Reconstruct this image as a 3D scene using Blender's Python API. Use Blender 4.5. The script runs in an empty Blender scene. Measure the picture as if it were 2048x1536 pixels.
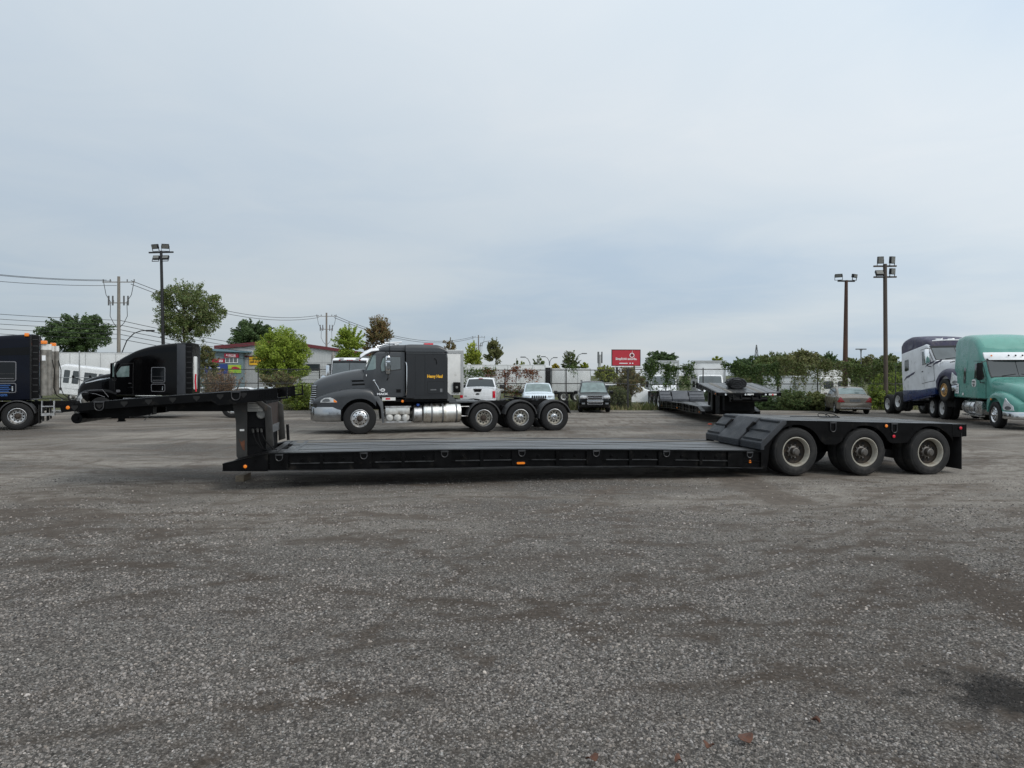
import bpy, bmesh, math, random
import numpy as np
from mathutils import Vector, Matrix

SC = bpy.context.scene
COL = SC.collection
R = math.radians

# ------------------------------------------------------------------ camera
EYE, FPX, HOR, CX = 2.1, 1422.0, 750.0, 1024.0        # eye height, focal length and horizon of the 2048 px photograph
cam = bpy.data.cameras.new("camera")
cam.sensor_width = 36.0
cam.lens = 36.0 * FPX / 2048.0
cam.shift_y = -(768.0 - HOR) / 2048.0
cam.clip_start, cam.clip_end = 0.1, 4000
cam_o = bpy.data.objects.new("camera", cam)
COL.objects.link(cam_o)
cam_o.location = (0, 0, EYE)
cam_o.rotation_euler = (R(90), 0, 0)
SC.camera = cam_o

# ------------------------------------------------------------------ sky
SKY_LO, SKY_HI, SKY_EL, SKY_OFF = 5.6, 9.9, 3.3, (37.625, 20.281, 0)
SUN_EL, SUN_AZ = R(42), R(128)                        # azimuth clockwise from +Y: behind the camera, to the right
W = bpy.data.worlds.new("World")
SC.world = W
W.use_nodes = True
nt = W.node_tree
nt.nodes.clear()
def wn(t, **k):
    n = nt.nodes.new(t)
    for a, b in k.items(): setattr(n, a, b)
    return n
out = wn("ShaderNodeOutputWorld"); bg = wn("ShaderNodeBackground")
bg.inputs[1].default_value = 0.1
sky = wn("ShaderNodeTexSky", sky_type="NISHITA", sun_disc=False, sun_elevation=SUN_EL, sun_rotation=SUN_AZ)
sky.air_density, sky.dust_density = 1.0, 1.5
tc = wn("ShaderNodeTexCoord")
# a layer of cloud, looked up on a flat sheet overhead so that it foreshortens to streaks near the horizon
sep = wn("ShaderNodeSeparateXYZ"); nt.links.new(tc.outputs["Generated"], sep.inputs[0])
zc = wn("ShaderNodeMath", operation="ADD"); zc.inputs[1].default_value = 0.10
zm = wn("ShaderNodeMath", operation="MAXIMUM"); zm.inputs[1].default_value = 0.0
nt.links.new(sep.outputs[2], zm.inputs[0]); nt.links.new(zm.outputs[0], zc.inputs[0])
dx = wn("ShaderNodeMath", operation="DIVIDE"); dy = wn("ShaderNodeMath", operation="DIVIDE")
nt.links.new(sep.outputs[0], dx.inputs[0]); nt.links.new(zc.outputs[0], dx.inputs[1])
nt.links.new(sep.outputs[1], dy.inputs[0]); nt.links.new(zc.outputs[0], dy.inputs[1])
cmb = wn("ShaderNodeCombineXYZ"); nt.links.new(dx.outputs[0], cmb.inputs[0]); nt.links.new(dy.outputs[0], cmb.inputs[1])
def cloud(scale, detail, rough, off, lo, hi):
    mp = wn("ShaderNodeMapping"); mp.inputs[1].default_value = off
    nt.links.new(cmb.outputs[0], mp.inputs[0])
    n = wn("ShaderNodeTexNoise"); n.inputs["Scale"].default_value = scale
    n.inputs["Detail"].default_value = detail; n.inputs["Roughness"].default_value = rough
    n.inputs["Distortion"].default_value = 0.6
    nt.links.new(mp.outputs[0], n.inputs["Vector"])
    m = wn("ShaderNodeMapRange"); m.inputs[1].default_value = lo; m.inputs[2].default_value = hi
    m.interpolation_type = "SMOOTHSTEP"
    nt.links.new(n.outputs["Fac"], m.inputs[0])
    return m
big = cloud(0.34, 2, 0.35, SKY_OFF, 0.32, 0.66)
fine = cloud(1.9, 8, 0.58, (4.0, 7.0, 0), 0.32, 0.78)
mixf = wn("ShaderNodeMix", data_type="FLOAT"); mixf.inputs[0].default_value = 0.19
nt.links.new(big.outputs[0], mixf.inputs[2]); nt.links.new(fine.outputs[0], mixf.inputs[3])
ramp = wn("ShaderNodeValToRGB")
ramp.color_ramp.elements[0].position = 0.0; ramp.color_ramp.elements[0].color = (0.70, 0.85, 1.015, 1)
ramp.color_ramp.elements[1].position = 1.0; ramp.color_ramp.elements[1].color = (1.01, 1.075, 1.125, 1)
e = ramp.color_ramp.elements.new(0.5); e.color = (0.88, 0.985, 1.075, 1)
nt.links.new(mixf.outputs[0], ramp.inputs[0])
# the deck is brighter towards the side of the sky where the veiled sun stands
sdir = wn("ShaderNodeVectorMath", operation="DOT_PRODUCT")
sdir.inputs[1].default_value = (math.sin(SUN_AZ) * math.cos(SUN_EL), math.cos(SUN_AZ) * math.cos(SUN_EL), math.sin(SUN_EL))
nrm = wn("ShaderNodeVectorMath", operation="NORMALIZE"); nt.links.new(tc.outputs["Generated"], nrm.inputs[0]); nt.links.new(nrm.outputs[0], sdir.inputs[0])
hz = wn("ShaderNodeMapRange"); hz.inputs[1].default_value = -0.62; hz.inputs[2].default_value = 0.9
hz.inputs[3].default_value = SKY_LO; hz.inputs[4].default_value = SKY_HI
nt.links.new(sdir.outputs["Value"], hz.inputs[0])
# and a little darker low down, where one looks along under it
el = wn("ShaderNodeMath", operation="MULTIPLY_ADD"); el.inputs[1].default_value = SKY_EL
nt.links.new(zm.outputs[0], el.inputs[0]); nt.links.new(hz.outputs[0], el.inputs[2])
hz = el
sc_ = wn("ShaderNodeVectorMath", operation="SCALE")
nt.links.new(ramp.outputs[0], sc_.inputs[0]); nt.links.new(hz.outputs[0], sc_.inputs[3])
mx = wn("ShaderNodeMix", data_type="RGBA"); mx.inputs[0].default_value = 0.88
nt.links.new(sky.outputs[0], mx.inputs[6]); nt.links.new(sc_.outputs[0], mx.inputs[7])
nt.links.new(mx.outputs[2], bg.inputs[0]); nt.links.new(bg.outputs[0], out.inputs[0])

# ------------------------------------------------------------------ sun behind the cloud
sl = bpy.data.lights.new("sun", "SUN"); sl.energy = 1.5; sl.angle = R(24); sl.color = (1.0, 0.95, 0.88)
so = bpy.data.objects.new("sun", sl); COL.objects.link(so)
sd = Vector((math.sin(SUN_AZ) * math.cos(SUN_EL), math.cos(SUN_AZ) * math.cos(SUN_EL), math.sin(SUN_EL)))
so.rotation_euler = sd.to_track_quat("Z", "Y").to_euler()
so.location = (20, -30, 40)

vs = SC.view_settings
vs.view_transform, vs.look, vs.exposure, vs.gamma, vs.use_curve_mapping = "Standard", "None", 0.0, 1.0, False
SC.cycles.use_denoising = True
SC.cycles.max_bounces = 6; SC.cycles.transparent_max_bounces = 24

def at(u, v, Y):
    """the point of the place seen at photograph pixel (u, v) when it stands Y metres away"""
    return Vector(((u - CX) / FPX * Y, Y, EYE - (v - HOR) / FPX * Y))

# ------------------------------------------------------------------ materials
_M = {}
def mat(key, col=(0.5, 0.5, 0.5), rough=0.5, metal=0.0, var=0.0, vscale=6.0, bump=0.0, bscale=40.0, coat=0.0,
        col2=None, c2scale=3.0, c2lo=0.5, c2hi=0.7, stretch=(1, 1, 1), spec=0.5, attr=None, emit=0.0, trans=0.0, rvar=0.15):
    """a procedural material: base colour with noise wear, an optional second colour in patches, fine relief"""
    if key in _M: return _M[key]
    m = bpy.data.materials.new(key); m.use_nodes = True
    t = m.node_tree; b = t.nodes["Principled BSDF"]
    L = t.links.new
    b.inputs["Roughness"].default_value = rough; b.inputs["Metallic"].default_value = metal
    b.inputs["Coat Weight"].default_value = coat; b.inputs["Coat Roughness"].default_value = 0.08
    b.inputs["Specular IOR Level"].default_value = spec
    tco = t.nodes.new("ShaderNodeTexCoord"); mp = t.nodes.new("ShaderNodeMapping")
    mp.inputs[3].default_value = stretch
    L(tco.outputs["Object"], mp.inputs[0])
    c = t.nodes.new("ShaderNodeRGB"); c.outputs[0].default_value = (*col, 1)
    cur = c.outputs[0]
    if attr:
        a = t.nodes.new("ShaderNodeAttribute"); a.attribute_name = attr; cur = a.outputs["Color"]
    if col2 is not None:
        n = t.nodes.new("ShaderNodeTexNoise"); n.inputs["Scale"].default_value = c2scale; n.inputs["Detail"].default_value = 6
        n.inputs["Roughness"].default_value = 0.65
        L(mp.outputs[0], n.inputs["Vector"])
        r = t.nodes.new("ShaderNodeMapRange"); r.inputs[1].default_value = c2lo; r.inputs[2].default_value = c2hi
        L(n.outputs["Fac"], r.inputs[0])
        x = t.nodes.new("ShaderNodeMix"); x.data_type = "RGBA"
        L(r.outputs[0], x.inputs[0]); L(cur, x.inputs[6]); x.inputs[7].default_value = (*col2, 1); cur = x.outputs[2]
    if var > 0:
        n = t.nodes.new("ShaderNodeTexNoise"); n.inputs["Scale"].default_value = vscale; n.inputs["Detail"].default_value = 8
        L(mp.outputs[0], n.inputs["Vector"])
        r = t.nodes.new("ShaderNodeMapRange"); r.inputs[1].default_value = 0.3; r.inputs[2].default_value = 0.7
        r.inputs[3].default_value = 1 - var; r.inputs[4].default_value = 1 + var
        L(n.outputs["Fac"], r.inputs[0])
        x = t.nodes.new("ShaderNodeVectorMath"); x.operation = "SCALE"
        L(cur, x.inputs[0]); L(r.outputs[0], x.inputs[3]); cur = x.outputs[0]
        q = t.nodes.new("ShaderNodeMapRange"); q.inputs[1].default_value = 0.3; q.inputs[2].default_value = 0.7
        q.inputs[3].default_value = max(0.02, rough - rvar); q.inputs[4].default_value = min(1, rough + rvar)
        L(n.outputs["Fac"], q.inputs[0]); L(q.outputs[0], b.inputs["Roughness"])
    L(cur, b.inputs["Base Color"])
    if emit > 0:
        L(cur, b.inputs["Emission Color"]); b.inputs["Emission Strength"].default_value = emit
    if bump > 0:
        n = t.nodes.new("ShaderNodeTexNoise"); n.inputs["Scale"].default_value = bscale; n.inputs["Detail"].default_value = 4
        L(mp.outputs[0], n.inputs["Vector"])
        bp = t.nodes.new("ShaderNodeBump"); bp.inputs["Strength"].default_value = bump; bp.inputs["Distance"].default_value = 0.02
        L(n.outputs["Fac"], bp.inputs["Height"]); L(bp.outputs[0], b.inputs["Normal"])
    if trans > 0:
        tl = t.nodes.new("ShaderNodeBsdfTranslucent"); L(cur, tl.inputs[0])
        ms = t.nodes.new("ShaderNodeMixShader"); ms.inputs[0].default_value = trans
        L(b.outputs[0], ms.inputs[1]); L(tl.outputs[0], ms.inputs[2])
        L(ms.outputs[0], t.nodes["Material Output"].inputs[0])
    _M[key] = m
    return m

def M_(k): return _M[k]
mat("black_paint", (0.002, 0.002, 0.0023), 0.36, var=0.3, vscale=5, bump=0.02, bscale=30, col2=(0.022, 0.020, 0.017), c2scale=3.5, c2lo=0.58, c2hi=0.78, spec=0.13, rvar=0.1)
mat("black_matte", (0.004, 0.004, 0.0045), 0.65, var=0.3, spec=0.15)
mat("rubber", (0.016, 0.016, 0.016), 0.78, var=0.35, vscale=9, col2=(0.05, 0.046, 0.042), c2scale=4, c2lo=0.5, c2hi=0.85, spec=0.3)
mat("rubber_dark", (0.011, 0.011, 0.0115), 0.72, var=0.3, vscale=9, spec=0.3)
mat("rubber_dusty", (0.10, 0.095, 0.085), 0.9, var=0.3, vscale=9)
mat("chrome", (0.60, 0.61, 0.62), 0.15, 1.0, var=0.05, vscale=3, rvar=0.05)
mat("chrome_dull", (0.36, 0.365, 0.37), 0.2, 1.0, var=0.12, vscale=4, rvar=0.08)
mat("alu", (0.52, 0.52, 0.52), 0.36, 1.0, var=0.25, vscale=7, col2=(0.28, 0.26, 0.22), c2scale=5, c2lo=0.5, c2hi=0.75)
mat("alu_clean", (0.62, 0.62, 0.62), 0.3, 1.0, var=0.15, vscale=9)
mat("tank_alu", (0.78, 0.77, 0.73), 0.36, 1.0, var=0.12, vscale=4, col2=(0.48, 0.42, 0.30), c2scale=2.6, c2lo=0.52, c2hi=0.76, stretch=(1.6, 1, 0.5))
mat("rim_cream", (0.34, 0.32, 0.27), 0.55, 0.0, var=0.2, vscale=12, col2=(0.12, 0.09, 0.06), c2scale=6, c2lo=0.5, c2hi=0.75)
mat("rim_brown", (0.030, 0.024, 0.019), 0.75, var=0.35, vscale=14, col2=(0.062, 0.046, 0.032), c2scale=9, spec=0.25)
mat("rim_orange", (0.42, 0.24, 0.08), 0.6, var=0.3, vscale=10)
mat("rim_white", (0.55, 0.55, 0.54), 0.5, var=0.2, vscale=10)
mat("hole", (0.004, 0.004, 0.004), 0.8)
mat("hub_steel", (0.14, 0.13, 0.12), 0.45, 0.8, var=0.3, vscale=15)
mat("hub_rust", (0.05, 0.038, 0.03), 0.7, 0.3, var=0.4, vscale=15)
mat("glass", (0.022, 0.03, 0.032), 0.05, spec=0.9)
mat("glass_dark", (0.005, 0.006, 0.007), 0.08, spec=0.25)
mat("glass_light", (0.13, 0.18, 0.175), 0.06, spec=0.8, var=0.35, vscale=2.5, rvar=0.02)
mat("glass_grey", (0.07, 0.085, 0.09), 0.06, spec=0.8, var=0.2, vscale=2, rvar=0.02)
mat("amber", (0.85, 0.22, 0.01), 0.25, coat=0.5)
mat("red_lens", (0.55, 0.01, 0.03), 0.25, coat=0.5)
mat("dark_red_lens", (0.25, 0.012, 0.012), 0.25, coat=0.5)
mat("lens_clear", (0.62, 0.64, 0.65), 0.10, 0.2, var=0.22, vscale=9, coat=1.0, rvar=0.03)
mat("lens_dark", (0.16, 0.17, 0.18), 0.12, 0.4, coat=1.0)
mat("white_paint", (0.74, 0.75, 0.76), 0.35, var=0.06, vscale=3, coat=0.4)
mat("white_dirty", (0.66, 0.66, 0.64), 0.5, var=0.1, vscale=3, col2=(0.38, 0.36, 0.32), c2scale=4, c2lo=0.6, c2hi=0.8)
mat("grey_plastic", (0.085, 0.09, 0.095), 0.6, var=0.15)
mat("dark_plastic", (0.018, 0.018, 0.019), 0.6, var=0.2)
mat("galv", (0.42, 0.43, 0.43), 0.5, 0.5, var=0.2)
mat("fence_post", (0.035, 0.034, 0.033), 0.6, 0.2, var=0.3)
mat("steel_grey", (0.16, 0.165, 0.17), 0.5, 0.5, var=0.3, vscale=12)
mat("rust", (0.09, 0.035, 0.018), 0.85, var=0.5, vscale=14)
mat("wood_block", (0.20, 0.165, 0.12), 0.85, var=0.35, vscale=20, stretch=(1, 6, 6))

# ------------------------------------------------------------------ geometry
class MB:
    """collects shapes; build() links them as one mesh object"""
    def __init__(s): s.v = []; s.f = []; s.m = []
    def add(s, vs_, fs, mi=0):
        o = len(s.v); s.v.extend([tuple(p) for p in vs_]); s.f.extend([tuple(i + o for i in f) for f in fs]); s.m.extend([mi] * len(fs)); return s
    def box(s, a, b, mi=0, M=None):
        x0, y0, z0 = a; x1, y1, z1 = b
        p = [Vector(q) for q in ((x0,y0,z0),(x1,y0,z0),(x1,y1,z0),(x0,y1,z0),(x0,y0,z1),(x1,y0,z1),(x1,y1,z1),(x0,y1,z1))]
        if M is not None: p = [M @ q for q in p]
        return s.add(p, [(3,2,1,0),(4,5,6,7),(0,1,5,4),(1,2,6,5),(2,3,7,6),(3,0,4,7)], mi)
    def prism(s, poly, y0, y1, mi=0, axis="y"):
        """polygon in the plane across the axis, drawn out from y0 to y1"""
        n = len(poly)
        def P(a, b, c): return {"y": (a, c, b), "z": (a, b, c), "x": (c, a, b)}[axis]
        vs_ = [P(a, b, y0) for a, b in poly] + [P(a, b, y1) for a, b in poly]
        fs = [tuple(range(n - 1, -1, -1)), tuple(range(n, 2 * n))] + [(i, (i + 1) % n, n + (i + 1) % n, n + i) for i in range(n)]
        return s.add(vs_, fs, mi)
    def tube(s, pts, r, n=8, mi=0, cap=True, flat=1.0):
        pts = [Vector(p) for p in pts]; rs = r if isinstance(r, (list, tuple)) else [r] * len(pts)
        vs_, fs = [], []; up = None
        for i, p in enumerate(pts):
            t = (pts[min(i + 1, len(pts) - 1)] - pts[max(i - 1, 0)])
            if t.length < 1e-9: t = Vector((0, 0, 1))
            t.normalize()
            if up is None: up = Vector((0, 0, 1)) if abs(t.z) < 0.9 else Vector((1, 0, 0))
            a = t.cross(up); a = a.normalized() if a.length > 1e-6 else Vector((1, 0, 0)); b = a.cross(t).normalized(); up = b
            for k in range(n):
                w = 2 * math.pi * k / n
                vs_.append(p + a * (math.cos(w) * rs[i]) + b * (math.sin(w) * rs[i] * flat))
        for i in range(len(pts) - 1):
            for k in range(n):
                fs.append((i*n + k, i*n + (k+1) % n, (i+1)*n + (k+1) % n, (i+1)*n + k))
        if cap: fs += [tuple(range(n - 1, -1, -1)), tuple(range((len(pts)-1)*n, len(pts)*n))]
        return s.add(vs_, fs, mi)
    def lathe(s, prof, n=32, mi=0, o=(0, 0, 0), axis="y", cap=True):
        """profile of (radius, offset along axis) turned round the axis"""
        vs_, fs = [], []
        for (r, h) in prof:
            for k in range(n):
                w = 2 * math.pi * k / n; a, b = math.cos(w) * r, math.sin(w) * r
                q = {"y": (a, h, b), "x": (h, a, b), "z": (a, b, h)}[axis]
                vs_.append((q[0] + o[0], q[1] + o[1], q[2] + o[2]))
        for i in range(len(prof) - 1):
            for k in range(n):
                fs.append((i*n + k, i*n + (k+1) % n, (i+1)*n + (k+1) % n, (i+1)*n + k))
        for i in (0, len(prof) - 1) if cap else ():
            if prof[i][0] > 1e-4: fs.append(tuple(range(i*n, i*n + n)))
        return s.add(vs_, fs, mi)
    def rings(s, rings, mi=0, cap=True, close=True):
        n = len(rings[0]); vs_ = [p for r in rings for p in r]; fs = []
        for i in range(len(rings) - 1):
            for k in range(n if close else n - 1):
                fs.append((i*n + k, i*n + (k+1) % n, (i+1)*n + (k+1) % n, (i+1)*n + k))
        if cap: fs += [tuple(range(n - 1, -1, -1)), tuple(range((len(rings)-1)*n, len(rings)*n))]
        return s.add(vs_, fs, mi)
    def build(s, name, m, parent=None, bevel=0.0, seg=2, smooth=True, angle=38, loc=None, rot=None, sub=0):
        me = bpy.data.meshes.new(name)
        me.from_pydata(s.v, [], s.f)
        for q in (m if isinstance(m, (list, tuple)) else [m]):
            me.materials.append(_M[q] if isinstance(q, str) else q)
        me.polygons.foreach_set("material_index", s.m)
        bm = bmesh.new(); bm.from_mesh(me)
        bmesh.ops.remove_doubles(bm, verts=bm.verts, dist=1e-5)
        bmesh.ops.dissolve_degenerate(bm, edges=bm.edges, dist=1e-5)
        bmesh.ops.recalc_face_normals(bm, faces=bm.faces)
        if bevel > 0:
            es = [e for e in bm.edges if len(e.link_faces) == 2 and e.calc_face_angle(0) > R(25)]
            bmesh.ops.bevel(bm, geom=es, offset=bevel, segments=seg, profile=0.6, affect="EDGES", clamp_overlap=True)
        for f in bm.faces: f.smooth = smooth
        for e in bm.edges:
            e.smooth = not (len(e.link_faces) == 2 and e.calc_face_angle(0) > R(angle))
        bm.to_mesh(me); bm.free()
        o = bpy.data.objects.new(name, me); COL.objects.link(o)
        if parent is not None: o.parent = parent
        if loc is not None: o.location = loc
        if rot is not None: o.rotation_euler = rot
        return o

def tag(o, label, cat, group=None, kind=None):
    o["label"] = label; o["category"] = cat
    if group: o["group"] = group
    if kind: o["kind"] = kind
    return o
def thing(name, label, cat, loc=(0, 0, 0), yaw=0.0, group=None, rot=None):
    o = bpy.data.objects.new(name, None); o.empty_display_size = 0.3; COL.objects.link(o)
    o.location = loc; o.rotation_euler = rot if rot else (0, 0, R(yaw))
    return tag(o, label, cat, group)
def sub(name, parent, loc=(0, 0, 0), rot=(0, 0, 0)):
    o = bpy.data.objects.new(name, None); o.empty_display_size = 0.1; COL.objects.link(o)
    o.parent = parent; o.location = loc; o.rotation_euler = rot
    return o
def copy_tree(o, parent=None, loc=None, rot=None):
    c = o.copy(); COL.objects.link(c); c.parent = parent
    if loc is not None: c.location = loc
    if rot is not None: c.rotation_euler = rot
    for ch in list(o.children): copy_tree(ch, c)
    return c
def interp(tab, x):
    if x <= tab[0][0]: return tab[0][1]
    for (a, p), (b, q) in zip(tab, tab[1:]):
        if x <= b: return p + (q - p) * (x - a) / (b - a) if b > a else q
    return tab[-1][1]
def sinterp(tab, x):
    """smooth (Catmull-Rom like) interpolation"""
    xs = [t[0] for t in tab]; ys = [t[1] for t in tab]; n = len(xs)
    if x <= xs[0]: return ys[0]
    if x >= xs[-1]: return ys[-1]
    i = max(k for k in range(n - 1) if xs[k] <= x)
    def slope(k):
        if k == 0: return (ys[1]-ys[0])/(xs[1]-xs[0])
        if k == n-1: return (ys[-1]-ys[-2])/(xs[-1]-xs[-2])
        a = (ys[k]-ys[k-1])/(xs[k]-xs[k-1]); b = (ys[k+1]-ys[k])/(xs[k+1]-xs[k])
        return 0 if a*b <= 0 else 2*a*b/(a+b)
    h = xs[i+1]-xs[i]; t = (x-xs[i])/h
    return ((2*t**3-3*t**2+1)*ys[i] + (t**3-2*t**2+t)*h*slope(i) + (-2*t**3+3*t**2)*ys[i+1] + (t**3-t**2)*h*slope(i+1))
def text(name, s, size, mname, parent, loc, rot, sx=1.0, align="LEFT", ext=0.004, bold=0.0):
    c = bpy.data.curves.new(name, "FONT"); c.body = s; c.size = size; c.extrude = ext; c.align_x = align; c.offset = bold
    c.resolution_u = 2
    c.materials.append(_M[mname])
    tmp = bpy.data.objects.new(name, c); COL.objects.link(tmp)
    bpy.context.view_layer.update()
    me = bpy.data.meshes.new_from_object(tmp.evaluated_get(bpy.context.evaluated_depsgraph_get()))
    bpy.data.objects.remove(tmp); me.name = name
    o = bpy.data.objects.new(name, me); COL.objects.link(o); o.parent = parent
    o.location = loc; o.rotation_euler = rot; o.scale = (sx, 1, 1)
    return o

class Body:
    """a lofted body along x: tables of bottom, top and half width, rounded shoulders, tumblehome above a belt, wheel arches cut from below"""
    def __init__(s, bot, top, hw, r=0.12, th=0.0, belt=0.0, arches=(), smooth=True, rlow=0.05, crown=0.02, barrel=0.0):
        f = sinterp if smooth else interp
        s.zb = lambda x: interp(bot, x); s.zt = lambda x: f(top, x); s.w = lambda x: f(hw, x)
        s.r, s.th, s.belt, s.arches, s.rlow, s.crown, s.barrel = r, th, belt, arches, rlow, crown, barrel
        s.x0, s.x1 = hw[0][0], hw[-1][0]
    def low(s, x):
        z = s.zb(x)
        for (cx, cz, rr) in s.arches:
            d = rr * rr - (x - cx) ** 2
            if d > 0: z = max(z, cz + math.sqrt(d))
        return z
    def y(s, x, z):
        w = s.w(x) - s.th * max(0, z - s.belt)
        if s.barrel:
            zb, zt = s.zb(x), s.zt(x); t = (z - zb) / max(zt - zb, 1e-3)
            w -= s.barrel * (2 * t - 1) ** 2
        return w
    def ring(s, x):
        zb, zt, zl = s.zb(x), s.zt(x), s.low(x); r = min(s.r, (zt - zb) * 0.45); rl = min(s.rlow, (zt - zb) * 0.3)
        half = []
        half.append((max(0.02, s.y(x, zb) - rl), zb))
        half.append((s.y(x, zb + rl), zb + rl))
        for k in range(1, 8):
            z = zb + rl + (zt - r - zb - rl) * k / 8
            half.append((s.y(x, z), z))
        for k in range(6):
            a = math.pi / 2 * k / 5
            half.append((s.y(x, zt - r) - r + r * math.cos(a), zt - r + r * math.sin(a)))
        ym = half[-1][0]
        half.append((ym * 0.5, zt + s.crown * 0.75)); half.append((0, zt + s.crown))
        half = [(y, min(max(z, zl), zt + s.crown)) for y, z in half]
        return [(x, y, z) for y, z in half] + [(x, -y, z) for y, z in half[-2::-1]]
    def stations(s, n):
        xs = {round(s.x0 + (s.x1 - s.x0) * k / n, 4) for k in range(n + 1)}
        for (cx, cz, rr) in s.arches:
            for k in range(17):
                xs.add(round(cx - rr * math.cos(math.pi * k / 16), 4))
            xs |= {round(cx - rr - 0.004, 4), round(cx + rr + 0.004, 4)}
        return sorted(x for x in xs if s.x0 - 1e-6 <= x <= s.x1 + 1e-6)
    def build(s, name, m, parent, n=24, angle=38):
        mb = MB(); mb.rings([s.ring(x) for x in s.stations(n)])
        return mb.build(name, m, parent, angle=angle)
    def side(s, poly, name, m, parent, off=0.006, sides=(1,), n=6):
        """a thin panel lying on the flank: polygon of (x, z), given in order"""
        out = None
        for sg in sides:
            mb = MB(); c = (sum(p[0] for p in poly) / len(poly), sum(p[1] for p in poly) / len(poly))
            pts = []
            for (a, b), (a2, b2) in zip(poly, poly[1:] + poly[:1]):
                for k in range(n): pts.append((a + (a2 - a) * k / n, b + (b2 - b) * k / n))
            rg = []
            for q in (1.0, 0.66, 0.33):
                rg.append([(c[0] + (x - c[0]) * q, sg * (s.y(c[0] + (x - c[0]) * q, c[1] + (z - c[1]) * q) + off), c[1] + (z - c[1]) * q) for x, z in pts])
            back = [(x, sg * (s.y(x, z) - 0.02), z) for x, z in pts]
            mb.rings([back] + rg, cap=False)
            N = len(pts); o0 = len(mb.v) - N
            mb.f.append(tuple(range(o0, o0 + N))); mb.m.append(0)
            out = mb.build(name, m, parent)
        return out
    def top_panel(s, xa, xb, fa, fb, name, m, parent, off=0.012, n=6, k=8, inset=None):
        """a thin panel on the upper surface between stations xa and xb, spanning fractions of the half width"""
        mb = MB(); rows = []
        for i in range(n + 1):
            t = i / n; x = xa + (xb - xa) * t; f = fa + (fb - fa) * t
            zt = s.zt(x); w = (s.y(x, zt - s.r) - s.r * 0.35) * f
            rows.append([(x, -w + 2 * w * j / k, zt) for j in range(k + 1)])
        dxz = Vector((xb - xa, 0, s.zt(xb) - s.zt(xa))); nrm = Vector((-dxz.z, 0, dxz.x)).normalized()
        if nrm.z < 0: nrm = -nrm
        up = []
        for row in rows:
            up.append([(p[0] + nrm.x * off, p[1], p[2] + nrm.z * off + s.crown * (1 - abs(2 * j / k - 1)) ) for j, p in enumerate(row)])
        vs_ = [p for r_ in up for p in r_]; fs = []
        w_ = k + 1
        for i in range(n):
            for j in range(k): fs.append((i*w_ + j, i*w_ + j + 1, (i+1)*w_ + j + 1, (i+1)*w_ + j))
        mb.add(vs_, fs)
        lowv = [(p[0] - nrm.x * 0.03, p[1], p[2] - nrm.z * 0.03) for p in vs_]
        o = len(mb.v); mb.add(lowv, [])
        rim = [j for j in range(w_)] + [i*w_ + k for i in range(1, n+1)] + [n*w_ + j for j in range(k-1, -1, -1)] + [i*w_ for i in range(n-1, 0, -1)]
        for a, b in zip(rim, rim[1:] + rim[:1]): mb.f.append((a, b, o + b, o + a)); mb.m.append(0)
        return mb.build(name, m, parent)

def rrect(x0, z0, x1, z1, r, n=4):
    """corner points of a rounded rectangle"""
    p = []
    for cx, cz, a0 in ((x1 - r, z0 + r, -90), (x1 - r, z1 - r, 0), (x0 + r, z1 - r, 90), (x0 + r, z0 + r, 180)):
        for k in range(n + 1):
            a = R(a0 + 90 * k / n); p.append((cx + r * math.cos(a), cz + r * math.sin(a)))
    return p
# ------------------------------------------------------------------ ground: one sheet to the horizon
def ground_z(x, y):
    """gentle unevenness of the yard, a dip under the rear axles, lower land beyond the fence"""
    z = 0.012 * np.sin(x * 0.55 + 1.3) * np.cos(y * 0.43) + 0.008 * np.sin(x * 1.3 + y * 0.9)
    z = z - 0.05 * np.exp(-(((x - 9.3) / 2.2) ** 2 + ((y - 15.6) / 2.5) ** 2))
    t = np.clip((y - 46.5) / 4.0, 0, 1); z = z * (1 - t) - 0.6 * t * t * (3 - 2 * t)
    t2_ = np.clip((-24 - x) / 3.0, 0, 1) * np.clip((y - 40) / 3.0, 0, 1)
    return z * (1 - t2_) + 0.0 * t2_
def vnoise(x, y, seed, oct=4, rough=0.55):
    """smooth value noise in 0..1"""
    tot, amp, norm = 0.0, 1.0, 0.0; x, y = np.asarray(x, float), np.asarray(y, float)
    for o_ in range(oct):
        rs = np.random.default_rng(seed * 17 + o_); G = rs.uniform(0, 1, (64, 64))
        xi, yi = np.floor(x).astype(int), np.floor(y).astype(int); fx, fy = x - xi, y - yi; fx = fx * fx * (3 - 2 * fx); fy = fy * fy * (3 - 2 * fy)
        a = G[yi % 64, xi % 64] * (1 - fx) + G[yi % 64, (xi + 1) % 64] * fx; b = G[(yi + 1) % 64, xi % 64] * (1 - fx) + G[(yi + 1) % 64, (xi + 1) % 64] * fx
        tot = tot + amp * (a * (1 - fy) + b * fy); norm += amp; amp *= rough; x, y = x * 2.03 + 7.1, y * 2.03 + 3.7
    return tot / norm
def sstep(a, b, t): t = np.clip((t - a) / (b - a), 0, 1); return t * t * (3 - 2 * t)
TRACKS = []                                            # wheel tracks across the yard: circle centre, radius, width, strength
_tr = np.random.default_rng(21)
for k in range(40):
    rad = _tr.uniform(9, 45); px_, py_ = _tr.uniform(-9, 9), _tr.uniform(4.2, 17); an = _tr.normal(0.15, 0.55) + (math.pi / 2 if k % 2 else -math.pi / 2)
    for off in ((0.0, 1.95) if k % 3 else (0.0,)): TRACKS.append((px_ + math.cos(an) * rad, py_ + math.sin(an) * rad, rad + off, _tr.uniform(0.03, 0.10), _tr.uniform(0.35, 0.8)))
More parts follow.
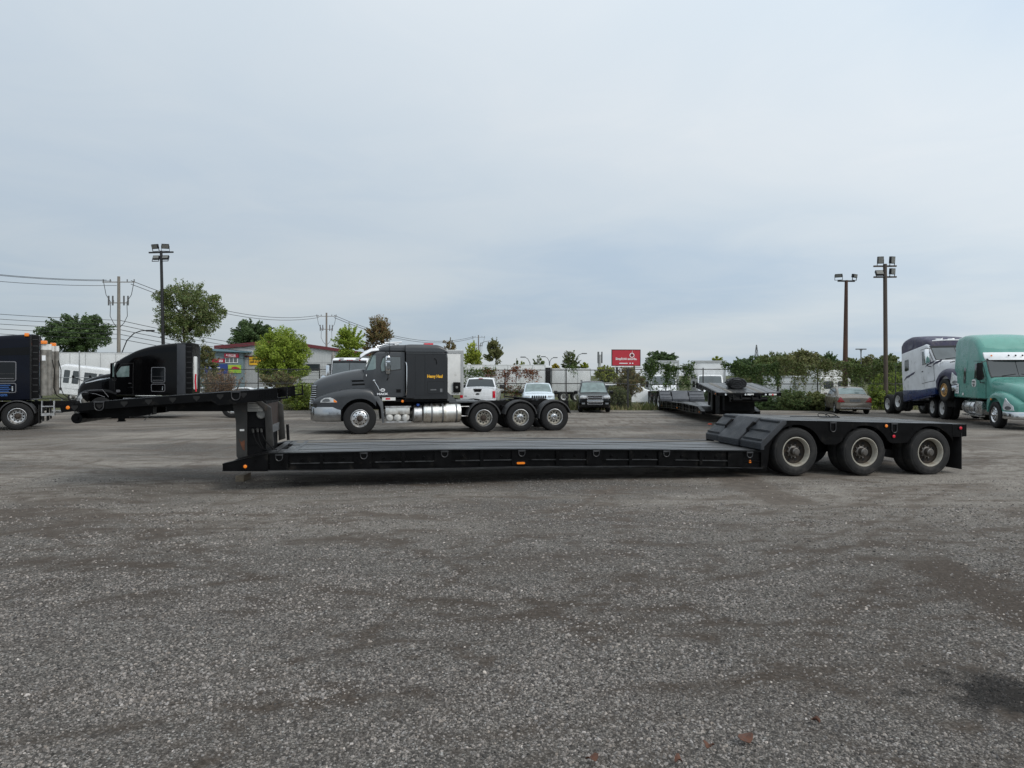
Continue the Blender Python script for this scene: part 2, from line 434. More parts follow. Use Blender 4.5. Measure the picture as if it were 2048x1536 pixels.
def mud_field(x, y):
    """where the loose stone is worn through to packed brown dirt: patches, ruts and wheel tracks, 0..1"""
    wx = x + 0.5 * (vnoise(x * 0.7, y * 0.7, 5) - 0.5); wy = y + 0.5 * (vnoise(x * 0.7, y * 0.7, 6) - 0.5)
    m = 0.75 * sstep(0.57, 0.70, vnoise(wx * 0.38, wy * 1.0, 1, 6, 0.65)) + 0.80 * sstep(0.585, 0.70, vnoise(wx * 1.3, wy * 2.8, 2, 5, 0.6)) + 0.6 * sstep(0.62, 0.74, vnoise(wx * 4.0, wy * 6.5, 3, 3))
    m = m * (0.55 + 0.25 * sstep(5.5, 9.5, y)) + 0.75 * sstep(0.60, 0.70, vnoise(x * 5.5, y * 7.5, 4, 3)) * sstep(0.45, 0.6, vnoise(x * 0.6, y * 0.8, 7, 3))
    br = vnoise(x * 0.9, y * 0.9, 8)
    for cx, cy, rad, wd, st in TRACKS:
        d = np.abs(np.hypot(wx - cx, wy - cy) - rad)
        m = m + st * np.exp(-(d / wd) ** 2) * sstep(0.42, 0.62, vnoise(x * 0.8 + cx, y * 0.8 + cy, 9, 3)) * 0.95
    def rut(x0, y0, y1, hw, sl):
        e = 0.16 * (vnoise(x * 3, y * 3, 11) - 0.5) * 2
        return sstep(hw * 1.45, hw * 0.75, np.abs(x - x0 - sl * (y - y0)) + e) * sstep(y0 - 0.25, y0 + 0.25, y + e * 2) * sstep(y1 + 0.35, y1 - 0.25, y + e * 2)
    m = np.maximum(m, 1.15 * rut(4.42, 5.0, 8.0, 0.30, 0.06)); m = np.maximum(m, 0.95 * rut(4.60, 11.4, 14.8, 0.42, -0.03))
    return np.clip(m, 0, 1)
def dark_patch(x, y):  # one ragged darker patch, shared by the ground and the loose stones
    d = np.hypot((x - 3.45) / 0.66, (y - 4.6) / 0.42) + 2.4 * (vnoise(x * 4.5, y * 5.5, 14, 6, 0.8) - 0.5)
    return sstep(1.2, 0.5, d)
def grid(xs, ys, zf):
    X, Y = np.meshgrid(xs, ys); Z = zf(X, Y); n = len(xs)
    v = np.stack([X.ravel(), Y.ravel(), Z.ravel()], 1)
    i = np.arange(len(v)).reshape(len(ys), n)
    f = np.stack([i[:-1, :-1].ravel(), i[:-1, 1:].ravel(), i[1:, 1:].ravel(), i[1:, :-1].ravel()], 1)
    return v, f
def fast_mesh(name, v, f, mats, parent=None, smooth=True, col=None, attr="tint"):
    me = bpy.data.meshes.new(name); nv, nf, k = len(v), len(f), f.shape[1]
    me.vertices.add(nv); me.vertices.foreach_set("co", np.ascontiguousarray(v, dtype=np.float32).ravel())
    me.loops.add(nf * k); me.loops.foreach_set("vertex_index", np.ascontiguousarray(f, dtype=np.int32).ravel())
    me.polygons.add(nf); me.polygons.foreach_set("loop_start", np.arange(0, nf * k, k, dtype=np.int32)); me.polygons.foreach_set("loop_total", np.full(nf, k, dtype=np.int32))
    me.polygons.foreach_set("use_smooth", np.full(nf, smooth, dtype=bool))
    for m in mats: me.materials.append(_M[m] if isinstance(m, str) else m)
    if col is not None:
        a = me.attributes.new(attr, "FLOAT_COLOR", "POINT"); c = np.ones((nv, 4), dtype=np.float32); c[:, :3] = col; a.data.foreach_set("color", c.ravel())
    me.update(); me.validate()
    o = bpy.data.objects.new(name, me); COL.objects.link(o); o.parent = parent
    return o
def ground_material():
    m = bpy.data.materials.new("gravel_yard"); m.use_nodes = True; t = m.node_tree; b = t.nodes["Principled BSDF"]; L = t.links.new
    N = lambda ty, **k: (lambda n: ([setattr(n, a, q) for a, q in k.items()], n)[1])(t.nodes.new(ty))
    geo = N("ShaderNodeNewGeometry"); pos = geo.outputs["Position"]
    def noise(scale, det=4, ro=0.6, st=(1, 1, 1), off=(0, 0, 0), dist=0.0):
        mp = N("ShaderNodeMapping"); mp.inputs[3].default_value = st; mp.inputs[1].default_value = off; L(pos, mp.inputs[0])
        n = N("ShaderNodeTexNoise"); n.inputs["Scale"].default_value = scale; n.inputs["Detail"].default_value = det; n.inputs["Roughness"].default_value = ro; n.inputs["Distortion"].default_value = dist
        L(mp.outputs[0], n.inputs["Vector"]); return n.outputs["Fac"]
    def rng(x, a, b_, c=0.0, d=1.0, smooth=True):
        r = N("ShaderNodeMapRange"); r.inputs[1].default_value = a; r.inputs[2].default_value = b_; r.inputs[3].default_value = c; r.inputs[4].default_value = d
        if smooth: r.interpolation_type = "SMOOTHSTEP"
        L(x, r.inputs[0]); return r.outputs[0]
    def mix(f, a, c):
        x = N("ShaderNodeMix"); x.data_type = "RGBA"; L(f, x.inputs[0])
        (L(a, x.inputs[6]) if not isinstance(a, tuple) else setattr(x.inputs[6], "default_value", (*a, 1)))
        (L(c, x.inputs[7]) if not isinstance(c, tuple) else setattr(x.inputs[7], "default_value", (*c, 1))); return x.outputs[2]
    def mul(a, b_):
        x = N("ShaderNodeMath"); x.operation = "MULTIPLY"; L(a, x.inputs[0])
        (L(b_, x.inputs[1]) if not isinstance(b_, float) else setattr(x.inputs[1], "default_value", b_)); return x.outputs[0]
    vor = N("ShaderNodeTexVoronoi"); vor.inputs["Scale"].default_value = 62; L(pos, vor.inputs["Vector"])
    sepc = N("ShaderNodeSeparateColor"); L(vor.outputs["Color"], sepc.inputs[0])
    stone = mix(rng(sepc.outputs[0], 0.0, 1.0), (0.072, 0.065, 0.058), (0.215, 0.197, 0.177))
    stone = mix(mul(rng(sepc.outputs[1], 0.93, 0.99), 0.8), stone, (0.36, 0.355, 0.34))
    gap = rng(vor.outputs["Distance"], 0.25, 0.75)
    col = mix(mul(gap, 0.75), stone, (0.035, 0.033, 0.030))
    # mud and dust: large patches, long wheel tracks
    dusty = rng(noise(0.22, 4, 0.6, (0.5, 1.2, 1), (3, 1, 0)), 0.38, 0.58)
    sepp = N("ShaderNodeSeparateXYZ"); L(pos, sepp.inputs[0])
    far = rng(sepp.outputs[1], 6.5, 14.0)
    col = mix(mul(mul(dusty, far), 0.8), col, (0.245, 0.222, 0.192))
    spk = rng(noise(30, 3, 0.8), 0.40, 0.60, 0.70, 1.32, False)
    sv = N("ShaderNodeVectorMath"); sv.operation = "SCALE"; L(col, sv.inputs[0]); L(spk, sv.inputs[3]); col = sv.outputs[0]
    at_ = N("ShaderNodeAttribute"); at_.attribute_name = "wear"; sa_ = N("ShaderNodeSeparateColor"); L(at_.outputs["Color"], sa_.inputs[0])
    mud, dark_mask = sa_.outputs[0], sa_.outputs[1]
    wet = mix(rng(noise(26, 4, 0.7), 0.42, 0.68), (0.038, 0.029, 0.022), (0.078, 0.061, 0.048))
    wetfar = mix(rng(noise(6, 5, 0.7), 0.42, 0.62), (0.074, 0.059, 0.047), (0.118, 0.096, 0.078))
    col = mix(mul(mud, 0.88), col, mix(far, wet, wetfar))
    track = rng(noise(0.55, 5, 0.62, (0.28, 1.5, 1), (0, 5, 0), 0.4), 0.50, 0.62)
    col = mix(mul(mul(track, far), 0.3), col, (0.088, 0.077, 0.066))
    brown = rng(noise(0.8, 6, 0.7, (0.55, 1.3, 1), (11, 2, 0), 0.3), 0.53, 0.64)
    col = mix(mul(mul(brown, far), 0.36), col, (0.095, 0.075, 0.06))
    col = mix(mul(dark_mask, 0.85), col, (0.010, 0.0088, 0.0078))  # ground colour taken down to near black inside the ragged patch
    # verge along the fence and the land beyond
    vy = N("ShaderNodeMath"); vy.operation = "ADD"; L(sepp.outputs[1], vy.inputs[0]); L(rng(noise(0.5, 5), 0.2, 0.8, -1.2, 1.2, False), vy.inputs[1])
    verge = rng(vy.outputs[0], 42.0, 43.6)
    grass = mix(rng(noise(3, 6), 0.35, 0.65), (0.045, 0.062, 0.018), (0.105, 0.10, 0.045))
    col = mix(verge, col, grass)
    L(col, b.inputs["Base Color"])
    b.inputs["Specular IOR Level"].default_value = 0.18
    b.inputs["Roughness"].default_value = 0.9
    bp = N("ShaderNodeBump"); bp.inputs["Strength"].default_value = 0.7; bp.inputs["Distance"].default_value = 0.012
    inv = N("ShaderNodeMath"); inv.operation = "SUBTRACT"; inv.inputs[0].default_value = 1.0; L(vor.outputs["Distance"], inv.inputs[1])
    soft = N("ShaderNodeMath"); soft.operation = "SUBTRACT"; soft.inputs[0].default_value = 1.0; L(mul(mud, 0.8), soft.inputs[1])
    L(mul(inv.outputs[0], soft.outputs[0]), bp.inputs["Height"]); L(bp.outputs[0], b.inputs["Normal"])
    _M["gravel_yard"] = m
ground_material()
xs = np.unique(np.concatenate([np.linspace(-1500, -60, 10), np.linspace(-60, -14, 50), np.linspace(-14, 14, 351), np.linspace(14, 60, 50), np.linspace(60, 1500, 10)]))
ys = np.unique(np.concatenate([np.linspace(-40, 0, 9), np.linspace(0, 3, 6), np.linspace(3, 20, 213), np.linspace(20, 60, 66), np.linspace(60, 2500, 16)]))
v, f = grid(xs, ys, ground_z)
yard = (v[:, 1] > 2) & (v[:, 1] < 40) & (np.abs(v[:, 0]) < 30); wear = np.zeros((len(v), 3))
wear[yard, 0] = mud_field(v[yard, 0], v[yard, 1]); wear[yard, 1] = dark_patch(v[yard, 0], v[yard, 1])  # first channel bare dirt, second the ragged darker patch
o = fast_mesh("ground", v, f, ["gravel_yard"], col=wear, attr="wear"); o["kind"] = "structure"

# ------------------------------------------------------------------ loose gravel on the near part of the yard
def gravel():
    rs = np.random.default_rng(7)
    cen, siz = [], []
    def band(y0, y1, per, s0, s1):
        n = int(per * 0.78 * (y1 * y1 - y0 * y0)); y = np.sqrt(rs.uniform(y0 * y0, y1 * y1, n)); x = rs.uniform(-0.78, 0.78, n) * y
        s = s0 * (s1 / s0) ** (rs.uniform(0, 1, n) ** 1.7)
        cen.append(np.stack([x, y], 1)); siz.append(s)
    band(3.3, 5.0, 4200, 0.0045, 0.014); band(5.0, 7.5, 2000, 0.006, 0.016); band(7.5, 11.5, 620, 0.008, 0.019); band(11.5, 14.5, 150, 0.009, 0.018)
    c = np.concatenate(cen); s = np.concatenate(siz)
    md = mud_field(c[:, 0], c[:, 1]); cl = vnoise(c[:, 0] * 1.6, c[:, 1] * 2.6, 31)          # few stones lie on the packed dirt
    k = rs.uniform(0, 1, len(c)) < np.clip(1.0 - 0.86 * md + (cl - 0.5) * 0.8, 0.10, 1.0)
    c, s, cl = c[k], s[k] * (0.8 + 0.5 * cl[k]), cl[k]; n = len(c)
    base = np.array([(1, 0, 0), (0.31, 0.95, 0), (-0.81, 0.59, 0), (-0.81, -0.59, 0), (0.31, -0.95, 0), (0.5, 0.28, 0.62), (-0.5, 0.1, 0.62), (0.1, -0.55, 0.6)], dtype=np.float64)
    tri = np.array([(0, 1, 5), (1, 2, 5), (2, 6, 5), (2, 3, 6), (3, 7, 6), (3, 4, 7), (4, 0, 7), (0, 5, 7), (5, 6, 7)])
    v = np.repeat(base[None], n, 0) * rs.uniform(0.75, 1.25, (n, 8, 1))
    v[:, :, 2] *= rs.uniform(0.5, 1.1, (n, 1)); v[:, :5, 2] = -0.35 + rs.uniform(-0.1, 0.35, (n, 5))
    v[:, :, 0] *= rs.uniform(0.75, 1.35, (n, 1))
    a = rs.uniform(0, 2 * np.pi, n); ca, sa = np.cos(a), np.sin(a)
    x = v[:, :, 0] * ca[:, None] - v[:, :, 1] * sa[:, None]; y = v[:, :, 0] * sa[:, None] + v[:, :, 1] * ca[:, None]
    P = np.stack([x * s[:, None] + c[:, :1], y * s[:, None] + c[:, 1:], v[:, :, 2] * s[:, None] + ground_z(c[:, 0], c[:, 1])[:, None]], 2).reshape(-1, 3)
    F = (tri[None] + (np.arange(n) * 8)[:, None, None]).reshape(-1, 3)
    g = (0.046 + 0.220 * rs.uniform(0, 1, n) ** 1.35) * (0.8 + 0.4 * cl); pale = rs.uniform(0, 1, n)
    g = np.where(pale > 0.989, rs.uniform(0.26, 0.46, n), g); g = np.where(pale < 0.12, g * 0.55, g)
    warm = rs.normal(0, 0.02, n)
    colr = np.stack([g * (1.085 + warm), g * 0.98, g * (0.895 - warm)], 1)
    colr *= (1 - 0.82 * dark_patch(c[:, 0], c[:, 1]))[:, None]  # stones inside the ragged patch are darkened too
    return P, F, np.repeat(colr, 8, 0)
mat("gravel_stone", (0.14, 0.14, 0.14), 0.85, attr="tint", spec=0.35)
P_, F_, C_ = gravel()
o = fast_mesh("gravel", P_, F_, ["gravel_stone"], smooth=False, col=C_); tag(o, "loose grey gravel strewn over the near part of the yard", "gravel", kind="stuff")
# ------------------------------------------------------------------ wheels
_WH = {}
def wheel(parent, loc, r=0.52, w=0.28, rr=0.29, style="concave", rim="rim_cream", disc=None, hub="hub_steel", side=1, tyre="rubber", steer=0.0, n=40, holes=8, grooves=4, cap=0.09):
    """one wheel: tyre, rim and hub; its outer face looks to +y (side 1) or -y (side -1) of the vehicle"""
    disc = disc or rim
    key = (r, w, rr, style, rim, disc, hub, tyre, n, holes, grooves, cap)
    root = sub("wheel", parent, loc, (0, 0, (0 if side > 0 else math.pi) + steer))
    if key in _WH:
        for nm, me in _WH[key]:
            o = bpy.data.objects.new(nm, me); COL.objects.link(o); o.parent = root
        return root
    h = w / 2; got = []
    t = MB(); pr = [(rr, -h + 0.025), (rr + 0.03, -h + 0.004), (rr + (r - rr) * 0.5, -h - 0.012), (r - 0.05, -h + 0.004), (r - 0.018, -h + 0.016), (r - 0.002, -h + 0.045)]
    g0, g1 = -h + 0.05, h - 0.05
    for k in range(grooves):
        c = g0 + (g1 - g0) * (k + 0.5) / grooves
        pr += [(r, c - 0.009), (r - 0.014, c - 0.006), (r - 0.014, c + 0.006), (r, c + 0.009)]
    pr += [(r - 0.002, h - 0.045), (r - 0.018, h - 0.016), (r - 0.05, h - 0.004), (r - 0.055, h + 0.002), (r - 0.06, h - 0.001), (rr + (r - rr) * 0.5, h + 0.012), (rr + 0.045, h + 0.006), (rr + 0.03, h - 0.004), (rr, h - 0.025)]
    t.lathe(pr, n, cap=False)
    got.append(t.build("tyre", tyre, root, angle=30))
    q = MB()
    if style == "concave":
        yd = -h * 0.15
        q.lathe([(rr - 0.002, -h + 0.03), (rr + 0.016, h - 0.018), (rr + 0.02, h - 0.006), (rr + 0.006, h - 0.002), (rr - 0.012, h - 0.02), (rr - 0.022, h - 0.06), (rr - 0.035, yd + 0.05)], n, 0, cap=False)
        q.lathe([(rr - 0.035, yd + 0.05), (rr - 0.05, yd + 0.012), (rr - 0.085, yd), (0.14, yd + 0.005), (0.13, yd + 0.02), (0.0, yd + 0.02)], n, 1, cap=False)
        rh, rad = rr - 0.105, 0.031
        yh = yd + 0.0045
    elif style == "convex":
        yd = h - 0.06
        q.lathe([(rr - 0.002, -h + 0.03), (rr + 0.016, h - 0.018), (rr + 0.02, h - 0.006), (rr + 0.006, h - 0.002), (rr - 0.012, h - 0.02), (rr - 0.02, h - 0.05)], n, 0, cap=False)
        q.lathe([(rr - 0.02, h - 0.05), (rr - 0.045, h - 0.03), (rr - 0.08, h - 0.02), (0.155, h - 0.006), (0.15, h + 0.004), (0.1, h + 0.006), (0, h + 0.006)], n, 1, cap=False)
        rh, rad = rr - 0.085, 0.026
        yh = h - 0.021
    else:                                       # a car's alloy: five spokes
        yd = h - 0.05
        q.lathe([(rr - 0.002, -h + 0.03), (rr + 0.008, h - 0.012), (rr + 0.004, h - 0.002), (rr - 0.014, h - 0.012), (rr - 0.02, h - 0.09), (rr - 0.03, h - 0.11), (0.0, h - 0.11)], n, 0, cap=False)
        for k in range(5):
            a = 2 * math.pi * k / 5 + 0.3
            Mx = Matrix.Rotation(a, 4, "Y")
            q.box((0.02, h - 0.05, -0.03), (rr - 0.012, h - 0.015, 0.03), 0, Mx)
        q.lathe([(0.07, h - 0.06), (0.07, h - 0.012), (0.0, h - 0.008)], 16, 0)
    if style in ("concave", "convex"):
        for k in range(holes):
            a = 2 * math.pi * (k + 0.5) / holes
            q.lathe([(rad, yh - 0.01), (rad, yh + 0.0035 if style == "concave" else yh + 0.008), (0, yh + 0.0035 if style == "concave" else yh + 0.008)], 12, 2, (math.cos(a) * rh, 0, math.sin(a) * rh))
    got.append(q.build("rim", [rim, disc, "hole"], root, angle=35))
    if style in ("concave", "convex"):
        b = MB(); y0 = yd + (0.02 if style == "concave" else 0.06)
        b.lathe([(0.115, y0 - 0.02), (0.115, y0 + 0.02), (0.085, y0 + 0.03), (0.08, y0 + cap), (0.06, y0 + cap + 0.015), (0.055, y0 + cap + 0.03), (0.0, y0 + cap + 0.035)], 20)
        nr = 0.132 if style == "concave" else 0.145
        for k in range(10):
            a = 2 * math.pi * k / 10
            b.lathe([(0.017, y0 - 0.03), (0.017, y0 + 0.022), (0.0, y0 + 0.024)], 6, 0, (math.cos(a) * nr, 0, math.sin(a) * nr))
        got.append(b.build("hub", hub, root))
    _WH[key] = [(o.name.split(".")[0], o.data) for o in got]
    return root
def dual(parent, x, yout, z, **k):
    """an outer and an inner wheel on one end of an axle; yout is the outer sidewall"""
    sg = 1 if yout > 0 else -1; w = k.get("w", 0.28)
    wheel(parent, (x, yout - sg * w / 2, z), side=sg, **k)
    wheel(parent, (x, yout - sg * (1.5 * w + 0.06), z), side=sg, **{**k, "style": "convex", "cap": 0.02})
# ------------------------------------------------------------------ detachable gooseneck lowboy trailers
mat("deck_plank", (0.036, 0.037, 0.039), 0.36, spec=0.7, var=0.4, vscale=3, stretch=(0.3, 6, 6), col2=(0.068, 0.065, 0.06), c2scale=2.5, c2lo=0.45, c2hi=0.7, bump=0.25, bscale=30)
mat("deck_plank_pale", (0.10, 0.092, 0.08), 0.65, var=0.4, vscale=3, stretch=(0.3, 6, 6), col2=(0.19, 0.175, 0.15), c2scale=2.5, c2lo=0.45, c2hi=0.7, bump=0.25, bscale=30)
mat("tread_plate", (0.028, 0.031, 0.036), 0.5, 0.0, var=0.25, vscale=5, bump=0.35, bscale=55, col2=(0.030, 0.031, 0.032), c2scale=3, spec=0.3)
mat("neck_metal", (0.030, 0.029, 0.027), 0.6, 0.2, var=0.35, vscale=6, col2=(0.06, 0.045, 0.034), c2scale=5, c2lo=0.62, c2hi=0.74)
mat("neck_rust", (0.030, 0.018, 0.013), 0.8, var=0.5, vscale=9)
mat("lip_wear_highlight", (0.040, 0.041, 0.043), 0.45, 0.4, var=0.6, vscale=4)
mat("plate_silver", (0.20, 0.20, 0.19), 0.5, 0.3, var=0.25, vscale=10)
mat("edge_worn", (0.045, 0.045, 0.047), 0.45, 0.5, var=0.5, vscale=5)
WT = 2.56
TOPZ = [(-10.5, 0.69), (-7.2, 0.70), (-5.8, 0.685), (-3.2, 0.63), (-0.79, 0.555)]
BOTZ = [(-11.28, 0.38), (-9.9, 0.36), (-7.2, 0.335), (-5.8, 0.335), (-3.2, 0.285), (-0.76, 0.19)]
REARZ = lambda s: 1.18 - 0.031 * (s + 0.28)
def gooseTop(s): return interp([(-13.96, 1.60), (-12.16, 1.745), (-10.66, 1.845), (-10.17, 1.895)], s)

def tie_ring(parent, s, z, y, sg, r=0.06, h=0.0, m="edge_worn"):
    """a forged D-ring hanging from a bracket on the side rail"""
    g = MB(); yy = y - sg * 0.018
    pts = [(s + r, yy, z + 0.05)] + [(s + r * math.cos(a), yy, z - h - r * math.sin(a)) for a in [math.pi * k / 10 for k in range(11)]] + [(s - r, yy, z + 0.05)]
    g.tube(pts, 0.009, 6)
    g.box((s - r - 0.01, yy - 0.014, z + 0.035), (s + r + 0.01, yy + 0.02, z + 0.062))
    return g.build("tie_ring", m, parent)
def lamp(parent, s, z, y, sg, m, r=0.034, name="marker_light"):
    g = MB(); o = -sg
    g.lathe([(r + 0.014, 0), (r + 0.012, o * 0.014), (r, o * 0.016)], 16, 1, (s, y, z))
    g.lathe([(r, o * 0.012), (r * 0.85, o * 0.024), (0, o * 0.03)], 16, 0, (s, y, z))
    return g.build(name, [m, "black_matte"], parent)

def lowboy(root, tyre="rubber", rim="rim_cream", disc="rim_brown", ramp="tread_plate", neck_details=True, front_lights=False, pale=True, gtop=None, gooseneck_planks=False):
    gt = gtop or gooseTop
    # --- lower deck side rails, each with flanges, a lip and recessed panels
    st = [-10.5 + (9.74) * k / 40 for k in range(41)]
    for y, sg in ((0.0, 1), (WT, -1)):
        g = MB(); rg = []
        for s in st:
            t, b = interp(TOPZ, s), interp(BOTZ, s); m_ = b + (t - b) * 0.40
            sec = [(0.16, t), (0.0, t), (0.0, t - 0.028), (0.05, t - 0.034), (0.05, m_ + 0.012), (0.018, m_ + 0.008), (0.018, m_ - 0.008), (0.05, m_ - 0.012), (0.05, b + 0.03), (0.004, b + 0.024), (0.004, b), (0.16, b)]
            rg.append([(s, y + sg * a, z) for a, z in sec])
        g.rings(rg)
        g.build("side_rail", "black_paint", root, angle=25)
        for s in [-10.3 + 0.745 * k for k in range(13)]:
            g = MB()
            t, b = interp(TOPZ, s), interp(BOTZ, s)
            wd = 0.16 if round((s + 10.3) / 0.745) % 2 == 0 else 0.03
            g.box((s - wd, min(y + sg * 0.006, y + sg * 0.06), b + 0.031), (s + wd, max(y + sg * 0.006, y + sg * 0.06), t - 0.036))
            g.build("rail_stiffener", "black_paint", root)
        g = MB()
        for k, s in enumerate(np.arange(-9.9, -1.3, 0.37)):
            if k % 4 == 3: continue
            t, b = interp(TOPZ, s), interp(BOTZ, s); zc = b + (t - b) * (0.66 if k % 2 else 0.6)
            yy = y + sg * 0.047
            g.lathe([(0.030, 0), (0.026, -sg * 0.022), (0.012, -sg * 0.024), (0.010, 0.0)], 12, 0, (s, yy, zc))
            g.lathe([(0.012, 0), (0.01, -sg * 0.02), (0, -sg * 0.024)], 8, 0, (s + 0.13, yy, zc - 0.04))
        g.build("rail_fitting", "black_paint", root)["kind"] = "stuff"
        for s in (-10.3, -8.79, -7.29, -5.8, -4.31, -2.85, -1.05):
            tie_ring(root, s, interp(TOPZ, s) - 0.08, y, sg)
        for k in range(6):                                # pale strips between the ring plates: edge wear, highlight put into the colour
            sa, sb = ((-10.1, -8.97), (-8.58, -7.47), (-7.08, -5.99), (-5.6, -4.5), (-4.1, -3.03), (-2.65, -1.25))[k]; g = MB(); rg = []
            for q in range(7):
                s = sa + (sb - sa) * q / 6; t, b = interp(TOPZ, s), interp(BOTZ, s); m_ = b + (t - b) * 0.40
                rg.append([(s, y + sg * 0.014, m_ - 0.006), (s, y + sg * 0.014, m_ + 0.006), (s, y + sg * 0.03, m_ + 0.012), (s, y + sg * 0.03, m_ - 0.006)])
            g.rings(rg); g.build("rail_lip_wear_highlight", "lip_wear_highlight", root)
        g = MB(); g.rings([[(s, y + sg * 0.0005, interp(BOTZ, s) + 0.004), (s, y + sg * 0.0005, interp(BOTZ, s) + 0.015), (s, y + sg * 0.006, interp(BOTZ, s) + 0.015), (s, y + sg * 0.006, interp(BOTZ, s) + 0.004)] for s in st]); g.build("flange_edge", "lip_wear_highlight", root)  # pale line on the bottom flange: scuffing plus a painted highlight
        # sloping nose of the rail
        g = MB(); g.prism([(-11.28, 0.385), (-11.28, 0.515), (-10.5, 0.688), (-10.5, 0.366)], y + sg * 0.012, y + sg * 0.15)
        g.prism([(-11.285, 0.383), (-11.285, 0.40), (-10.5, 0.378), (-10.5, 0.362)], y + sg * 0.002, y + sg * 0.17)
        g.prism([(-11.285, 0.503), (-11.285, 0.517), (-10.5, 0.693), (-10.5, 0.678)], y + sg * 0.002, y + sg * 0.17)
        g.build("rail_nose", "black_paint", root)
        lamp(root, -10.89, 0.46, y + sg * 0.012, sg, "amber")
        lamp(root, -1.02, 0.335, y + sg * 0.05, sg, "amber", 0.032)
        g = MB(); g.prism(rrect(-5.90, 0.395, -5.74, 0.435, 0.019), y - sg * 0.022, y + sg * 0.05, 0)
        g.prism(rrect(-5.93, 0.38, -5.71, 0.45, 0.03), y - sg * 0.004, y + sg * 0.05, 1)
        g.build("marker_light", ["amber", "black_matte"], root)
        g = MB(); g.prism([(-11.22, 0.50), (-11.1, 0.56), (-10.52, 0.70), (-10.5, 0.69), (-11.0, 0.56)], y + sg * 0.17, y + sg * 0.55)
        g.build("nose_step", "black_matte", root)
    # --- lower deck boards
    ws = [0.17 + 0.218 * k for k in range(5)] + [1.31 + 0.218 * k for k in range(5)]
    for k, w0 in enumerate(ws):
        g = MB(); rg = []; w1 = w0 + 0.206
        for s in st[1:]:
            t = interp(TOPZ, s) - (0.004 if k % 2 else 0.0) + 0.006 * math.sin(s * 1.7 + k * 2.1) * (0.5 if k < 5 else 1)
            rg.append([(s, w0, t), (s, w1, t), (s, w1, t - 0.045), (s, w0, t - 0.045)])
        g.rings(rg); g.build("deck_plank", "deck_plank_pale" if (pale and k >= 8) else "deck_plank", root, angle=30)
    g = MB()
    for s in np.arange(-10.2, -0.8, 0.62):
        t, b = interp(TOPZ, s), interp(BOTZ, s)
        g.box((s - 0.05, 0.12, b + 0.05), (s + 0.05, WT - 0.12, t - 0.06))
    for w0 in (0.62, 1.62):
        rg = []
        for s in st:
            t, b = interp(TOPZ, s), interp(BOTZ, s)
            rg.append([(s, w0, t - 0.055), (s, w0 + 0.3, t - 0.055), (s, w0 + 0.3, b - 0.03), (s, w0, b - 0.03)])
        g.rings(rg)
    g.build("frame", "black_matte", root)
    g = MB(); g.box((-10.5, 0.17, 0.60), (-10.38, WT - 0.17, 0.687)); g.box((-10.36, 0.17, 0.655), (-10.08, 0.75, 0.687)); g.box((-10.36, WT - 0.75, 0.655), (-10.08, WT - 0.17, 0.687)); g.box((-10.10, 0.16, 0.66), (-10.02, WT - 0.16, 0.694))
    g.build("front_crossmember", "edge_worn", root)
    # --- sloping transition up to the rear deck: three panels
    for w0, w1, plain in ((0.0, 0.87, False), (0.91, 1.86, True), (1.90, WT, False)):
        ds = 0.03 if plain else 0.0
        g = MB(); g.prism([(-0.80 - ds, 0.575), (-0.80 - ds, 0.715), (-0.30 - ds, 1.178), (-0.22, 1.18), (-0.22, 1.10), (-0.72, 0.64), (-0.72, 0.575)], w0, w1)
        p = g.build("transition_panel", ramp, root, bevel=0.012)
        if not plain:
            for f in (0.10, 0.48, 0.90):
                g = MB(); sx, sz = -0.80 + 0.5 * f, 0.715 + 0.463 * f
                g.box((sx - 0.022, w0 + 0.06, sz - 0.004), (sx + 0.008, w1 - 0.04, sz + 0.032))
                g.build("grip_bar", ramp, p)
        g = MB()
        for z in (0.60, 0.635, 0.67):
            g.box((-0.808 - ds, w0 + 0.02, z), (-0.79 - ds, w1 - 0.02, z + 0.012))
        g.build("tread_rib", ramp, p)
    for w in (0.89, 1.88):
        g = MB(); a = [(-0.62, 0.93), (-0.60, 0.99), (-0.47, 1.11), (-0.41, 1.11)]
        g.tube([(-0.60, w, 0.885), (-0.625, w, 0.935), (-0.47, w, 1.08), (-0.42, w, 1.06)], 0.028, 8)
        g.box((-0.63, w - 0.05, 0.86), (-0.56, w + 0.05, 0.91)); g.box((-0.46, w - 0.05, 1.01), (-0.40, w + 0.05, 1.06))
        g.build("lift_handle", "black_matte", root)
    # --- rear deck
    for k, w0 in enumerate([0.09 + 0.2 * i for i in range(12)]):
        g = MB(); rg = []
        for s in (-0.215, 0.6, 1.5, 2.4, 3.2, 3.9):
            t = REARZ(s) - 0.002 + 0.006 * math.sin(s * 2.3 + k * 1.9)
            rg.append([(s, w0, t), (s, w0 + 0.188, t), (s, w0 + 0.188, t - 0.045), (s, w0, t - 0.045)])
        g.rings(rg); g.build("deck_plank", "deck_plank_pale" if k in (5, 8, 9) and pale else "deck_plank", root, angle=30)
    hubs = [(0.0, 0.52), (1.58, 0.485), (3.16, 0.45)]
    for y, sg in ((0.0, 1), (WT, -1)):
        poly = [(-0.79, 0.19), (-0.79, 0.70), (-0.285, 1.165), (-0.2, REARZ(-0.2) - 0.002), (3.69, REARZ(3.69) - 0.002), (3.69, 0.80)]
        for (hx, hz) in hubs[::-1]:
            a = [(hx + 0.60 * math.cos(R(q)), hz + 0.565 * math.sin(R(q))) for q in range(24, 157, 12)]
            poly += a
            if hx > 0.1: poly += [(hx - 0.62, 0.72), (hx - 0.70, 0.62)] if False else [(hx - 0.66, 0.66), (hx - 0.92, 0.66)]
        poly += [(-0.60, 0.62), (-0.64, 0.3), (-0.66, 0.19)]
        g = MB(); g.prism(poly, y + sg * 0.004, y + sg * 0.05)
        g.build("rear_side_plate", "black_paint", root)
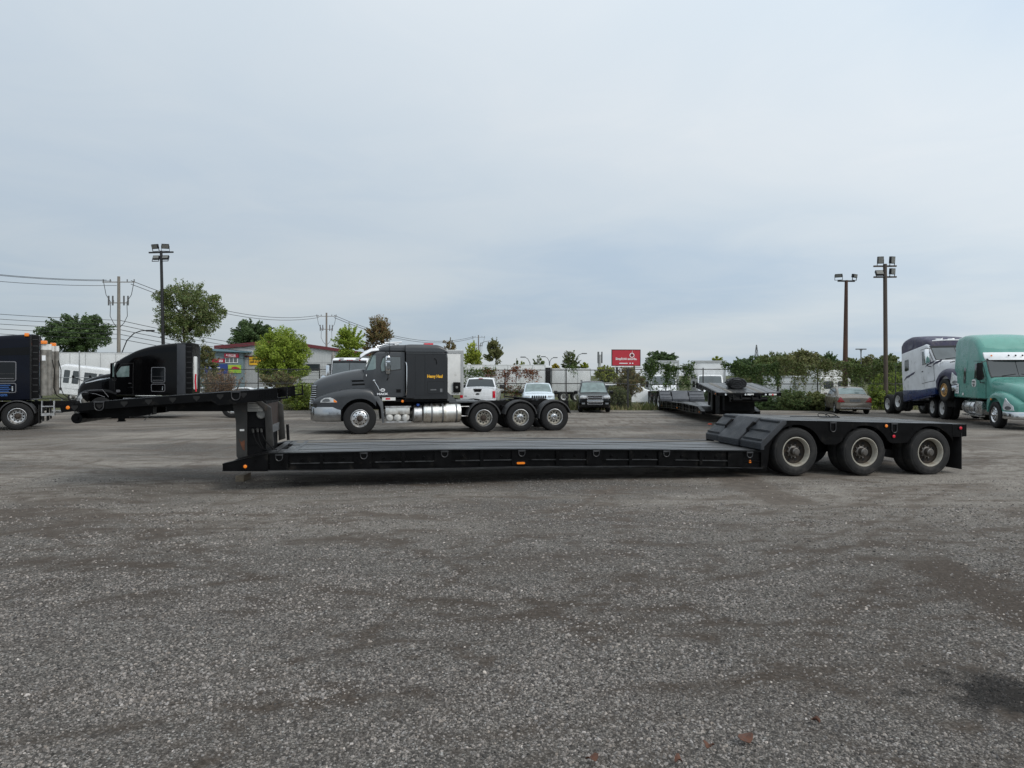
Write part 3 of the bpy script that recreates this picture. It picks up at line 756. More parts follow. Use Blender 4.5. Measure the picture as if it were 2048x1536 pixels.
        g = MB(); g.box((3.69, min(y, y + sg * 0.12), 0.775), (3.96, max(y, y + sg * 0.12), REARZ(3.9) - 0.002)); g.build("tail_bracket", "black_paint", root)
        lamp(root, 3.88, 0.965, y, sg, "red_lens", 0.036, "tail_light")
        lamp(root, 2.08, 1.035, y + sg * 0.004, sg, "amber", 0.036)
        lamp(root, 2.26, 0.81, y + sg * 0.004, sg, "red_lens", 0.036)
        tie_ring(root, 0.83, 1.07, y, sg, 0.062, 0.08); tie_ring(root, 2.27, 1.03, y, sg, 0.062, 0.08)
        g = MB(); g.box((3.90, y + sg * 0.30 - 0.31, 0.07), (3.915, y + sg * 0.30 + 0.31, 0.86)); g.build("mud_flap", "rubber_dark", root, bevel=0.006)
    g = MB(); g.box((3.965, 0.0, 0.78), (4.04, WT, REARZ(4.0) - 0.002)); g.build("tail_beam", "black_paint", root)
    g = MB()
    for s in np.arange(-0.1, 3.7, 0.5): g.box((s - 0.04, 0.06, REARZ(s) - 0.17), (s + 0.04, WT - 0.06, REARZ(s) - 0.055))
    for w0 in (0.78, 1.62): g.prism([(-0.7, 0.3), (-0.2, 0.98), (3.9, 0.86), (3.9, 0.62), (-0.4, 0.3)], w0, w0 + 0.16)
    for hx, hz in hubs: g.tube([(hx, 0.15, hz), (hx, WT - 0.15, hz)], 0.075, 12)
    g.build("rear_frame", "black_matte", root)
    for hx, hz in hubs:
        for y in (0.0, WT):
            sg = 1 if y > 1 else -1; w = 0.27
            wheel(root, (hx, y - sg * w / 2, hz), r=0.50, w=w, rr=0.29, style="concave", rim=rim, disc=disc, hub="hub_steel", side=sg, tyre=tyre, cap=0.13)
            wheel(root, (hx, y - sg * (1.5 * w + 0.06), hz), r=0.50, w=w, rr=0.29, style="convex", rim=disc, disc=disc, hub="hub_rust", side=sg, tyre=tyre, cap=0.02)
    # --- gooseneck
    for y, sg in ((0.0, 1), (WT, -1)):
        pts = [(-13.96, gt(-13.96)), (-12.9, gt(-12.9)), (-12.16, gt(-12.16)), (-11.3, gt(-11.3)), (-10.66, gt(-10.66))]
        d = gt(-12.16) - 1.745
        low = [(-10.66, 1.64 + d), (-11.35, 1.57 + d), (-11.47, 1.645 + d), (-12.16, 1.60 + d), (-13.93, 1.465 + gt(-13.93) - 1.602)]
        g = MB(); g.prism(pts + low, y + sg * 0.006, y + sg * 0.07)
        g.build("gooseneck_rail", "black_paint", root)
        # notches with dark recess plates
        for k in range(8):
            s = -13.72 + 0.40 * k; z = gt(s) - 0.035
            g = MB(); g.prism([(s - 0.055, z), (s + 0.055, z), (s + 0.055, z - 0.035), (s, z - 0.095), (s - 0.055, z - 0.035)], y - sg * 0.004, y + sg * 0.03)
            g.build("rail_pocket", "hole", root)
        for s in (-13.32, -11.05): tie_ring(root, s, gt(s) - 0.055, y, sg, 0.072, 0.03)
        lamp(root, -13.82, gt(-13.82) - 0.062, y + sg * 0.006, sg, "amber", 0.034)
        e0, e1 = gt(-10.66), gt(-10.17)
        g = MB(); g.prism([(-10.66, e0), (-10.33, gt(-10.33)), (-10.33, 1.70 + d), (-10.66, 1.67 + d)], y + sg * 0.012, y + sg * 0.07)
        for k in range(12):
            s = -10.64 + 0.026 * k; g.box((s, min(y + sg * 0.002, y + sg * 0.02), 1.69 + d), (s + 0.012, max(y + sg * 0.002, y + sg * 0.02), gt(s) - 0.02))
        g.prism([(-10.33, gt(-10.33)), (-10.17, e1), (-10.17, e1 - 0.018), (-10.33, gt(-10.33) - 0.018)], y + sg * 0.012, y + sg * 0.07)
        g.prism([(-10.66, 1.67 + d), (-10.15, 1.715 + d), (-10.15, 1.685 + d), (-10.66, 1.635 + d)], y, y + sg * 0.10)
        g.box((-10.19, min(y + sg * 0.012, y + sg * 0.07), 1.70 + d), (-10.165, max(y + sg * 0.012, y + sg * 0.07), e1 - 0.01))
        g.build("gooseneck_wing", "black_paint", root)
    if gooseneck_planks:
        for k, w0 in enumerate([0.09 + 0.2 * i for i in range(12)]):
            g = MB(); rg = []
            for s in (-13.93, -12.8, -11.5, -10.35):
                t = gt(s) + 0.004 * math.sin(k * 2.3); rg.append([(s, w0, t), (s, w0 + 0.19, t), (s, w0 + 0.19, t - 0.05), (s, w0, t - 0.05)])
            g.rings(rg); g.build("deck_plank", "deck_plank_pale" if k in (3, 9) else "deck_plank", root)
    else:
        g = MB(); g.prism([(-13.94, gt(-13.94) - 0.004), (-12.16, gt(-12.16) - 0.004), (-10.66, gt(-10.66) - 0.004), (-10.66, gt(-10.66) - 0.03), (-12.16, gt(-12.16) - 0.03), (-13.94, gt(-13.94) - 0.03)], 0.07, WT - 0.07)
        g.build("gooseneck_deck", "black_matte", root)
    d = gt(-12.16) - 1.745; dn = gt(-13.9) - 1.605
    for w0 in (0.78, 1.56):
        g = MB(); g.prism([(-13.95, 1.40 + dn), (-13.95, 1.52 + dn), (-12.68, 1.66 + d), (-12.68, 1.375 + d), (-13.0, 1.345 + d), (-13.86, 1.31 + dn)], w0, w0 + 0.22)
        g.prism([(-12.45, 1.43 + d), (-12.45, 1.68 + d), (-10.7, 1.80 + d), (-10.7, 1.42 + d)], w0, w0 + 0.22)
        g.box((-12.7, w0 + 0.03, 1.52 + d), (-12.4, w0 + 0.19, 1.66 + d))
        g.build("gooseneck_beam", "black_paint", root)
    g = MB(); g.box((-13.96, 0.07, 1.47 + dn), (-13.90, WT - 0.07, 1.575 + dn)); g.box((-13.4, 0.8, 1.31 + dn), (-13.1, 1.76, 1.36 + dn)); g.build("nose_beam", "black_paint", root)
    g = MB(); g.tube([(-13.90, 0.55, 1.33 + dn), (-13.90, 2.01, 1.33 + dn)], 0.095, 18); g.lathe([(0.03, 0), (0.03, -0.02), (0, -0.022)], 10, 0, (-13.90, 0.55, 1.33 + dn)); g.build("nose_roller", "black_paint", root)
    g = MB(); g.box((-13.30, 0.82, 1.255 + dn), (-13.22, 0.94, 1.33 + dn)); g.box((-13.315, 0.81, 1.245 + dn), (-13.205, 0.95, 1.262 + dn)); g.build("locking_foot", "black_matte", root)
    g = MB(); g.tube([(-12.68, 0.7, 1.40 + d), (-12.75, 0.68, 1.33 + d), (-12.80, 0.66, 1.27 + d)], 0.008, 5); g.build("release_lever", "steel_grey", root)
    # --- the upright neck standing on the lower deck
    for y, sg in ((0.50, 1), (2.06, -1)):
        p = [(-11.21, 1.575), (-11.19, 1.45), (-11.15, 1.25), (-11.14, 0.60), (-11.11, 0.54), (-10.95, 0.59), (-10.95, 1.60)]
        g = MB(); g.prism(p, y, y + sg * 0.05); g.build("neck_front_plate", "neck_metal", root)
        p = [(-10.74, 1.66), (-10.52, 1.50), (-10.47, 0.78), (-10.60, 0.74), (-10.63, 1.44), (-10.80, 1.62)]
        g = MB(); g.prism(p, y - sg * 0.03, y + sg * 0.05); g.build("neck_flange", "neck_metal", root, bevel=0.006)
    g = MB(); g.box((-10.96, 0.55, 0.60), (-10.62, 2.01, 1.62)); g.box((-10.97, 0.535, 1.13), (-10.6, 0.56, 1.15)); g.box((-10.97, 0.535, 0.80), (-10.66, 0.56, 0.815))
    g.build("neck_box", "black_matte", root)
    g = MB(); g.box((-10.63, 0.56, 1.12), (-10.605, 2.0, 1.56)); g.build("neck_panel", "neck_rust", root)
    g = MB(); g.box((-10.60, 0.6, 0.98), (-10.58, 1.96, 1.13)); g.build("neck_panel", "steel_grey", root)
    if neck_details:
        g = MB(); g.box((-10.94, 0.485, 1.43), (-10.665, 0.50, 1.605)); pl = g.build("name_plate", "plate_silver", root)
        g = MB()
        for k in range(5): g.box((-10.92, 0.4825, 1.455 + 0.03 * k), (-10.75 + 0.04 * (k % 2), 0.4845, 1.463 + 0.03 * k))
        g.build("name_plate_print", "dark_plastic", pl)
        g = MB(); g.lathe([(0.09, 0), (0.085, -0.03), (0.07, -0.036), (0.065, -0.028), (0, -0.028)], 20, 0, (-10.70, 0.55, 1.375)); g.box((-10.745, 0.515, 1.37), (-10.655, 0.53, 1.38)); g.build("round_gauge", "plate_silver", root)
        for k, (s, z, e) in enumerate(((-10.84, 1.08, -10.66), (-10.76, 1.09, -10.64), (-10.69, 1.085, -10.46))):
            g = MB(); g.tube([(s, 0.55, z), (s + 0.01, 0.47, z), (s + 0.02, 0.42, z - 0.07), (s + (e - s) * 0.35, 0.40, z - 0.2), (e, 0.38, 0.73), (e + 0.06, 0.42, 0.71)], 0.012, 7)
            g.build("hose", "black_matte", root)
            g = MB(); g.tube([(s - 0.02, 0.55, z), (s, 0.46, z), (s + 0.015, 0.425, z - 0.05)], [0.03, 0.026, 0.018], 8); g.build("hose_coupling", "neck_metal", root)
        g = MB(); g.box((-11.08, 0.490, 1.065), (-11.0, 0.4985, 1.10)); g.build("sticker", "white_dirty", root)
        g = MB(); g.prism([(-11.10, 0.93), (-11.06, 0.86), (-10.99, 0.90), (-10.99, 0.70), (-11.03, 0.72)], 0.492, 0.499); g.build("rust_scrape", "rust", root)
        g = MB(); g.tube([(-10.42, 2.0, 1.08), (-10.40, 1.98, 0.75)], 0.03, 8); g.build("neck_jack", "black_matte", root)
    if front_lights:
        dz = gt(-13.9)
        for w in (0.35, 0.62, 1.25, 1.42, 2.2):
            g = MB(); g.lathe([(0.04, 0), (0.035, -0.02), (0, -0.022)], 12, 0, (-13.965, w, dz - 0.09), "x"); g.build("front_lamp", "lens_clear" if w > 0.4 else "red_lens", root)
        for w in (1.0, 1.75):
            g = MB(); g.tube([(-13.97, w - 0.16, dz - 0.1), (-14.05, w - 0.16, dz - 0.3), (-14.05, w + 0.16, dz - 0.3), (-13.97, w + 0.16, dz - 0.1)], 0.035, 8); g.build("bump_stop", "black_matte", root)
        g = MB(); g.box((-13.985, 1.1, dz - 0.11), (-13.965, 1.35, dz - 0.05)); g.box((-13.985, 0.2, dz - 0.11), (-13.965, 0.5, dz - 0.05)); g.build("reflector", "white_dirty", root)
        g = MB(); g.box((-12.2, 0.55, 0.42), (-11.5, 2.0, 1.55)); g.box((-12.6, 0.65, 0.6), (-12.2, 1.9, 1.45)); g.build("neck_block", "black_matte", root)

tr = thing("lowboy_trailer", "long black lowboy trailer in the foreground with raised gooseneck and three rear axles", "trailer", (5.9, 14.75, -0.015), 10)
lowboy(tr)
g = MB(); M1 = at(489, 958, 14.36)
g.box((-0.085, -0.24, 0.0), (0.085, 0.24, 0.125))
o = g.build("wooden_block", "wood_block", None, bevel=0.012, loc=(M1.x - 0.02, 14.35, -0.02), rot=(0, 0, R(4)))
tag(o, "short wooden block wedged under the nose of the long trailer", "block")
# loops of cable lying on the rear deck
c0 = tr.matrix_basis @ Vector((0, 0, 0))
TRM = Matrix.Translation((5.9, 14.75, 0)) @ Matrix.Rotation(R(10), 4, "Z")
g = MB(); pts = []
for k in range(46):
    a = 2 * math.pi * k / 22; c = 1.55 + 0.20 * (k // 23)
    pts.append(TRM @ Vector((c + 0.14 * math.cos(a), 1.35 + 0.16 * math.sin(a), REARZ(c) + 0.015 + 0.075 * max(0, math.sin(a)))))
pts = [TRM @ Vector((0.5 + 0.2 * k, 1.05 + 0.07 * k, REARZ(0.5 + 0.2 * k) + 0.02)) for k in range(5)] + pts
g.tube(pts, 0.009, 6)
tag(g.build("cable", "black_matte", None), "black cable lying in two loops on the rear deck of the long trailer", "cable")
# ------------------------------------------------------------------ the dark grey heavy-haul tractor
mat("mack_grey", (0.030, 0.033, 0.037), 0.34, var=0.06, vscale=3, coat=0.25, rvar=0.05)
mat("mack_sleeper", (0.009, 0.0105, 0.013), 0.42, var=0.08, vscale=3, rvar=0.05)
mat("yellow_letters", (0.80, 0.42, 0.02), 0.5)
mat("white_letters", (0.75, 0.76, 0.78), 0.5)
mat("grey_skirt", (0.075, 0.08, 0.085), 0.5, var=0.15)
mat("blue_cap", (0.02, 0.09, 0.42), 0.4)
mat("air_tank_white", (0.50, 0.50, 0.48), 0.45, var=0.25, vscale=9, col2=(0.3, 0.28, 0.24), c2scale=8)
def quarter_fender(root, x, z, y0, y1, r, a0, a1, m="dark_plastic"):
    g = MB(); rg = []
    for k in range(19):
        a = R(a0 + (a1 - a0) * k / 18)
        ca, sa = math.cos(a), math.sin(a)
        prof = [(r, y0), (r + 0.012, y0), (r + 0.012, y0 + (y1 - y0) * 0.2), (r + 0.022, y0 + (y1 - y0) * 0.22), (r + 0.022, y0 + (y1 - y0) * 0.36), (r + 0.012, y0 + (y1 - y0) * 0.38), (r + 0.012, y0 + (y1 - y0) * 0.62), (r + 0.022, y0 + (y1 - y0) * 0.64), (r + 0.022, y0 + (y1 - y0) * 0.78), (r + 0.012, y0 + (y1 - y0) * 0.8), (r + 0.012, y1), (r - 0.03, y1 + (0.012 if y1 > y0 else -0.012)), (r - 0.03, y1), (r, y1 - (0.01 if y1 > y0 else -0.01))]
        rg.append([(x + p * ca, yy, z + p * sa) for p, yy in prof])
    g.rings(rg); return g.build("mudguard", m, root, angle=28)

def mack():
    n = Vector((-math.sin(R(13)), math.cos(R(13)), 0)); base = Vector((-5.37, 25.1, -0.012)) + n * 1.22
    t = thing("semi_truck", "dark grey tri-axle heavy haul truck parked behind the long trailer", "truck", base, 193)
    arch = [(0.0, 0.58, 0.70)]
    low = Body([(-0.56, 0.75), (1.62, 0.98)], [(-0.56, 1.40), (-0.42, 1.60), (-0.1, 1.66), (0.35, 1.63), (0.75, 1.56), (1.2, 1.44), (1.5, 1.30), (1.62, 1.22)],
               [(-0.56, 1.20), (0.5, 1.22), (1.0, 1.17), (1.35, 1.04), (1.55, 0.88), (1.62, 0.78)], r=0.20, arches=arch, crown=0.0, rlow=0.02)
    low.build("front_fender", "mack_grey", t, 26)
    hood = Body([(-0.46, 1.25), (1.68, 1.05)], [(-0.46, 2.33), (0.0, 2.30), (0.45, 2.23), (0.95, 2.11), (1.35, 1.98), (1.55, 1.875), (1.64, 1.78), (1.68, 1.68)],
                [(-0.46, 1.04), (0.0, 1.0), (0.5, 0.94), (1.0, 0.86), (1.4, 0.76), (1.6, 0.66), (1.68, 0.58)], r=0.34, th=0.06, belt=1.2, crown=0.03)
    hood.build("hood", "mack_grey", t, 26)
    for z0, z1 in ((1.86, 1.92), (1.735, 1.80)):
        hood.side([(0.28, z0), (0.26, z1), (-0.2, z1 + 0.015), (-0.22, z0 + 0.02)], "hood_vent", "black_matte", t, 0.004, (1, -1))
    hood.side([(0.30, 1.925), (-0.24, 1.94), (-0.24, 1.955), (0.30, 1.945)], "hood_vent_lip", "mack_grey", t, 0.03, (1, -1))
    # grille with chrome bars, headlights, bumper
    g = MB(); g.prism(rrect(-0.50, 1.06, 0.50, 1.78, 0.08), 1.64, 1.695, axis="x"); g.build("grille_frame", "dark_plastic", t)
    hood.side([(1.52, 1.10), (1.67, 1.10), (1.655, 1.5), (1.60, 1.72), (1.50, 1.74)], "grille_side", "hole", t, 0.004, (1, -1), 4)
    for k in range(9):
        z = 1.11 + 0.076 * k; wd = 0.52 - 0.012 * k; xo = 1.76 - 0.012 * k
        hp = [(x, hood.y(x, z) + 0.016, z) for x in (1.50, 1.56, 1.61, 1.645)]
        half = hp + [(xo - 0.03, wd + 0.02, z), (xo - 0.004, wd * 0.6, z), (xo, wd * 0.3, z)]
        g = MB(); g.tube([(a, -b, c) for a, b, c in half] + [(xo + 0.002, 0, z)] + half[::-1], 0.018, 8, flat=0.9)
        g.build("grille_bar", "chrome", t)
    hl = [(1.36, 1.15), (1.33, 1.23), (1.22, 1.305), (1.02, 1.325), (0.90, 1.28), (0.80, 1.20), (0.78, 1.16), (0.82, 1.145)]
    low.side(hl, "headlight", "lens_clear", t, 0.012, (1, -1), 4)
    low.side([(1.30, 1.17), (1.27, 1.235), (1.18, 1.285), (1.06, 1.275), (1.02, 1.19), (1.08, 1.165)], "headlamp_bowl", "lens_dark", t, 0.0135, (1, -1), 3)
    low.side([(0.90, 1.26), (0.80, 1.19), (0.785, 1.16), (0.83, 1.15), (0.90, 1.16)], "turn_signal", "amber", t, 0.018, (1, -1), 3)
    plan = [(0.66, 1.20), (1.05, 1.20), (1.35, 1.10), (1.56, 0.94), (1.68, 0.70), (1.72, 0.4), (1.73, 0)]
    plan = plan + [(x, -y) for x, y in plan[-2::-1]]
    g = MB(); rg = []
    for (z, ins) in ((0.475, 0.06), (0.50, 0.012), (0.56, 0.0), (0.92, 0.0), (0.985, 0.02), (1.0, 0.05)):
        c = [(x - ins, y - ins * (1 if y > 0 else -1 if y < 0 else 0), z) for x, y in plan]
        rg.append(c + [(x - 0.08, y * 0.93, z) for x, y in plan[::-1]])
    g.rings(rg); g.build("bumper", "chrome_dull", t, angle=30)
    g = MB(); g.prism([(0.7, 0.985), (1.60, 0.985), (1.60, 1.10), (0.7, 1.04)], -0.95, 0.95); g.box((-0.5, -0.55, 0.45), (1.55, 0.55, 1.3)); g.build("engine_bay", "hole", t)
    g = MB(); g.box((1.74, -0.3, 0.88), (1.76, 0.1, 1.06)); g.build("licence_plate", "white_dirty", t)
    # cab
    cab = Body([(-1.58, 1.30), (-0.2, 1.30)], [(-1.58, 2.98), (-1.2, 2.98), (-0.62, 2.96), (-0.5, 2.90), (-0.42, 2.78), (-0.24, 2.42), (-0.16, 2.27), (-0.12, 2.0)],
               [(-1.58, 1.08), (-0.5, 1.06), (-0.3, 1.02), (-0.12, 0.97)], r=0.09, th=0.10, belt=2.2, smooth=False)
    cab.build("cab", "mack_grey", t, 30)
    cab.top_panel(-0.475, -0.19, 0.96, 0.98, "windshield", "glass_light", t, 0.012)
    cab.top_panel(-0.485, -0.44, 0.97, 0.97, "windshield_shade", "glass_dark", t, 0.020)
    # quarter glass beside the windshield
    cab.side([(-0.46, 2.30), (-0.24, 2.28), (-0.46, 2.80), (-0.56, 2.82), (-0.56, 2.34)], "corner_window", "glass_light", t, 0.008, (1, -1), 3)
    for sg in (1, -1):
        door = sub("door", t)
        cab.side([(-1.52, 1.33), (-0.66, 1.33), (-0.62, 2.20), (-0.66, 2.86), (-1.50, 2.86)], "door_panel", "mack_grey", door, 0.012, (sg,))
        cab.side([(-1.46, 2.30), (-0.74, 2.20), (-0.70, 2.45), (-0.80, 2.78), (-1.46, 2.78)], "window_seal", "dark_plastic", door, 0.017, (sg,))
        cab.side([(-1.43, 2.33), (-0.90, 2.26), (-0.90, 2.76), (-1.43, 2.76)], "side_window", "glass_grey", door, 0.022, (sg,))
        cab.side([(-0.87, 2.26), (-0.76, 2.24), (-0.73, 2.45), (-0.81, 2.70), (-0.87, 2.74)], "vent_window", "glass_light", door, 0.022, (sg,))
        cab.side([(-1.44, 1.48), (-1.28, 1.48), (-1.28, 1.60), (-1.44, 1.60)], "handle", "black_matte", door, 0.022, (sg,))
        y = 1.24 * sg
        g = MB(); rg = []
        for z, q in ((2.16, 0.7), (2.2, 0.95), (2.45, 1.0), (2.74, 1.0), (2.79, 0.7)):
            rg.append([(-0.98 + 0.10 * q * math.cos(a) , y + sg * 0.02 + 0.07 * q * math.sin(a), z) for a in [2 * math.pi * k / 14 for k in range(14)]])
        g.rings(rg); mr = g.build("mirror", "chrome", t)
        g = MB()
        for z in (2.22, 2.36, 2.56, 2.63): g.box((-1.06, y + sg * 0.088 - 0.006, z - 0.012), (-0.9, y + sg * 0.088 + 0.006, z + 0.012))
        g.box((-1.05, y + sg * 0.08 - 0.01, 2.40), (-0.93, y + sg * 0.08 + 0.012, 2.54)); g.box((-1.05, y + sg * 0.08 - 0.01, 2.65), (-0.93, y + sg * 0.08 + 0.012, 2.73))
        g.build("mirror_glass", "glass", mr)
        g = MB(); g.tube([(-0.98, y, 2.78), (-0.96, y, 2.90), (-0.90, sg * 1.03, 2.93)], 0.014, 6); g.tube([(-0.98, y, 2.18), (-0.99, y, 2.02), (-0.95, sg * 1.1, 1.93)], 0.02, 6); g.build("mirror_arm", "dark_plastic", t)
        g = MB(); g.tube([(-1.59, sg * 1.12, 2.58), (-1.63, sg * 1.20, 2.55), (-1.645, sg * 1.22, 2.42), (-1.645, sg * 1.22, 1.55), (-1.62, sg * 1.20, 1.40), (-1.59, sg * 1.12, 1.36)], 0.02, 8); g.build("grab_handle", "chrome", t)
        g = MB(); g.tube([(-0.50, sg * 1.18, 1.90), (-0.62, sg * 1.22, 1.70), (-0.70, sg * 1.19, 1.52)], 0.016, 6); g.lathe([(0.0, -0.02), (0.04, -0.01), (0.04, 0.01), (0, 0.02)], 10, 0, (-0.49, sg * 1.2, 1.91)); g.build("hood_latch", "chrome", t)
    cab.side([(-0.80 + 0.085 * math.cos(R(q)), 1.575 + 0.06 * math.sin(R(q))) for q in range(0, 360, 30)], "emblem", "white_letters", t, 0.016, (1,), 2)
    cab.side([(-0.80 + 0.055 * math.cos(R(q)), 1.575 + 0.028 * math.sin(R(q))) for q in range(0, 360, 45)], "emblem_centre", "steel_grey", t, 0.019, (1,), 1)
    text("door_lettering", "MACK", 0.10, "white_letters", t, (-0.60, 1.097, 1.40), (R(90), 0, R(180)), 1.35, bold=0.004)
    text("unit_number", "13-4", 0.10, "white_letters", t, (-0.20, 1.005, 2.07), (R(90), 0, R(180)), 1.2, bold=0.003)
    g = MB(); g.box((-1.25, 1.10, 1.20), (-0.78, 1.13, 1.31)); s_ = g.build("marker_strip", "white_dirty", t)
    g = MB(); g.box((-1.06, 1.131, 1.23), (-0.90, 1.134, 1.29)); g.build("marker_red", "red_lens", s_)
    # white visor and roof gear
    g = MB(); rg = []
    for (x, z, w) in ((-0.02, 2.83, 1.0), (-0.20, 2.96, 1.04), (-0.42, 3.07, 1.02), (-0.66, 3.10, 0.96)):
        rg.append([(x, -w, z - 0.10), (x, -w * 0.94, z - 0.02), (x, -w * 0.5, z + 0.02), (x, 0, z + 0.03), (x, w * 0.5, z + 0.02), (x, w * 0.94, z - 0.02), (x, w, z - 0.10), (x - 0.02, w * 0.97, z - 0.12), (x - 0.02, w * 0.92, z - 0.045), (x - 0.02, 0, z + 0.005), (x - 0.02, -w * 0.92, z - 0.045), (x - 0.02, -w * 0.97, z - 0.12)])
    g.rings(rg); g.build("sun_visor", "white_paint", t, angle=40)
    roof = Body([(-1.60, 2.94), (-0.62, 2.94)], [(-1.60, 3.20), (-1.2, 3.19), (-0.85, 3.13), (-0.62, 3.02)], [(-1.60, 1.04), (-1.0, 0.99), (-0.62, 0.9)], r=0.14, crown=0.03)
    roof.build("roof_fairing", "mack_grey", t, 12)
    for y in (-0.75, -0.3, 0.0, 0.3, 0.75):
        g = MB(); g.lathe([(0.05, 0), (0.045, 0.03), (0.0, 0.05)], 10, 0, (-0.50, y, 3.04), "z"); g.build("cab_light", "amber", t)
    for sg in (1, -1):
        g = MB(); g.tube([(-0.62, sg * 0.62, 3.16), (-0.72, sg * 0.62, 3.17), (-1.1, sg * 0.62, 3.24), (-1.25, sg * 0.62, 3.25)], [0.07, 0.03, 0.025, 0.03], 10); g.build("air_horn", "chrome", t)
        g = MB(); g.tube([(-0.9, sg * 0.78, 3.26), (-0.95, sg * 0.78, 3.28), (-1.5, sg * 0.78, 3.30)], [0.06, 0.025, 0.03], 10); g.box((-1.3, sg * 0.76, 3.1), (-1.25, sg * 0.80, 3.28)); g.build("air_horn", "white_paint", t)
    g = MB(); g.box((-0.72, -0.70, 3.10), (-0.66, 0.70, 3.13)); g.build("roof_rack", "white_paint", t)
    g = MB(); g.tube([(-1.05, 1.02, 2.88), (-1.05, 1.04, 3.3), (-1.06, 1.05, 4.1)], [0.012, 0.008, 0.005], 5); g.build("antenna", "black_matte", t)
    # sleeper
    sl = Body([(-3.12, 1.24), (-1.62, 1.24)], [(-3.12, 2.88), (-3.08, 2.98), (-2.95, 3.12), (-2.7, 3.20), (-1.8, 3.21), (-1.62, 3.19)], [(-3.12, 1.20), (-1.62, 1.20)], r=0.22, th=0.03, belt=2.9, crown=0.02)
    sl.build("sleeper", "mack_sleeper", t, 20)
    sr = Body([(-3.135, 2.90), (-1.605, 2.90)], [(-3.135, 2.93), (-3.09, 3.0), (-2.95, 3.13), (-2.7, 3.21), (-1.8, 3.22), (-1.605, 3.20)], [(-3.135, 1.212), (-1.605, 1.212)], r=0.22, th=0.03, belt=2.9, crown=0.02)
    sr.build("sleeper_roof", "mack_grey", t, 20)
    sl.side([(-3.11, 2.88), (-1.63, 2.88), (-1.63, 2.905), (-3.11, 2.905)], "drip_rail", "mack_grey", t, 0.022, (1, -1))
    sl.side([(-3.10, 1.255), (-1.9, 1.255), (-1.9, 1.36), (-3.10, 1.36)], "sill_trim", "mack_sleeper", t, 0.016, (1, -1))
    for sg in (1, -1):
        sl.side([(-3.05, 1.40), (-2.30, 1.40), (-2.30, 2.84), (-3.05, 2.84)], "sleeper_panel", "mack_sleeper", t, 0.012, (sg,))
        sl.side([(-2.28, 1.38), (-1.95, 1.38), (-1.95, 2.86), (-2.28, 2.86)], "sleeper_panel", "mack_sleeper", t, 0.010, (sg,))
        lk = sub("locker_door", t)
        sl.side(rrect(-2.99, 1.44, -2.38, 1.88, 0.03, 2), "door_gap", "hole", lk, 0.0135, (sg,), 1)
        sl.side(rrect(-2.98, 1.45, -2.39, 1.87, 0.03, 2), "door_panel", "mack_sleeper", lk, 0.018, (sg,), 1)
        sl.side([(-2.92, 1.50), (-2.84, 1.50), (-2.84, 1.62), (-2.92, 1.62)], "latch", "steel_grey", lk, 0.024, (sg,))
        sl.side([(-2.70, 1.56), (-2.49, 1.56), (-2.49, 1.59), (-2.57, 1.60), (-2.70, 1.60)], "badge", "steel_grey", lk, 0.024, (sg,))
    g = MB(); g.tube([(-2.72, 1.23, 2.5), (-2.70, 1.235, 2.66), (-2.62, 1.235, 2.72)], 0.01, 5); g.build("sleeper_hook", "black_matte", t)
    text("sleeper_lettering", "Heavy Haul", 0.155, "yellow_letters", t, (-2.37, 1.218, 2.015), (R(90), 0, R(180)), 0.78, bold=0.006)
    g = MB(); g.box((-2.75, -0.2, 3.225), (-2.35, 0.2, 3.25)); g.box((-2.72, -0.15, 3.25), (-2.38, 0.15, 3.31)); g.build("beacon", ["red_lens"], t, bevel=0.02)
    # skirt behind the fender, steps, air tanks, fuel tanks
    for sg in (1, -1):
        g = MB(); g.prism([(-0.42, 1.36), (-0.66, 1.36), (-0.80, 1.16), (-0.86, 0.42), (-0.78, 0.40), (-0.72, 0.95), (-0.60, 1.15)], sg * 1.12, sg * 1.19); g.build("fender_skirt", "grey_skirt", t, bevel=0.008)
        g = MB(); g.box((-1.80, sg * 1.15 - 0.12, 0.955), (-0.88, sg * 1.15 + 0.03, 1.0)); g.build("step", "alu", t)
        g = MB(); g.box((-1.80, sg * 1.15 - 0.12, 0.41), (-0.88, sg * 1.15 + 0.03, 0.455)); g.build("step", "alu", t)
        g = MB(); g.box((-1.76, sg * 1.08 - 0.02, 0.70), (-0.90, sg * 1.08 + 0.02, 0.95)); g.build("battery_box", "tank_alu", t, bevel=0.01)
        for x in (-1.04, -1.33, -1.62):
            g = MB(); g.lathe([(0.13, -0.5 * sg), (0.138, -0.05 * sg), (0.125, 0.0), (0.085, 0.035 * sg), (0.0, 0.05 * sg)], 18, 0, (x, sg * 1.08, 0.585)); g.build("air_tank", "air_tank_white", t)
        g = MB(); g.lathe([(0.30, -2.21), (0.32, -2.19), (0.32, -1.92), (0.30, -1.90)], 28, 0, (0, sg * 0.88, 0.70), "x"); g.build("fluid_tank", "alu", t)
        g = MB(); g.lathe([(0.06, 1.0), (0.055, 1.07), (0, 1.08)], 12, 0, (-2.07, sg * 0.93, 0.0), "z"); g.build("filler_cap", "blue_cap", t)
        g = MB(); g.lathe([(0.34, -3.62), (0.355, -3.59), (0.36, -3.56), (0.36, -2.30), (0.355, -2.27), (0.34, -2.25)], 32, 0, (0, sg * 0.86, 0.73), "x"); tk = g.build("fuel_tank", "tank_alu", t)
        for x in (-2.55, -2.95, -3.45):
            g = MB(); g.lathe([(0.361, x - 0.03), (0.368, x - 0.03), (0.368, x + 0.03), (0.361, x + 0.03)], 32, 0, (0, sg * 0.86, 0.73), "x"); g.build("tank_strap", "steel_grey", tk)
        g = MB(); g.box((-3.1, sg * 1.10, 1.15), (-0.9, sg * 0.7, 1.235)); g.build("cab_sill", "black_matte", t)
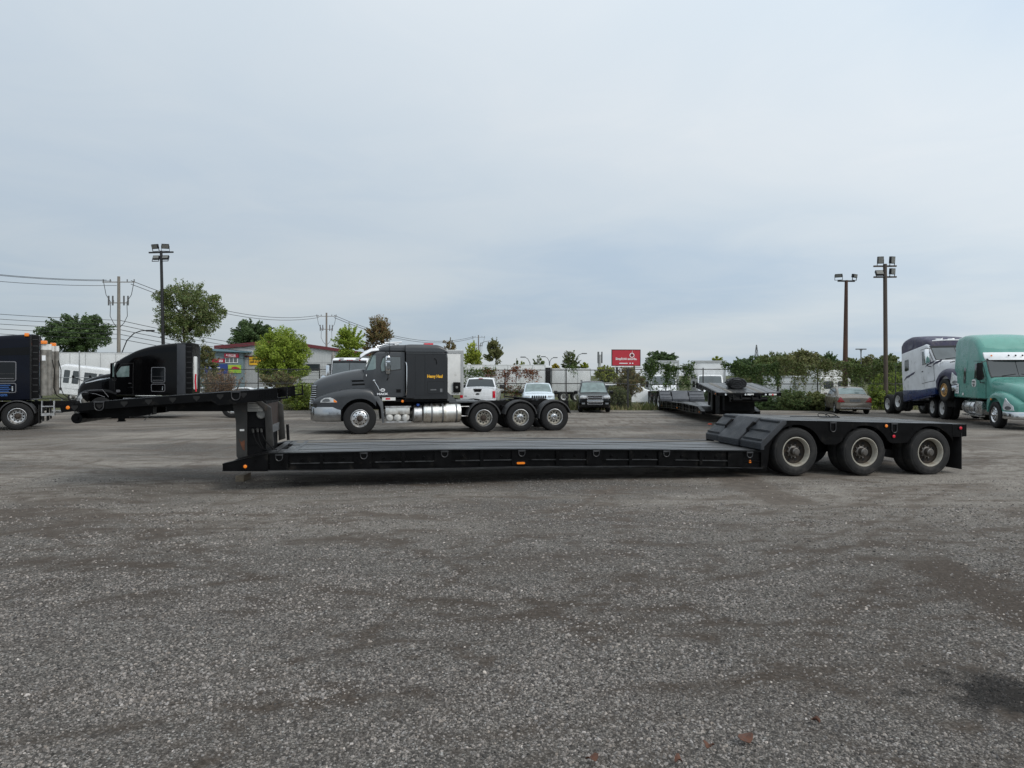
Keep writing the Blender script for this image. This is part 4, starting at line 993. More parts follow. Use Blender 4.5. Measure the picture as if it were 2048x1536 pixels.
        g = MB(); g.lathe([(0.05, 0), (0.045, sg * 0.03), (0, sg * 0.035)], 10, 0, (-1.50, sg * 1.1, 1.17)); g.build("marker_light", "amber", t)
    # chassis
    g = MB()
    for y in (-0.45, 0.37): g.box((-7.95, y, 0.86), (0.9, y + 0.08, 1.12))
    for x in (-4.0, -4.46, -5.15, -5.85, -6.5, -7.17, -7.9): g.box((x - 0.05, -0.4, 0.88), (x + 0.05, 0.4, 1.08))
    for x in (-4.46, -5.85, -7.17): g.tube([(x, -0.9, 0.53), (x, 0.9, 0.53)], 0.09, 12); g.lathe([(0.0, -0.25), (0.2, -0.16), (0.22, 0), (0.2, 0.16), (0, 0.25)], 16, 0, (x, 0, 0.55), "x")
    g.tube([(0, -0.9, 0.5), (0, 0.9, 0.5)], 0.07, 10)
    g.box((-3.9, -0.36, 0.45), (-3.2, 0.36, 0.9))
    g.build("chassis", "black_matte", t)
    g = MB()
    for z in (0.60, 0.95): g.tube([(-3.62, 0.95, z), (-3.95, 0.95, z)], 0.018, 6)
    g.build("step_rail", "alu", t)
    g = MB(); g.box((-4.35, -1.0, 1.10), (-3.2, 1.0, 1.15)); g.prism([(-3.15, 1.16), (-3.15, 1.50), (-3.5, 1.16)], -0.9, 0.9); g.build("deck_plate", "grey_skirt", t)
    for k, x in enumerate((-4.46, -5.85, -7.17)):
        for sg in (1, -1):
            a0, a1 = ((25, 172) if k == 0 else (10, 172) if k == 1 else (190, 20))
            quarter_fender(t, x, 0.535, sg * 0.62, sg * 1.24, 0.63, 12 if k < 2 else 168, 168 if k < 2 else -4)
            g = MB(); g.box((x + 0.56, sg * 0.9, 0.93), (x + 0.62, sg * 0.4, 0.98)); g.box((x - 0.02, sg * 0.9, 1.12), (x + 0.02, sg * 0.4, 1.16)); g.build("mudguard_bracket", "black_matte", t)
            dual(t, x, sg * 1.22, 0.535, r=0.535, w=0.28, rr=0.29, style="concave", rim="alu", disc="rim_cream", hub="hub_rust" if k == 0 else "chrome", tyre="rubber_dark", holes=10, cap=0.05 if k == 0 else 0.08)
    g = MB(); g.prism([(-5.55, 1.30), (-6.9, 1.18), (-6.95, 1.14), (-6.2, 1.19), (-5.6, 1.25)], -0.45, 0.45); g.prism([(-5.9, 1.12), (-6.0, 1.25), (-6.4, 1.22), (-6.5, 1.12)], -0.5, 0.5); g.build("fifth_wheel", "black_matte", t, bevel=0.01)
    for sg in (1, -1):
        wheel(t, (0, sg * (1.22 - 0.19), 0.575), r=0.575, w=0.38, rr=0.30, style="convex", rim="alu", disc="alu_clean", hub="hub_rust", side=sg, tyre="rubber_dark", holes=10, cap=0.04, grooves=5)
    return t
MACK = mack()
# ------------------------------------------------------------------ the other road tractors
mat("gloss_black", (0.0018, 0.0018, 0.0021), 0.10, spec=0.12, coat=0.06, var=0.2, vscale=3, rvar=0.04)
mat("gloss_navy", (0.0016, 0.0026, 0.0075), 0.12, spec=0.12, coat=0.06, var=0.2, vscale=3, rvar=0.04)
mat("fairing_grey", (0.026, 0.029, 0.035), 0.55, var=0.15)
mat("teal_paint", (0.064, 0.232, 0.192), 0.30, coat=0.35, var=0.07, vscale=3, col2=(0.074, 0.25, 0.208), c2scale=2)
mat("teal_roof", (0.112, 0.305, 0.252), 0.38, coat=0.2, var=0.07, vscale=3, col2=(0.13, 0.33, 0.275), c2scale=2)
mat("purple_roof", (0.034, 0.031, 0.066), 0.55, var=0.25, vscale=5, col2=(0.085, 0.074, 0.09), c2scale=4, c2lo=0.5, c2hi=0.7)
mat("purple_paint", (0.028, 0.026, 0.06), 0.45, var=0.2, coat=0.2)
mat("blue_paint", (0.008, 0.022, 0.085), 0.35, var=0.2, coat=0.3)
mat("silver_white", (0.62, 0.63, 0.645), 0.4, var=0.12, vscale=3, coat=0.2)
mat("stack_grey", (0.20, 0.19, 0.17), 0.6, 0.2, var=0.3, vscale=5, col2=(0.14, 0.12, 0.10), c2scale=6, c2lo=0.5, c2hi=0.8)
mat("blue_letters", (0.03, 0.10, 0.30), 0.5)
mat("frame_grey", (0.16, 0.16, 0.17), 0.4, 0.5)

def chassis(t, xr, axles, xf=0.9, zt=1.05, m="black_matte"):
    g = MB()
    for y in (-0.45, 0.37): g.box((xr, y, zt - 0.26), (xf, y + 0.08, zt))
    x = xr + 0.05
    while x < -0.8: g.box((x - 0.04, -0.38, zt - 0.22), (x + 0.04, 0.38, zt - 0.04)); x += 0.9
    for x in axles: g.tube([(x, -0.9, 0.52), (x, 0.9, 0.52)], 0.09, 10)
    g.tube([(0, -0.9, 0.5), (0, 0.9, 0.5)], 0.07, 10)
    return g.build("chassis", m, t)

def tractor(t, paint, low, hood, cab, arch=(0.0, 0.54, 0.66), wind=None, win=None, door=None, axles=(), xr=-7.6, front="alu_clean", rear="alu",
            cabpaint=None, glass="glass", bumper="chrome", grille="dark_plastic", lowpaint=None, tank=(-3.4, -1.6), rr_disc=None, hoodr=0.3, tyre="rubber_dark", tanks="alu_clean", hub="chrome", head=True, mirror=True, mirror_m="black_matte", zwheel=0.525):
    lb = Body(low[0], low[1], low[2], r=0.18, arches=[arch], crown=0.0, rlow=0.02); lb.build("front_fender", lowpaint or paint, t, 24)
    hb = Body(hood[0], hood[1], hood[2], r=hoodr, th=0.06, belt=1.2, crown=0.03); hb.build("hood", paint, t, 22)
    cb = Body(*cab[:3], r=cab[3], th=cab[4], belt=2.0, crown=0.02); cb.build("cab", cabpaint or paint, t, 40)
    if wind:
        cb.top_panel(wind[0] - 0.02, wind[1] + 0.02, 0.985, 1.01, "windshield_seal", "dark_plastic", t, 0.008)
        ws = cb.top_panel(wind[0], wind[1], 0.95, 0.98, "windshield", glass, t, 0.014); dw = wind[1] - wind[0]
        cb.top_panel(wind[0] + 0.004, wind[0] + 0.16 * dw, 0.945, 0.95, "sun_band", "glass_dark", ws, 0.020)
        cb.top_panel(wind[0] + 0.004, wind[1] - 0.004, 0.012, 0.012, "divider", "black_matte", ws, 0.022)
        for sg in (1, -1):
            g = MB(); g.tube([(wind[1] + 0.01, sg * 0.62, cb.zt(wind[1]) + 0.03), (wind[1] - 0.12 * dw, sg * 0.1, cb.zt(wind[1] - 0.12 * dw) + 0.04)], 0.014, 5); g.build("wiper", "black_matte", ws)
    if win:
        for sg in (1, -1):
            d = sub("door", t)
            dc = (sum(p[0] for p in door) / len(door), sum(p[1] for p in door) / len(door))
            cb.side([(x + 0.022 * (1 if x > dc[0] else -1), z + 0.022 * (1 if z > dc[1] else -1)) for x, z in door], "door_gap", "hole", d, 0.003, (sg,))
            cb.side(door, "door_panel", cabpaint or paint, d, 0.010, (sg,))
            cb.side([(x + (0.02 if x < sum(p[0] for p in win) / len(win) else -0.02) * -1, z) for x, z in win], "window_seal", "dark_plastic", d, 0.013, (sg,))
            cb.side(win, "side_window", glass, d, 0.018, (sg,))
            dx0 = min(p[0] for p in door); zb = min(p[1] for p in win)
            cb.side([(dx0 + 0.06, zb - 0.32), (dx0 + 0.2, zb - 0.32), (dx0 + 0.2, zb - 0.27), (dx0 + 0.06, zb - 0.27)], "handle", "dark_plastic", d, 0.02, (sg,))
            if mirror:
                xm = max(p[0] for p in win) + 0.05; z0 = zb - 0.05; y = cb.y(xm, zb) + 0.22
                g = MB(); g.prism(rrect(y - 0.10, z0, y + 0.10, z0 + 0.72, 0.06) if sg > 0 else rrect(-y - 0.10, z0, -y + 0.10, z0 + 0.72, 0.06), xm, xm + 0.10, axis="x"); mo = g.build("mirror", mirror_m, t, bevel=0.012)
                g = MB(); g.box((xm - 0.006, sg * y - 0.085, z0 + 0.06), (xm + 0.002, sg * y + 0.085, z0 + 0.66)); g.build("mirror_glass", "glass_light", mo)
                g = MB(); g.tube([(xm + 0.05, sg * y, z0 + 0.02), (xm + 0.03, sg * (y - 0.03), z0 - 0.10), (xm - 0.05, sg * (y - 0.25), z0 - 0.12)], 0.02, 6); g.tube([(xm + 0.05, sg * y, z0 + 0.7), (xm - 0.05, sg * (y - 0.25), z0 + 0.78)], 0.018, 6); g.build("mirror_arm", "dark_plastic", t)
    # bumper, grille
    x1 = low[2][-1][0]; wl = low[2]
    pl = [(x, sinterp(wl, x)) for x in np.linspace(arch[2] * 0.98, x1, 7)] + [(x1 + 0.06, wl[-1][1] * 0.6), (x1 + 0.08, 0)]
    pl = [(float(a) + 0.03, float(b) + 0.01) for a, b in pl[:-1]] + [pl[-1]]
    pl = pl + [(x, -y) for x, y in pl[-2::-1]]
    zl = low[0][-1][1]
    g = MB(); rg = []
    for z, ins in ((0.40, 0.05), (0.43, 0.01), (zl - 0.06, 0.0), (zl + 0.01, 0.02)):
        rg.append([(x - ins, y * (1 - ins * 0.5), z) for x, y in pl] + [(x - 0.09, y * 0.93, z) for x, y in pl[::-1]])
    g.rings(rg); g.build("bumper", bumper, t, angle=30)
    hx, hzt, hw = hood[2][-1][0], hood[1][-1][1], hood[2][-1][1]
    g = MB(); g.prism(rrect(-hw * 0.85, zl + 0.05, hw * 0.85, hzt - 0.02, 0.08), hx - 0.02, hx + 0.03, axis="x"); gr = g.build("grille", grille, t)
    for k in range(8):
        z = zl + 0.09 + (hzt - zl - 0.16) * k / 7; g = MB(); g.box((hx + 0.03, -hw * 0.8, z - 0.012), (hx + 0.045, hw * 0.8, z + 0.012)); g.build("grille_bar", "chrome", gr)
    g = MB(); g.box((-0.6, -0.6, 0.5), (hx - 0.15, 0.6, 1.3)); g.build("engine_bay", "hole", t)
    if head:
        zt = lambda x: sinterp(low[1], x)
        xa, xb = x1 - 0.55, x1 - 0.08
        lb.side([(xb, zl + 0.06), (xb - 0.03, zt(xb) - 0.16), (xa + 0.15, zt(xa) - 0.16), (xa, zl + 0.16), (xa + 0.08, zl + 0.06)], "headlight", "lens_clear", t, 0.012, (1, -1), 4)
        cxh, czh = (xa + xb) / 2 + 0.03, zl + 0.15
        lb.side([(cxh + 0.13 * math.cos(R(q)), czh + 0.075 * math.sin(R(q))) for q in range(0, 360, 30)], "headlamp_bowl", "lens_dark", t, 0.017, (1, -1), 2)
    chassis(t, xr, axles)
    for x in axles:
        for sg in (1, -1): dual(t, x, sg * 1.2, zwheel, r=zwheel, w=0.28, rr=0.29, style="concave", rim=rear, disc=rr_disc or rear, hub="hub_rust", tyre=tyre, holes=10, cap=0.05)
    for sg in (1, -1):
        wheel(t, (0, sg * (1.2 - 0.15), zwheel), r=zwheel, w=0.30, rr=0.29, style="convex", rim=front, disc=front, hub=hub, side=sg, tyre=tyre, holes=10, cap=0.06)
        if tank:
            g = MB(); g.lathe([(0.30, tank[0]), (0.315, tank[0] + 0.04), (0.315, tank[1] - 0.04), (0.30, tank[1])], 26, 0, (0, sg * 0.88, 0.72), "x"); tk = g.build("fuel_tank", tanks, t)
            for x in (tank[0] + 0.3, tank[1] - 0.3): g = MB(); g.lathe([(0.316, x - 0.03), (0.323, x - 0.03), (0.323, x + 0.03), (0.316, x + 0.03)], 26, 0, (0, sg * 0.88, 0.72), "x"); g.build("tank_strap", "steel_grey", tk)
            g = MB(); g.box((tank[0] + 0.1, sg * 1.1 - 0.1, 0.36), (tank[1] + 0.75, sg * 1.1 + 0.1, 0.41)); g.build("step", tanks, t)
            g = MB(); g.box((tank[1] + 0.08, min(sg * 0.75, sg * 1.12), 0.44), (tank[1] + 0.72, max(sg * 0.75, sg * 1.12), 1.0)); g.build("tool_box", tanks, t, bevel=0.02)
    return lb, hb, cb

# --- black aerodynamic sleeper tractor, nose to the left, and the dark blue one at the left edge
def aero(t, paint, sleeper_win, lockers, axles, xr, fair=(-3.42, -3.82, -4.14), tank=(-3.6, -1.7), grey=True):
    lb, hb, cb = tractor(t, paint,
        ([(-0.7, 0.55), (1.30, 0.60)], [(-0.7, 1.30), (-0.3, 1.42), (0.1, 1.46), (0.6, 1.42), (1.0, 1.26), (1.30, 1.0)], [(-0.7, 1.18), (0.4, 1.2), (0.9, 1.10), (1.2, 0.92), (1.30, 0.78)]),
        ([(-0.6, 1.0), (1.30, 0.8)], [(-0.6, 2.24), (-0.2, 2.17), (0.3, 2.06), (0.8, 1.90), (1.1, 1.76), (1.24, 1.62), (1.30, 1.45)], [(-0.6, 1.04), (0.2, 0.96), (0.8, 0.82), (1.15, 0.66), (1.30, 0.52)]),
        ([(fair[1], 1.12), (-0.3, 1.12)], [(fair[1], 3.68), (-3.17, 3.63), (-2.6, 3.56), (-2.09, 3.45), (-1.6, 3.29), (-1.18, 3.08), (-0.85, 2.90), (-0.66, 2.74), (-0.5, 2.42), (-0.38, 2.18), (-0.30, 1.95)],
         [(fair[1], 1.22), (-1.5, 1.21), (-0.9, 1.13), (-0.5, 1.06), (-0.30, 1.0)], 0.20, 0.04),
        wind=(-0.68, -0.40), win=[(-1.28, 2.02), (-0.72, 2.0), (-0.66, 2.16), (-0.90, 2.50), (-1.28, 2.54)], door=[(-1.45, 1.18), (-0.62, 1.18), (-0.58, 2.1), (-0.9, 2.62), (-1.45, 2.66)],
        axles=axles, xr=xr, glass="glass_light", tank=tank, mirror_m="gloss_black")
    for sg in (1, -1):
        for (a, b, c, d) in (sleeper_win, lockers):
            p = sub("hatch" if d - b < 0.5 else "sleeper_window", t)
            cb.side(rrect(a, b, c, d, 0.07, 4), "frame", "frame_grey", p, 0.014, (sg,), 1)
            cb.side(rrect(a + 0.03, b + 0.03, c - 0.03, d - 0.03, 0.05, 4), "hatch_panel" if d - b < 0.5 else "pane", paint if d - b < 0.5 else "glass_dark", p, 0.02, (sg,), 1)
            if d - b < 0.5:
                g = MB(); g.lathe([(0.03, 0), (0.025, sg * 0.02), (0, sg * 0.024)], 10, 0, (a + 0.12, sg * (cb.y(a, b) + 0.018), (b + d) / 2 + 0.03)); g.box((a + 0.1, sg * (cb.y(a, b) + 0.01) - 0.012, b + 0.07), (a + 0.14, sg * (cb.y(a, b) + 0.018) + 0.012, (b + d) / 2)); g.build("latch", "chrome", p)
            else:
                cb.side([(a + 0.08, b + 0.1), (c - 0.08, b + 0.1), (c - 0.08, b + 0.12), (a + 0.08, b + 0.12)], "window_bar", "frame_grey", p, 0.024, (sg,), 1)
                cb.side([(a + 0.06, b + 0.28), (c - 0.06, b + 0.28), (c - 0.06, b + 0.30), (a + 0.06, b + 0.30)], "window_bar", "dark_plastic", p, 0.024, (sg,), 1)
        cb.side([(fair[0], 3.18), (-2.0, 3.02), (-2.05, 2.82), (fair[0], 2.88)], "skylight_panel", "gloss_black", t, 0.012, (sg,))
        g = MB(); g.box((fair[1] - 0.02, min(sg * 1.21, sg * 1.14), 1.15), (fair[0] - 0.03, max(sg * 1.235, sg * 1.14), 3.58)); g.build("side_fairing", "fairing_grey" if grey else "rubber_dark", t, bevel=0.02)
        if sg < 0: continue
        g = MB(); g.box((fair[2], sg * 1.17 - 0.02, 1.2), (fair[1] - 0.03, sg * 1.17 + 0.02, 3.62)); ef = g.build("side_extender", "black_matte", t, bevel=0.01)
        for k in range(9):
            g = MB(); z = 1.45 + 0.25 * k; g.box((fair[2] + 0.03, sg * 1.19 - 0.008, z), (fair[1] - 0.06, sg * 1.19 + 0.012, z + 0.03)); g.build("extender_rib", "dark_plastic", ef)
    for sg in (1, -1):
        g = MB(); g.tube([(0.95, sg * 0.72, 1.80), (1.22, sg * 0.86, 1.95), (1.30, sg * 0.9, 2.0)], 0.016, 6); g.lathe([(0.0, -0.05), (0.06, -0.03), (0.075, 0.02), (0.0, 0.03)], 12, 0, (1.34, sg * 0.91, 2.02), "x"); g.build("hood_mirror", "black_matte", t)
        hb.side([(0.85, 1.70), (-0.45, 1.96), (-0.45, 2.0), (0.1, 1.92), (0.85, 1.735)], "hood_trim", "chrome", t, 0.02, (sg,), 5)
    return lb, hb, cb

t = thing("semi_truck", "glossy black sleeper truck facing left behind the raised gooseneck", "truck", (-19.74, 35.0, 0), 188)
lb, hb, cb = aero(t, "gloss_black", (-2.92, 1.74, -2.28, 2.48), (-2.92, 1.30, -2.28, 1.68), (-6.0, -7.3), -8.0)
cb.side([(-1.45, 1.5), (-1.2, 1.5), (-1.2, 1.53), (-1.45, 1.53)], "badge", "chrome", t, 0.022, (1,))
cb.side(rrect(-0.86, 1.28, -0.66, 1.40, 0.055), "emblem", "frame_grey", t, 0.022, (1,), 1)
for pth in ([(1.12, 1.0), (0.85, 1.24), (0.45, 1.37), (-0.1, 1.39), (-0.36, 1.05)], [(0.75, 1.28), (0.2, 1.2), (-0.2, 1.05)]):
    g = MB(); g.tube([(x, lb.y(x, z) + 0.012, z) for x, z in pth], 0.013, 5); g.build("fender_trim", "frame_grey", t)
# white and red thing just behind the cab: an air-conditioning pod and red air-line coils
g = MB(); g.tube([(-4.28, 1.05, 1.3), (-4.25, 1.06, 1.8), (-4.27, 1.06, 2.15)], 0.04, 8); g.build("air_line", "red_lens", t)
g = MB(); g.prism(rrect(-4.26, 1.4, -4.16, 3.0, 0.045), 0.75, 1.08); g.build("heat_shield", "white_dirty", t, bevel=0.03)


t = thing("semi_truck", "dark navy sleeper truck with orange roof lamps cut off by the left edge", "truck", (-22.47, 26.74, 0), 205)
lb, hb, cb = aero(t, "gloss_navy", (-3.40, 1.86, -2.80, 2.62), (-3.40, 1.42, -2.80, 1.80), (-3.42, -2.05), -5.3, fair=(-3.80, -3.86, -4.12), tank=None, grey=False)
text("side_lettering", "u.dextexpress.com", 0.17, "blue_letters", t, (-1.85, 1.245, 1.30), (R(90), 0, R(180)), 0.98, bold=0.003)
g = MB()
for k in range(4): g.box((-3.22 + 0.05 * (k % 2), 1.243, 1.70 - 0.075 * k), (-2.86, 1.2465, 1.725 - 0.075 * k))
g.build("hatch_print", "blue_letters", t)
for x, z0, s_ in ((-3.72, 3.58, 0.07), (-4.28, 3.30, 0.10)):
    for sg in (1, -1):
        g = MB(); g.box((x - s_, sg * 1.08 - 0.08, z0), (x + s_, sg * 1.08 + 0.12, z0 + 0.13)); g.build("roof_lamp", "amber", t, bevel=0.02)
for sg in (1, -1):
    for k, x in enumerate((-4.26, -4.42)):
        g = MB(); g.tube([(x, sg * (1.0 - 0.06 * k), 1.30), (x, sg * (1.0 - 0.06 * k), 3.08)], 0.13 if k == 0 else 0.09, 14); g.build("exhaust_shield", "stack_grey", t)
        g = MB(); g.tube([(x, sg * (1.0 - 0.06 * k), 3.08), (x, sg * (1.0 - 0.06 * k), 3.30)], 0.125 if k == 0 else 0.085, 14); g.build("stack_collar", "white_dirty", t)
    g = MB(); g.box((-4.33, sg * 1.14 - 0.005, 2.66), (-4.21, sg * 1.14 + 0.005, 2.86)); g.build("shield_plate", "white_paint", t)
    g = MB(); g.box((-4.62, sg * 1.0 - 0.12, 0.86), (-4.18, sg * 1.0 + 0.12, 0.90)); g.box((-4.62, sg * 1.0 - 0.12, 0.52), (-4.18, sg * 1.0 + 0.12, 0.62)); g.box((-4.62, sg * 1.0 - 0.1, 0.52), (-4.58, sg * 1.0 + 0.1, 1.1)); g.box((-4.22, sg * 1.0 - 0.1, 0.52), (-4.18, sg * 1.0 + 0.1, 1.1)); g.build("access_step", "alu", t)
    quarter_fender(t, -3.42, 0.525, sg * 0.62, sg * 1.22, 0.60, 8, 170, "dark_plastic")
    g = MB(); g.box((-4.12, sg * 0.9 - 0.3, 0.22), (-4.105, sg * 0.9 + 0.3, 0.95)); g.box((-4.22, sg * 0.9 - 0.25, 0.30), (-4.205, sg * 0.9 + 0.2, 0.9)); g.build("mud_flap", "rubber", t)
    g = MB(); g.tube([(-4.5, sg * 0.8, 2.7), (-4.58, sg * 0.86, 2.3), (-4.56, sg * 0.88, 1.6), (-4.66, sg * 0.88, 1.30), (-4.9, sg * 0.7, 1.12), (-5.3, sg * 0.6, 1.10)], 0.018, 6); g.build("air_line", "black_matte", t)
o = wheel(None, (0, 0, 0), r=0.53, w=0.3, style="concave", rim="stack_grey", disc="stack_grey", hub="hub_rust", tyre="rubber_dusty")
o.name = "spare_wheel"; o.location = (-20.55, 34.0, 0.53); o.rotation_euler = (0, 0, R(150)); tag(o, "dusty grey truck wheel standing beside the nose of the black truck", "wheel")

# --- teal tractor on the right, seen from its right front
F = R(-102.7)
t = thing("semi_truck", "teal green sleeper truck with white visor towing another truck on its back", "truck", (20.30, 27.95, 0), -102.7)
lb, hb, cb = tractor(t, "teal_paint",
    ([(-0.75, 0.60), (1.22, 0.68)], [(-0.75, 1.20), (-0.4, 1.38), (0.1, 1.46), (0.55, 1.40), (0.95, 1.22), (1.22, 1.0)], [(-0.75, 1.17), (0.3, 1.2), (0.8, 1.14), (1.1, 1.0), (1.22, 0.86)]),
    ([(-0.75, 1.0), (1.26, 0.8)], [(-0.75, 1.98), (-0.2, 1.88), (0.4, 1.76), (0.85, 1.62), (1.1, 1.48), (1.22, 1.32), (1.26, 1.2)], [(-0.75, 1.08), (0.1, 1.0), (0.7, 0.86), (1.1, 0.68), (1.26, 0.55)]),
    ([(-4.0, 1.10), (-0.55, 1.10)], [(-4.0, 3.66), (-3.85, 3.78), (-3.3, 3.84), (-2.6, 3.80), (-2.1, 3.66), (-1.75, 3.42), (-1.45, 3.08), (-1.32, 2.92), (-1.2, 2.78), (-0.85, 2.15), (-0.70, 1.95), (-0.55, 1.7)],
     [(-4.0, 1.22), (-1.6, 1.22), (-1.2, 1.16), (-0.7, 1.08), (-0.55, 1.04)], 0.24, 0.05),
    wind=(-1.20, -0.76), win=[(-1.80, 1.96), (-1.10, 1.94), (-1.05, 2.04), (-1.34, 2.56), (-1.80, 2.58)], door=[(-1.98, 1.14), (-0.95, 1.14), (-0.95, 2.02), (-1.3, 2.66), (-1.98, 2.68)],
    axles=(-5.6, -6.9), xr=-7.9, cabpaint="teal_paint", glass="glass", tank=(-3.3, -2.1), tanks="alu_clean", rear="rim_white", mirror_m="black_matte")
cap = Body([(-4.02, 2.80), (-1.42, 2.80)], [(-4.02, 3.64), (-3.85, 3.79), (-3.3, 3.85), (-2.6, 3.81), (-2.1, 3.67), (-1.75, 3.43), (-1.50, 3.13), (-1.42, 2.98)], [(-4.02, 1.19), (-1.9, 1.19), (-1.5, 1.14), (-1.42, 1.10)], r=0.26, th=0.05, belt=2.0, crown=0.025)
cap.build("roof_cap", "teal_roof", t, 24)
g = MB(); rg = []
for (x, z, w) in ((-1.16, 2.72, 1.05), (-1.20, 2.80, 1.07), (-1.30, 2.98, 1.07), (-1.42, 3.04, 1.05)):
    rg.append([(x + 0.10, -w * 0.7, z), (x + 0.14, 0, z), (x + 0.10, w * 0.7, z), (x - 0.02, w, z), (x - 0.25, w + 0.01, z), (x - 0.25, w - 0.03, z), (x - 0.06, w - 0.05, z), (x + 0.04, 0, z), (x - 0.06, -w + 0.05, z), (x - 0.25, -w + 0.03, z), (x - 0.25, -w - 0.01, z), (x - 0.02, -w, z)])
g.rings(rg); vz = g.build("sun_visor", "white_paint", t)
for y in (-0.85, -0.25, 0.0, 0.25, 0.85):
    g = MB(); g.lathe([(0.035, 0), (0.03, 0.02), (0, 0.025)], 10, 0, (-1.10 + (0.03 if abs(y) < 0.5 else -0.04), y, 2.90), "x"); g.build("visor_lamp", "amber" if abs(y) > 0.5 else "black_matte", vz)
cb.side(rrect(-2.95, 1.72, -2.70, 2.42, 0.11, 4), "sleeper_window", "glass", t, 0.014, (1, -1), 1)
cap.side([(-2.65, 2.95), (-2.25, 3.25), (-2.35, 3.48), (-2.60, 3.48), (-2.72, 3.3)][::-1], "roof_window", "glass", t, 0.012, (1, -1), 4)
cb.side(rrect(-3.12, 1.55, -2.60, 2.72, 0.12, 4), "hatch", "teal_paint", t, 0.009, (1, -1), 1)
cb.side(rrect(-2.06, 1.60, -1.62, 1.92, 0.15, 5), "emblem", "white_dirty", t, 0.016, (-1,), 1)
g = MB(); g.box((-1.98, -1.254, 1.79), (-1.70, -1.2525, 1.84)); g.box((-1.95, -1.254, 1.69), (-1.73, -1.2525, 1.73)); g.build("emblem_print", "dark_plastic", t)
g = MB(); g.box((-3.85, -1.252, 1.28), (-3.45, -1.236, 1.72)); pl = g.build("notice_plate", "white_paint", t)
g = MB()
for k in range(5): g.box((-3.81, -1.2545, 1.34 + 0.08 * k), (-3.55 + 0.06 * (k % 2), -1.2525, 1.37 + 0.08 * k))
g.build("notice_print", "dark_plastic", pl)
g = MB(); g.box((-3.05, -1.25, 1.22), (-2.9, -1.236, 1.32)); g.build("decal", "white_dirty", t)
lb.side([(-0.36, 1.10), (-0.28, 1.10), (-0.28, 1.17), (-0.36, 1.17)], "marker_light", "amber", t, 0.015, (1, -1))
g = MB(); g.box((-6.6, -0.5, 1.06), (-5.8, 0.5, 1.2)); g.box((-5.3, -1.15, 0.62), (-4.1, -0.75, 1.02)); g.build("frame_box", "black_matte", t, bevel=0.01)
g = MB(); g.box((-7.4, -1.18, 1.06), (-5.1, -0.7, 1.10)); g.build("half_fender", "black_matte", t)

# --- violet and white tractor riding with its nose on the teal one
P0 = Vector((21.72, 38.7, 0)); yaw = R(-96.0); pit = R(8.2)
t = thing("semi_truck", "purple and white sleeper truck with its nose lifted onto the teal truck", "truck", P0, rot=(0, -pit, yaw))
t.location = P0 + Vector((math.cos(yaw) * math.cos(pit), math.sin(yaw) * math.cos(pit), math.sin(pit))) * 6.25
lb, hb, cb = tractor(t, "silver_white",
    ([(-0.75, 0.62), (1.15, 0.62)], [(-0.75, 1.20), (-0.4, 1.42), (0.1, 1.50), (0.5, 1.42), (0.9, 1.24), (1.15, 1.05)], [(-0.75, 1.17), (0.3, 1.2), (0.8, 1.14), (1.05, 1.0), (1.15, 0.84)]),
    ([(-0.75, 1.0), (1.2, 0.8)], [(-0.75, 2.02), (-0.2, 1.94), (0.4, 1.80), (0.8, 1.62), (1.05, 1.46), (1.16, 1.30), (1.2, 1.18)], [(-0.75, 1.06), (0.1, 1.0), (0.7, 0.88), (1.05, 0.7), (1.2, 0.55)]),
    ([(-4.2, 0.78), (-0.55, 0.72)], [(-4.2, 3.0), (-1.6, 2.98), (-1.45, 2.92), (-1.32, 2.80), (-0.95, 2.20), (-0.75, 1.96), (-0.55, 1.7)],
     [(-4.2, 1.2), (-1.6, 1.2), (-1.2, 1.14), (-0.7, 1.06), (-0.55, 1.02)], 0.12, 0.04),
    wind=(-1.33, -0.86), win=[(-1.90, 1.98), (-1.25, 1.96), (-1.18, 2.06), (-1.45, 2.60), (-1.90, 2.64)], door=[(-2.05, 1.10), (-1.0, 1.10), (-1.0, 2.02), (-1.4, 2.72), (-2.05, 2.74)],
    axles=(-4.95, -6.25), xr=-7.0, cabpaint="silver_white", glass="glass_grey", lowpaint="purple_paint", tank=(-3.3, -2.0), tanks="blue_paint", rear="rim_white", front="rim_orange", mirror_m="chrome", tyre="rubber")
rf = Body([(-4.22, 2.66), (-1.35, 2.80)], [(-4.22, 3.50), (-4.0, 3.62), (-3.4, 3.66), (-2.6, 3.52), (-2.0, 3.34), (-1.6, 3.20), (-1.35, 3.02)], [(-4.22, 1.2), (-1.9, 1.19), (-1.5, 1.12), (-1.35, 1.06)], r=0.24, th=0.05, belt=2.0, crown=0.03)
rf.build("roof_cap", "purple_roof", t, 24)
rf.side(rrect(-3.5, 3.0, -2.9, 3.22, 0.1, 4), "roof_vent", "purple_paint", t, 0.012, (1, -1), 2)
cb.side(rrect(-3.85, 1.95, -3.40, 2.52, 0.06, 3), "sleeper_window", "glass", t, 0.014, (1, -1), 1)
for dx_, dz_ in ((0, 0), (0.5, 0.06), (2.35, 0.32), (2.9, 0.3)):
    cb.side([(-4.0 + dx_, 1.50 + dz_), (-3.7 + dx_, 1.68 + dz_), (-3.2 + dx_, 1.72 + dz_), (-3.4 + dx_, 1.62 + dz_), (-3.75 + dx_, 1.58 + dz_)], "flame_decal", "purple_paint", t, 0.013, (1, -1), 3)
g = MB()
for sg in (1, -1):
    g.prism([(-4.2, 0.42), (-0.8, 0.42), (-0.8, 0.72), (-2.2, 0.80), (-4.2, 1.02)], sg * 1.0, sg * 1.23)
g.build("side_skirt", "blue_paint", t, bevel=0.03)
g = MB(); g.tube([(-1.42, -0.9, 3.10), (-1.40, -0.3, 3.13), (-1.40, 0.3, 3.13), (-1.42, 0.9, 3.10)], 0.03, 6); g.build("roof_trim", "white_paint", t)
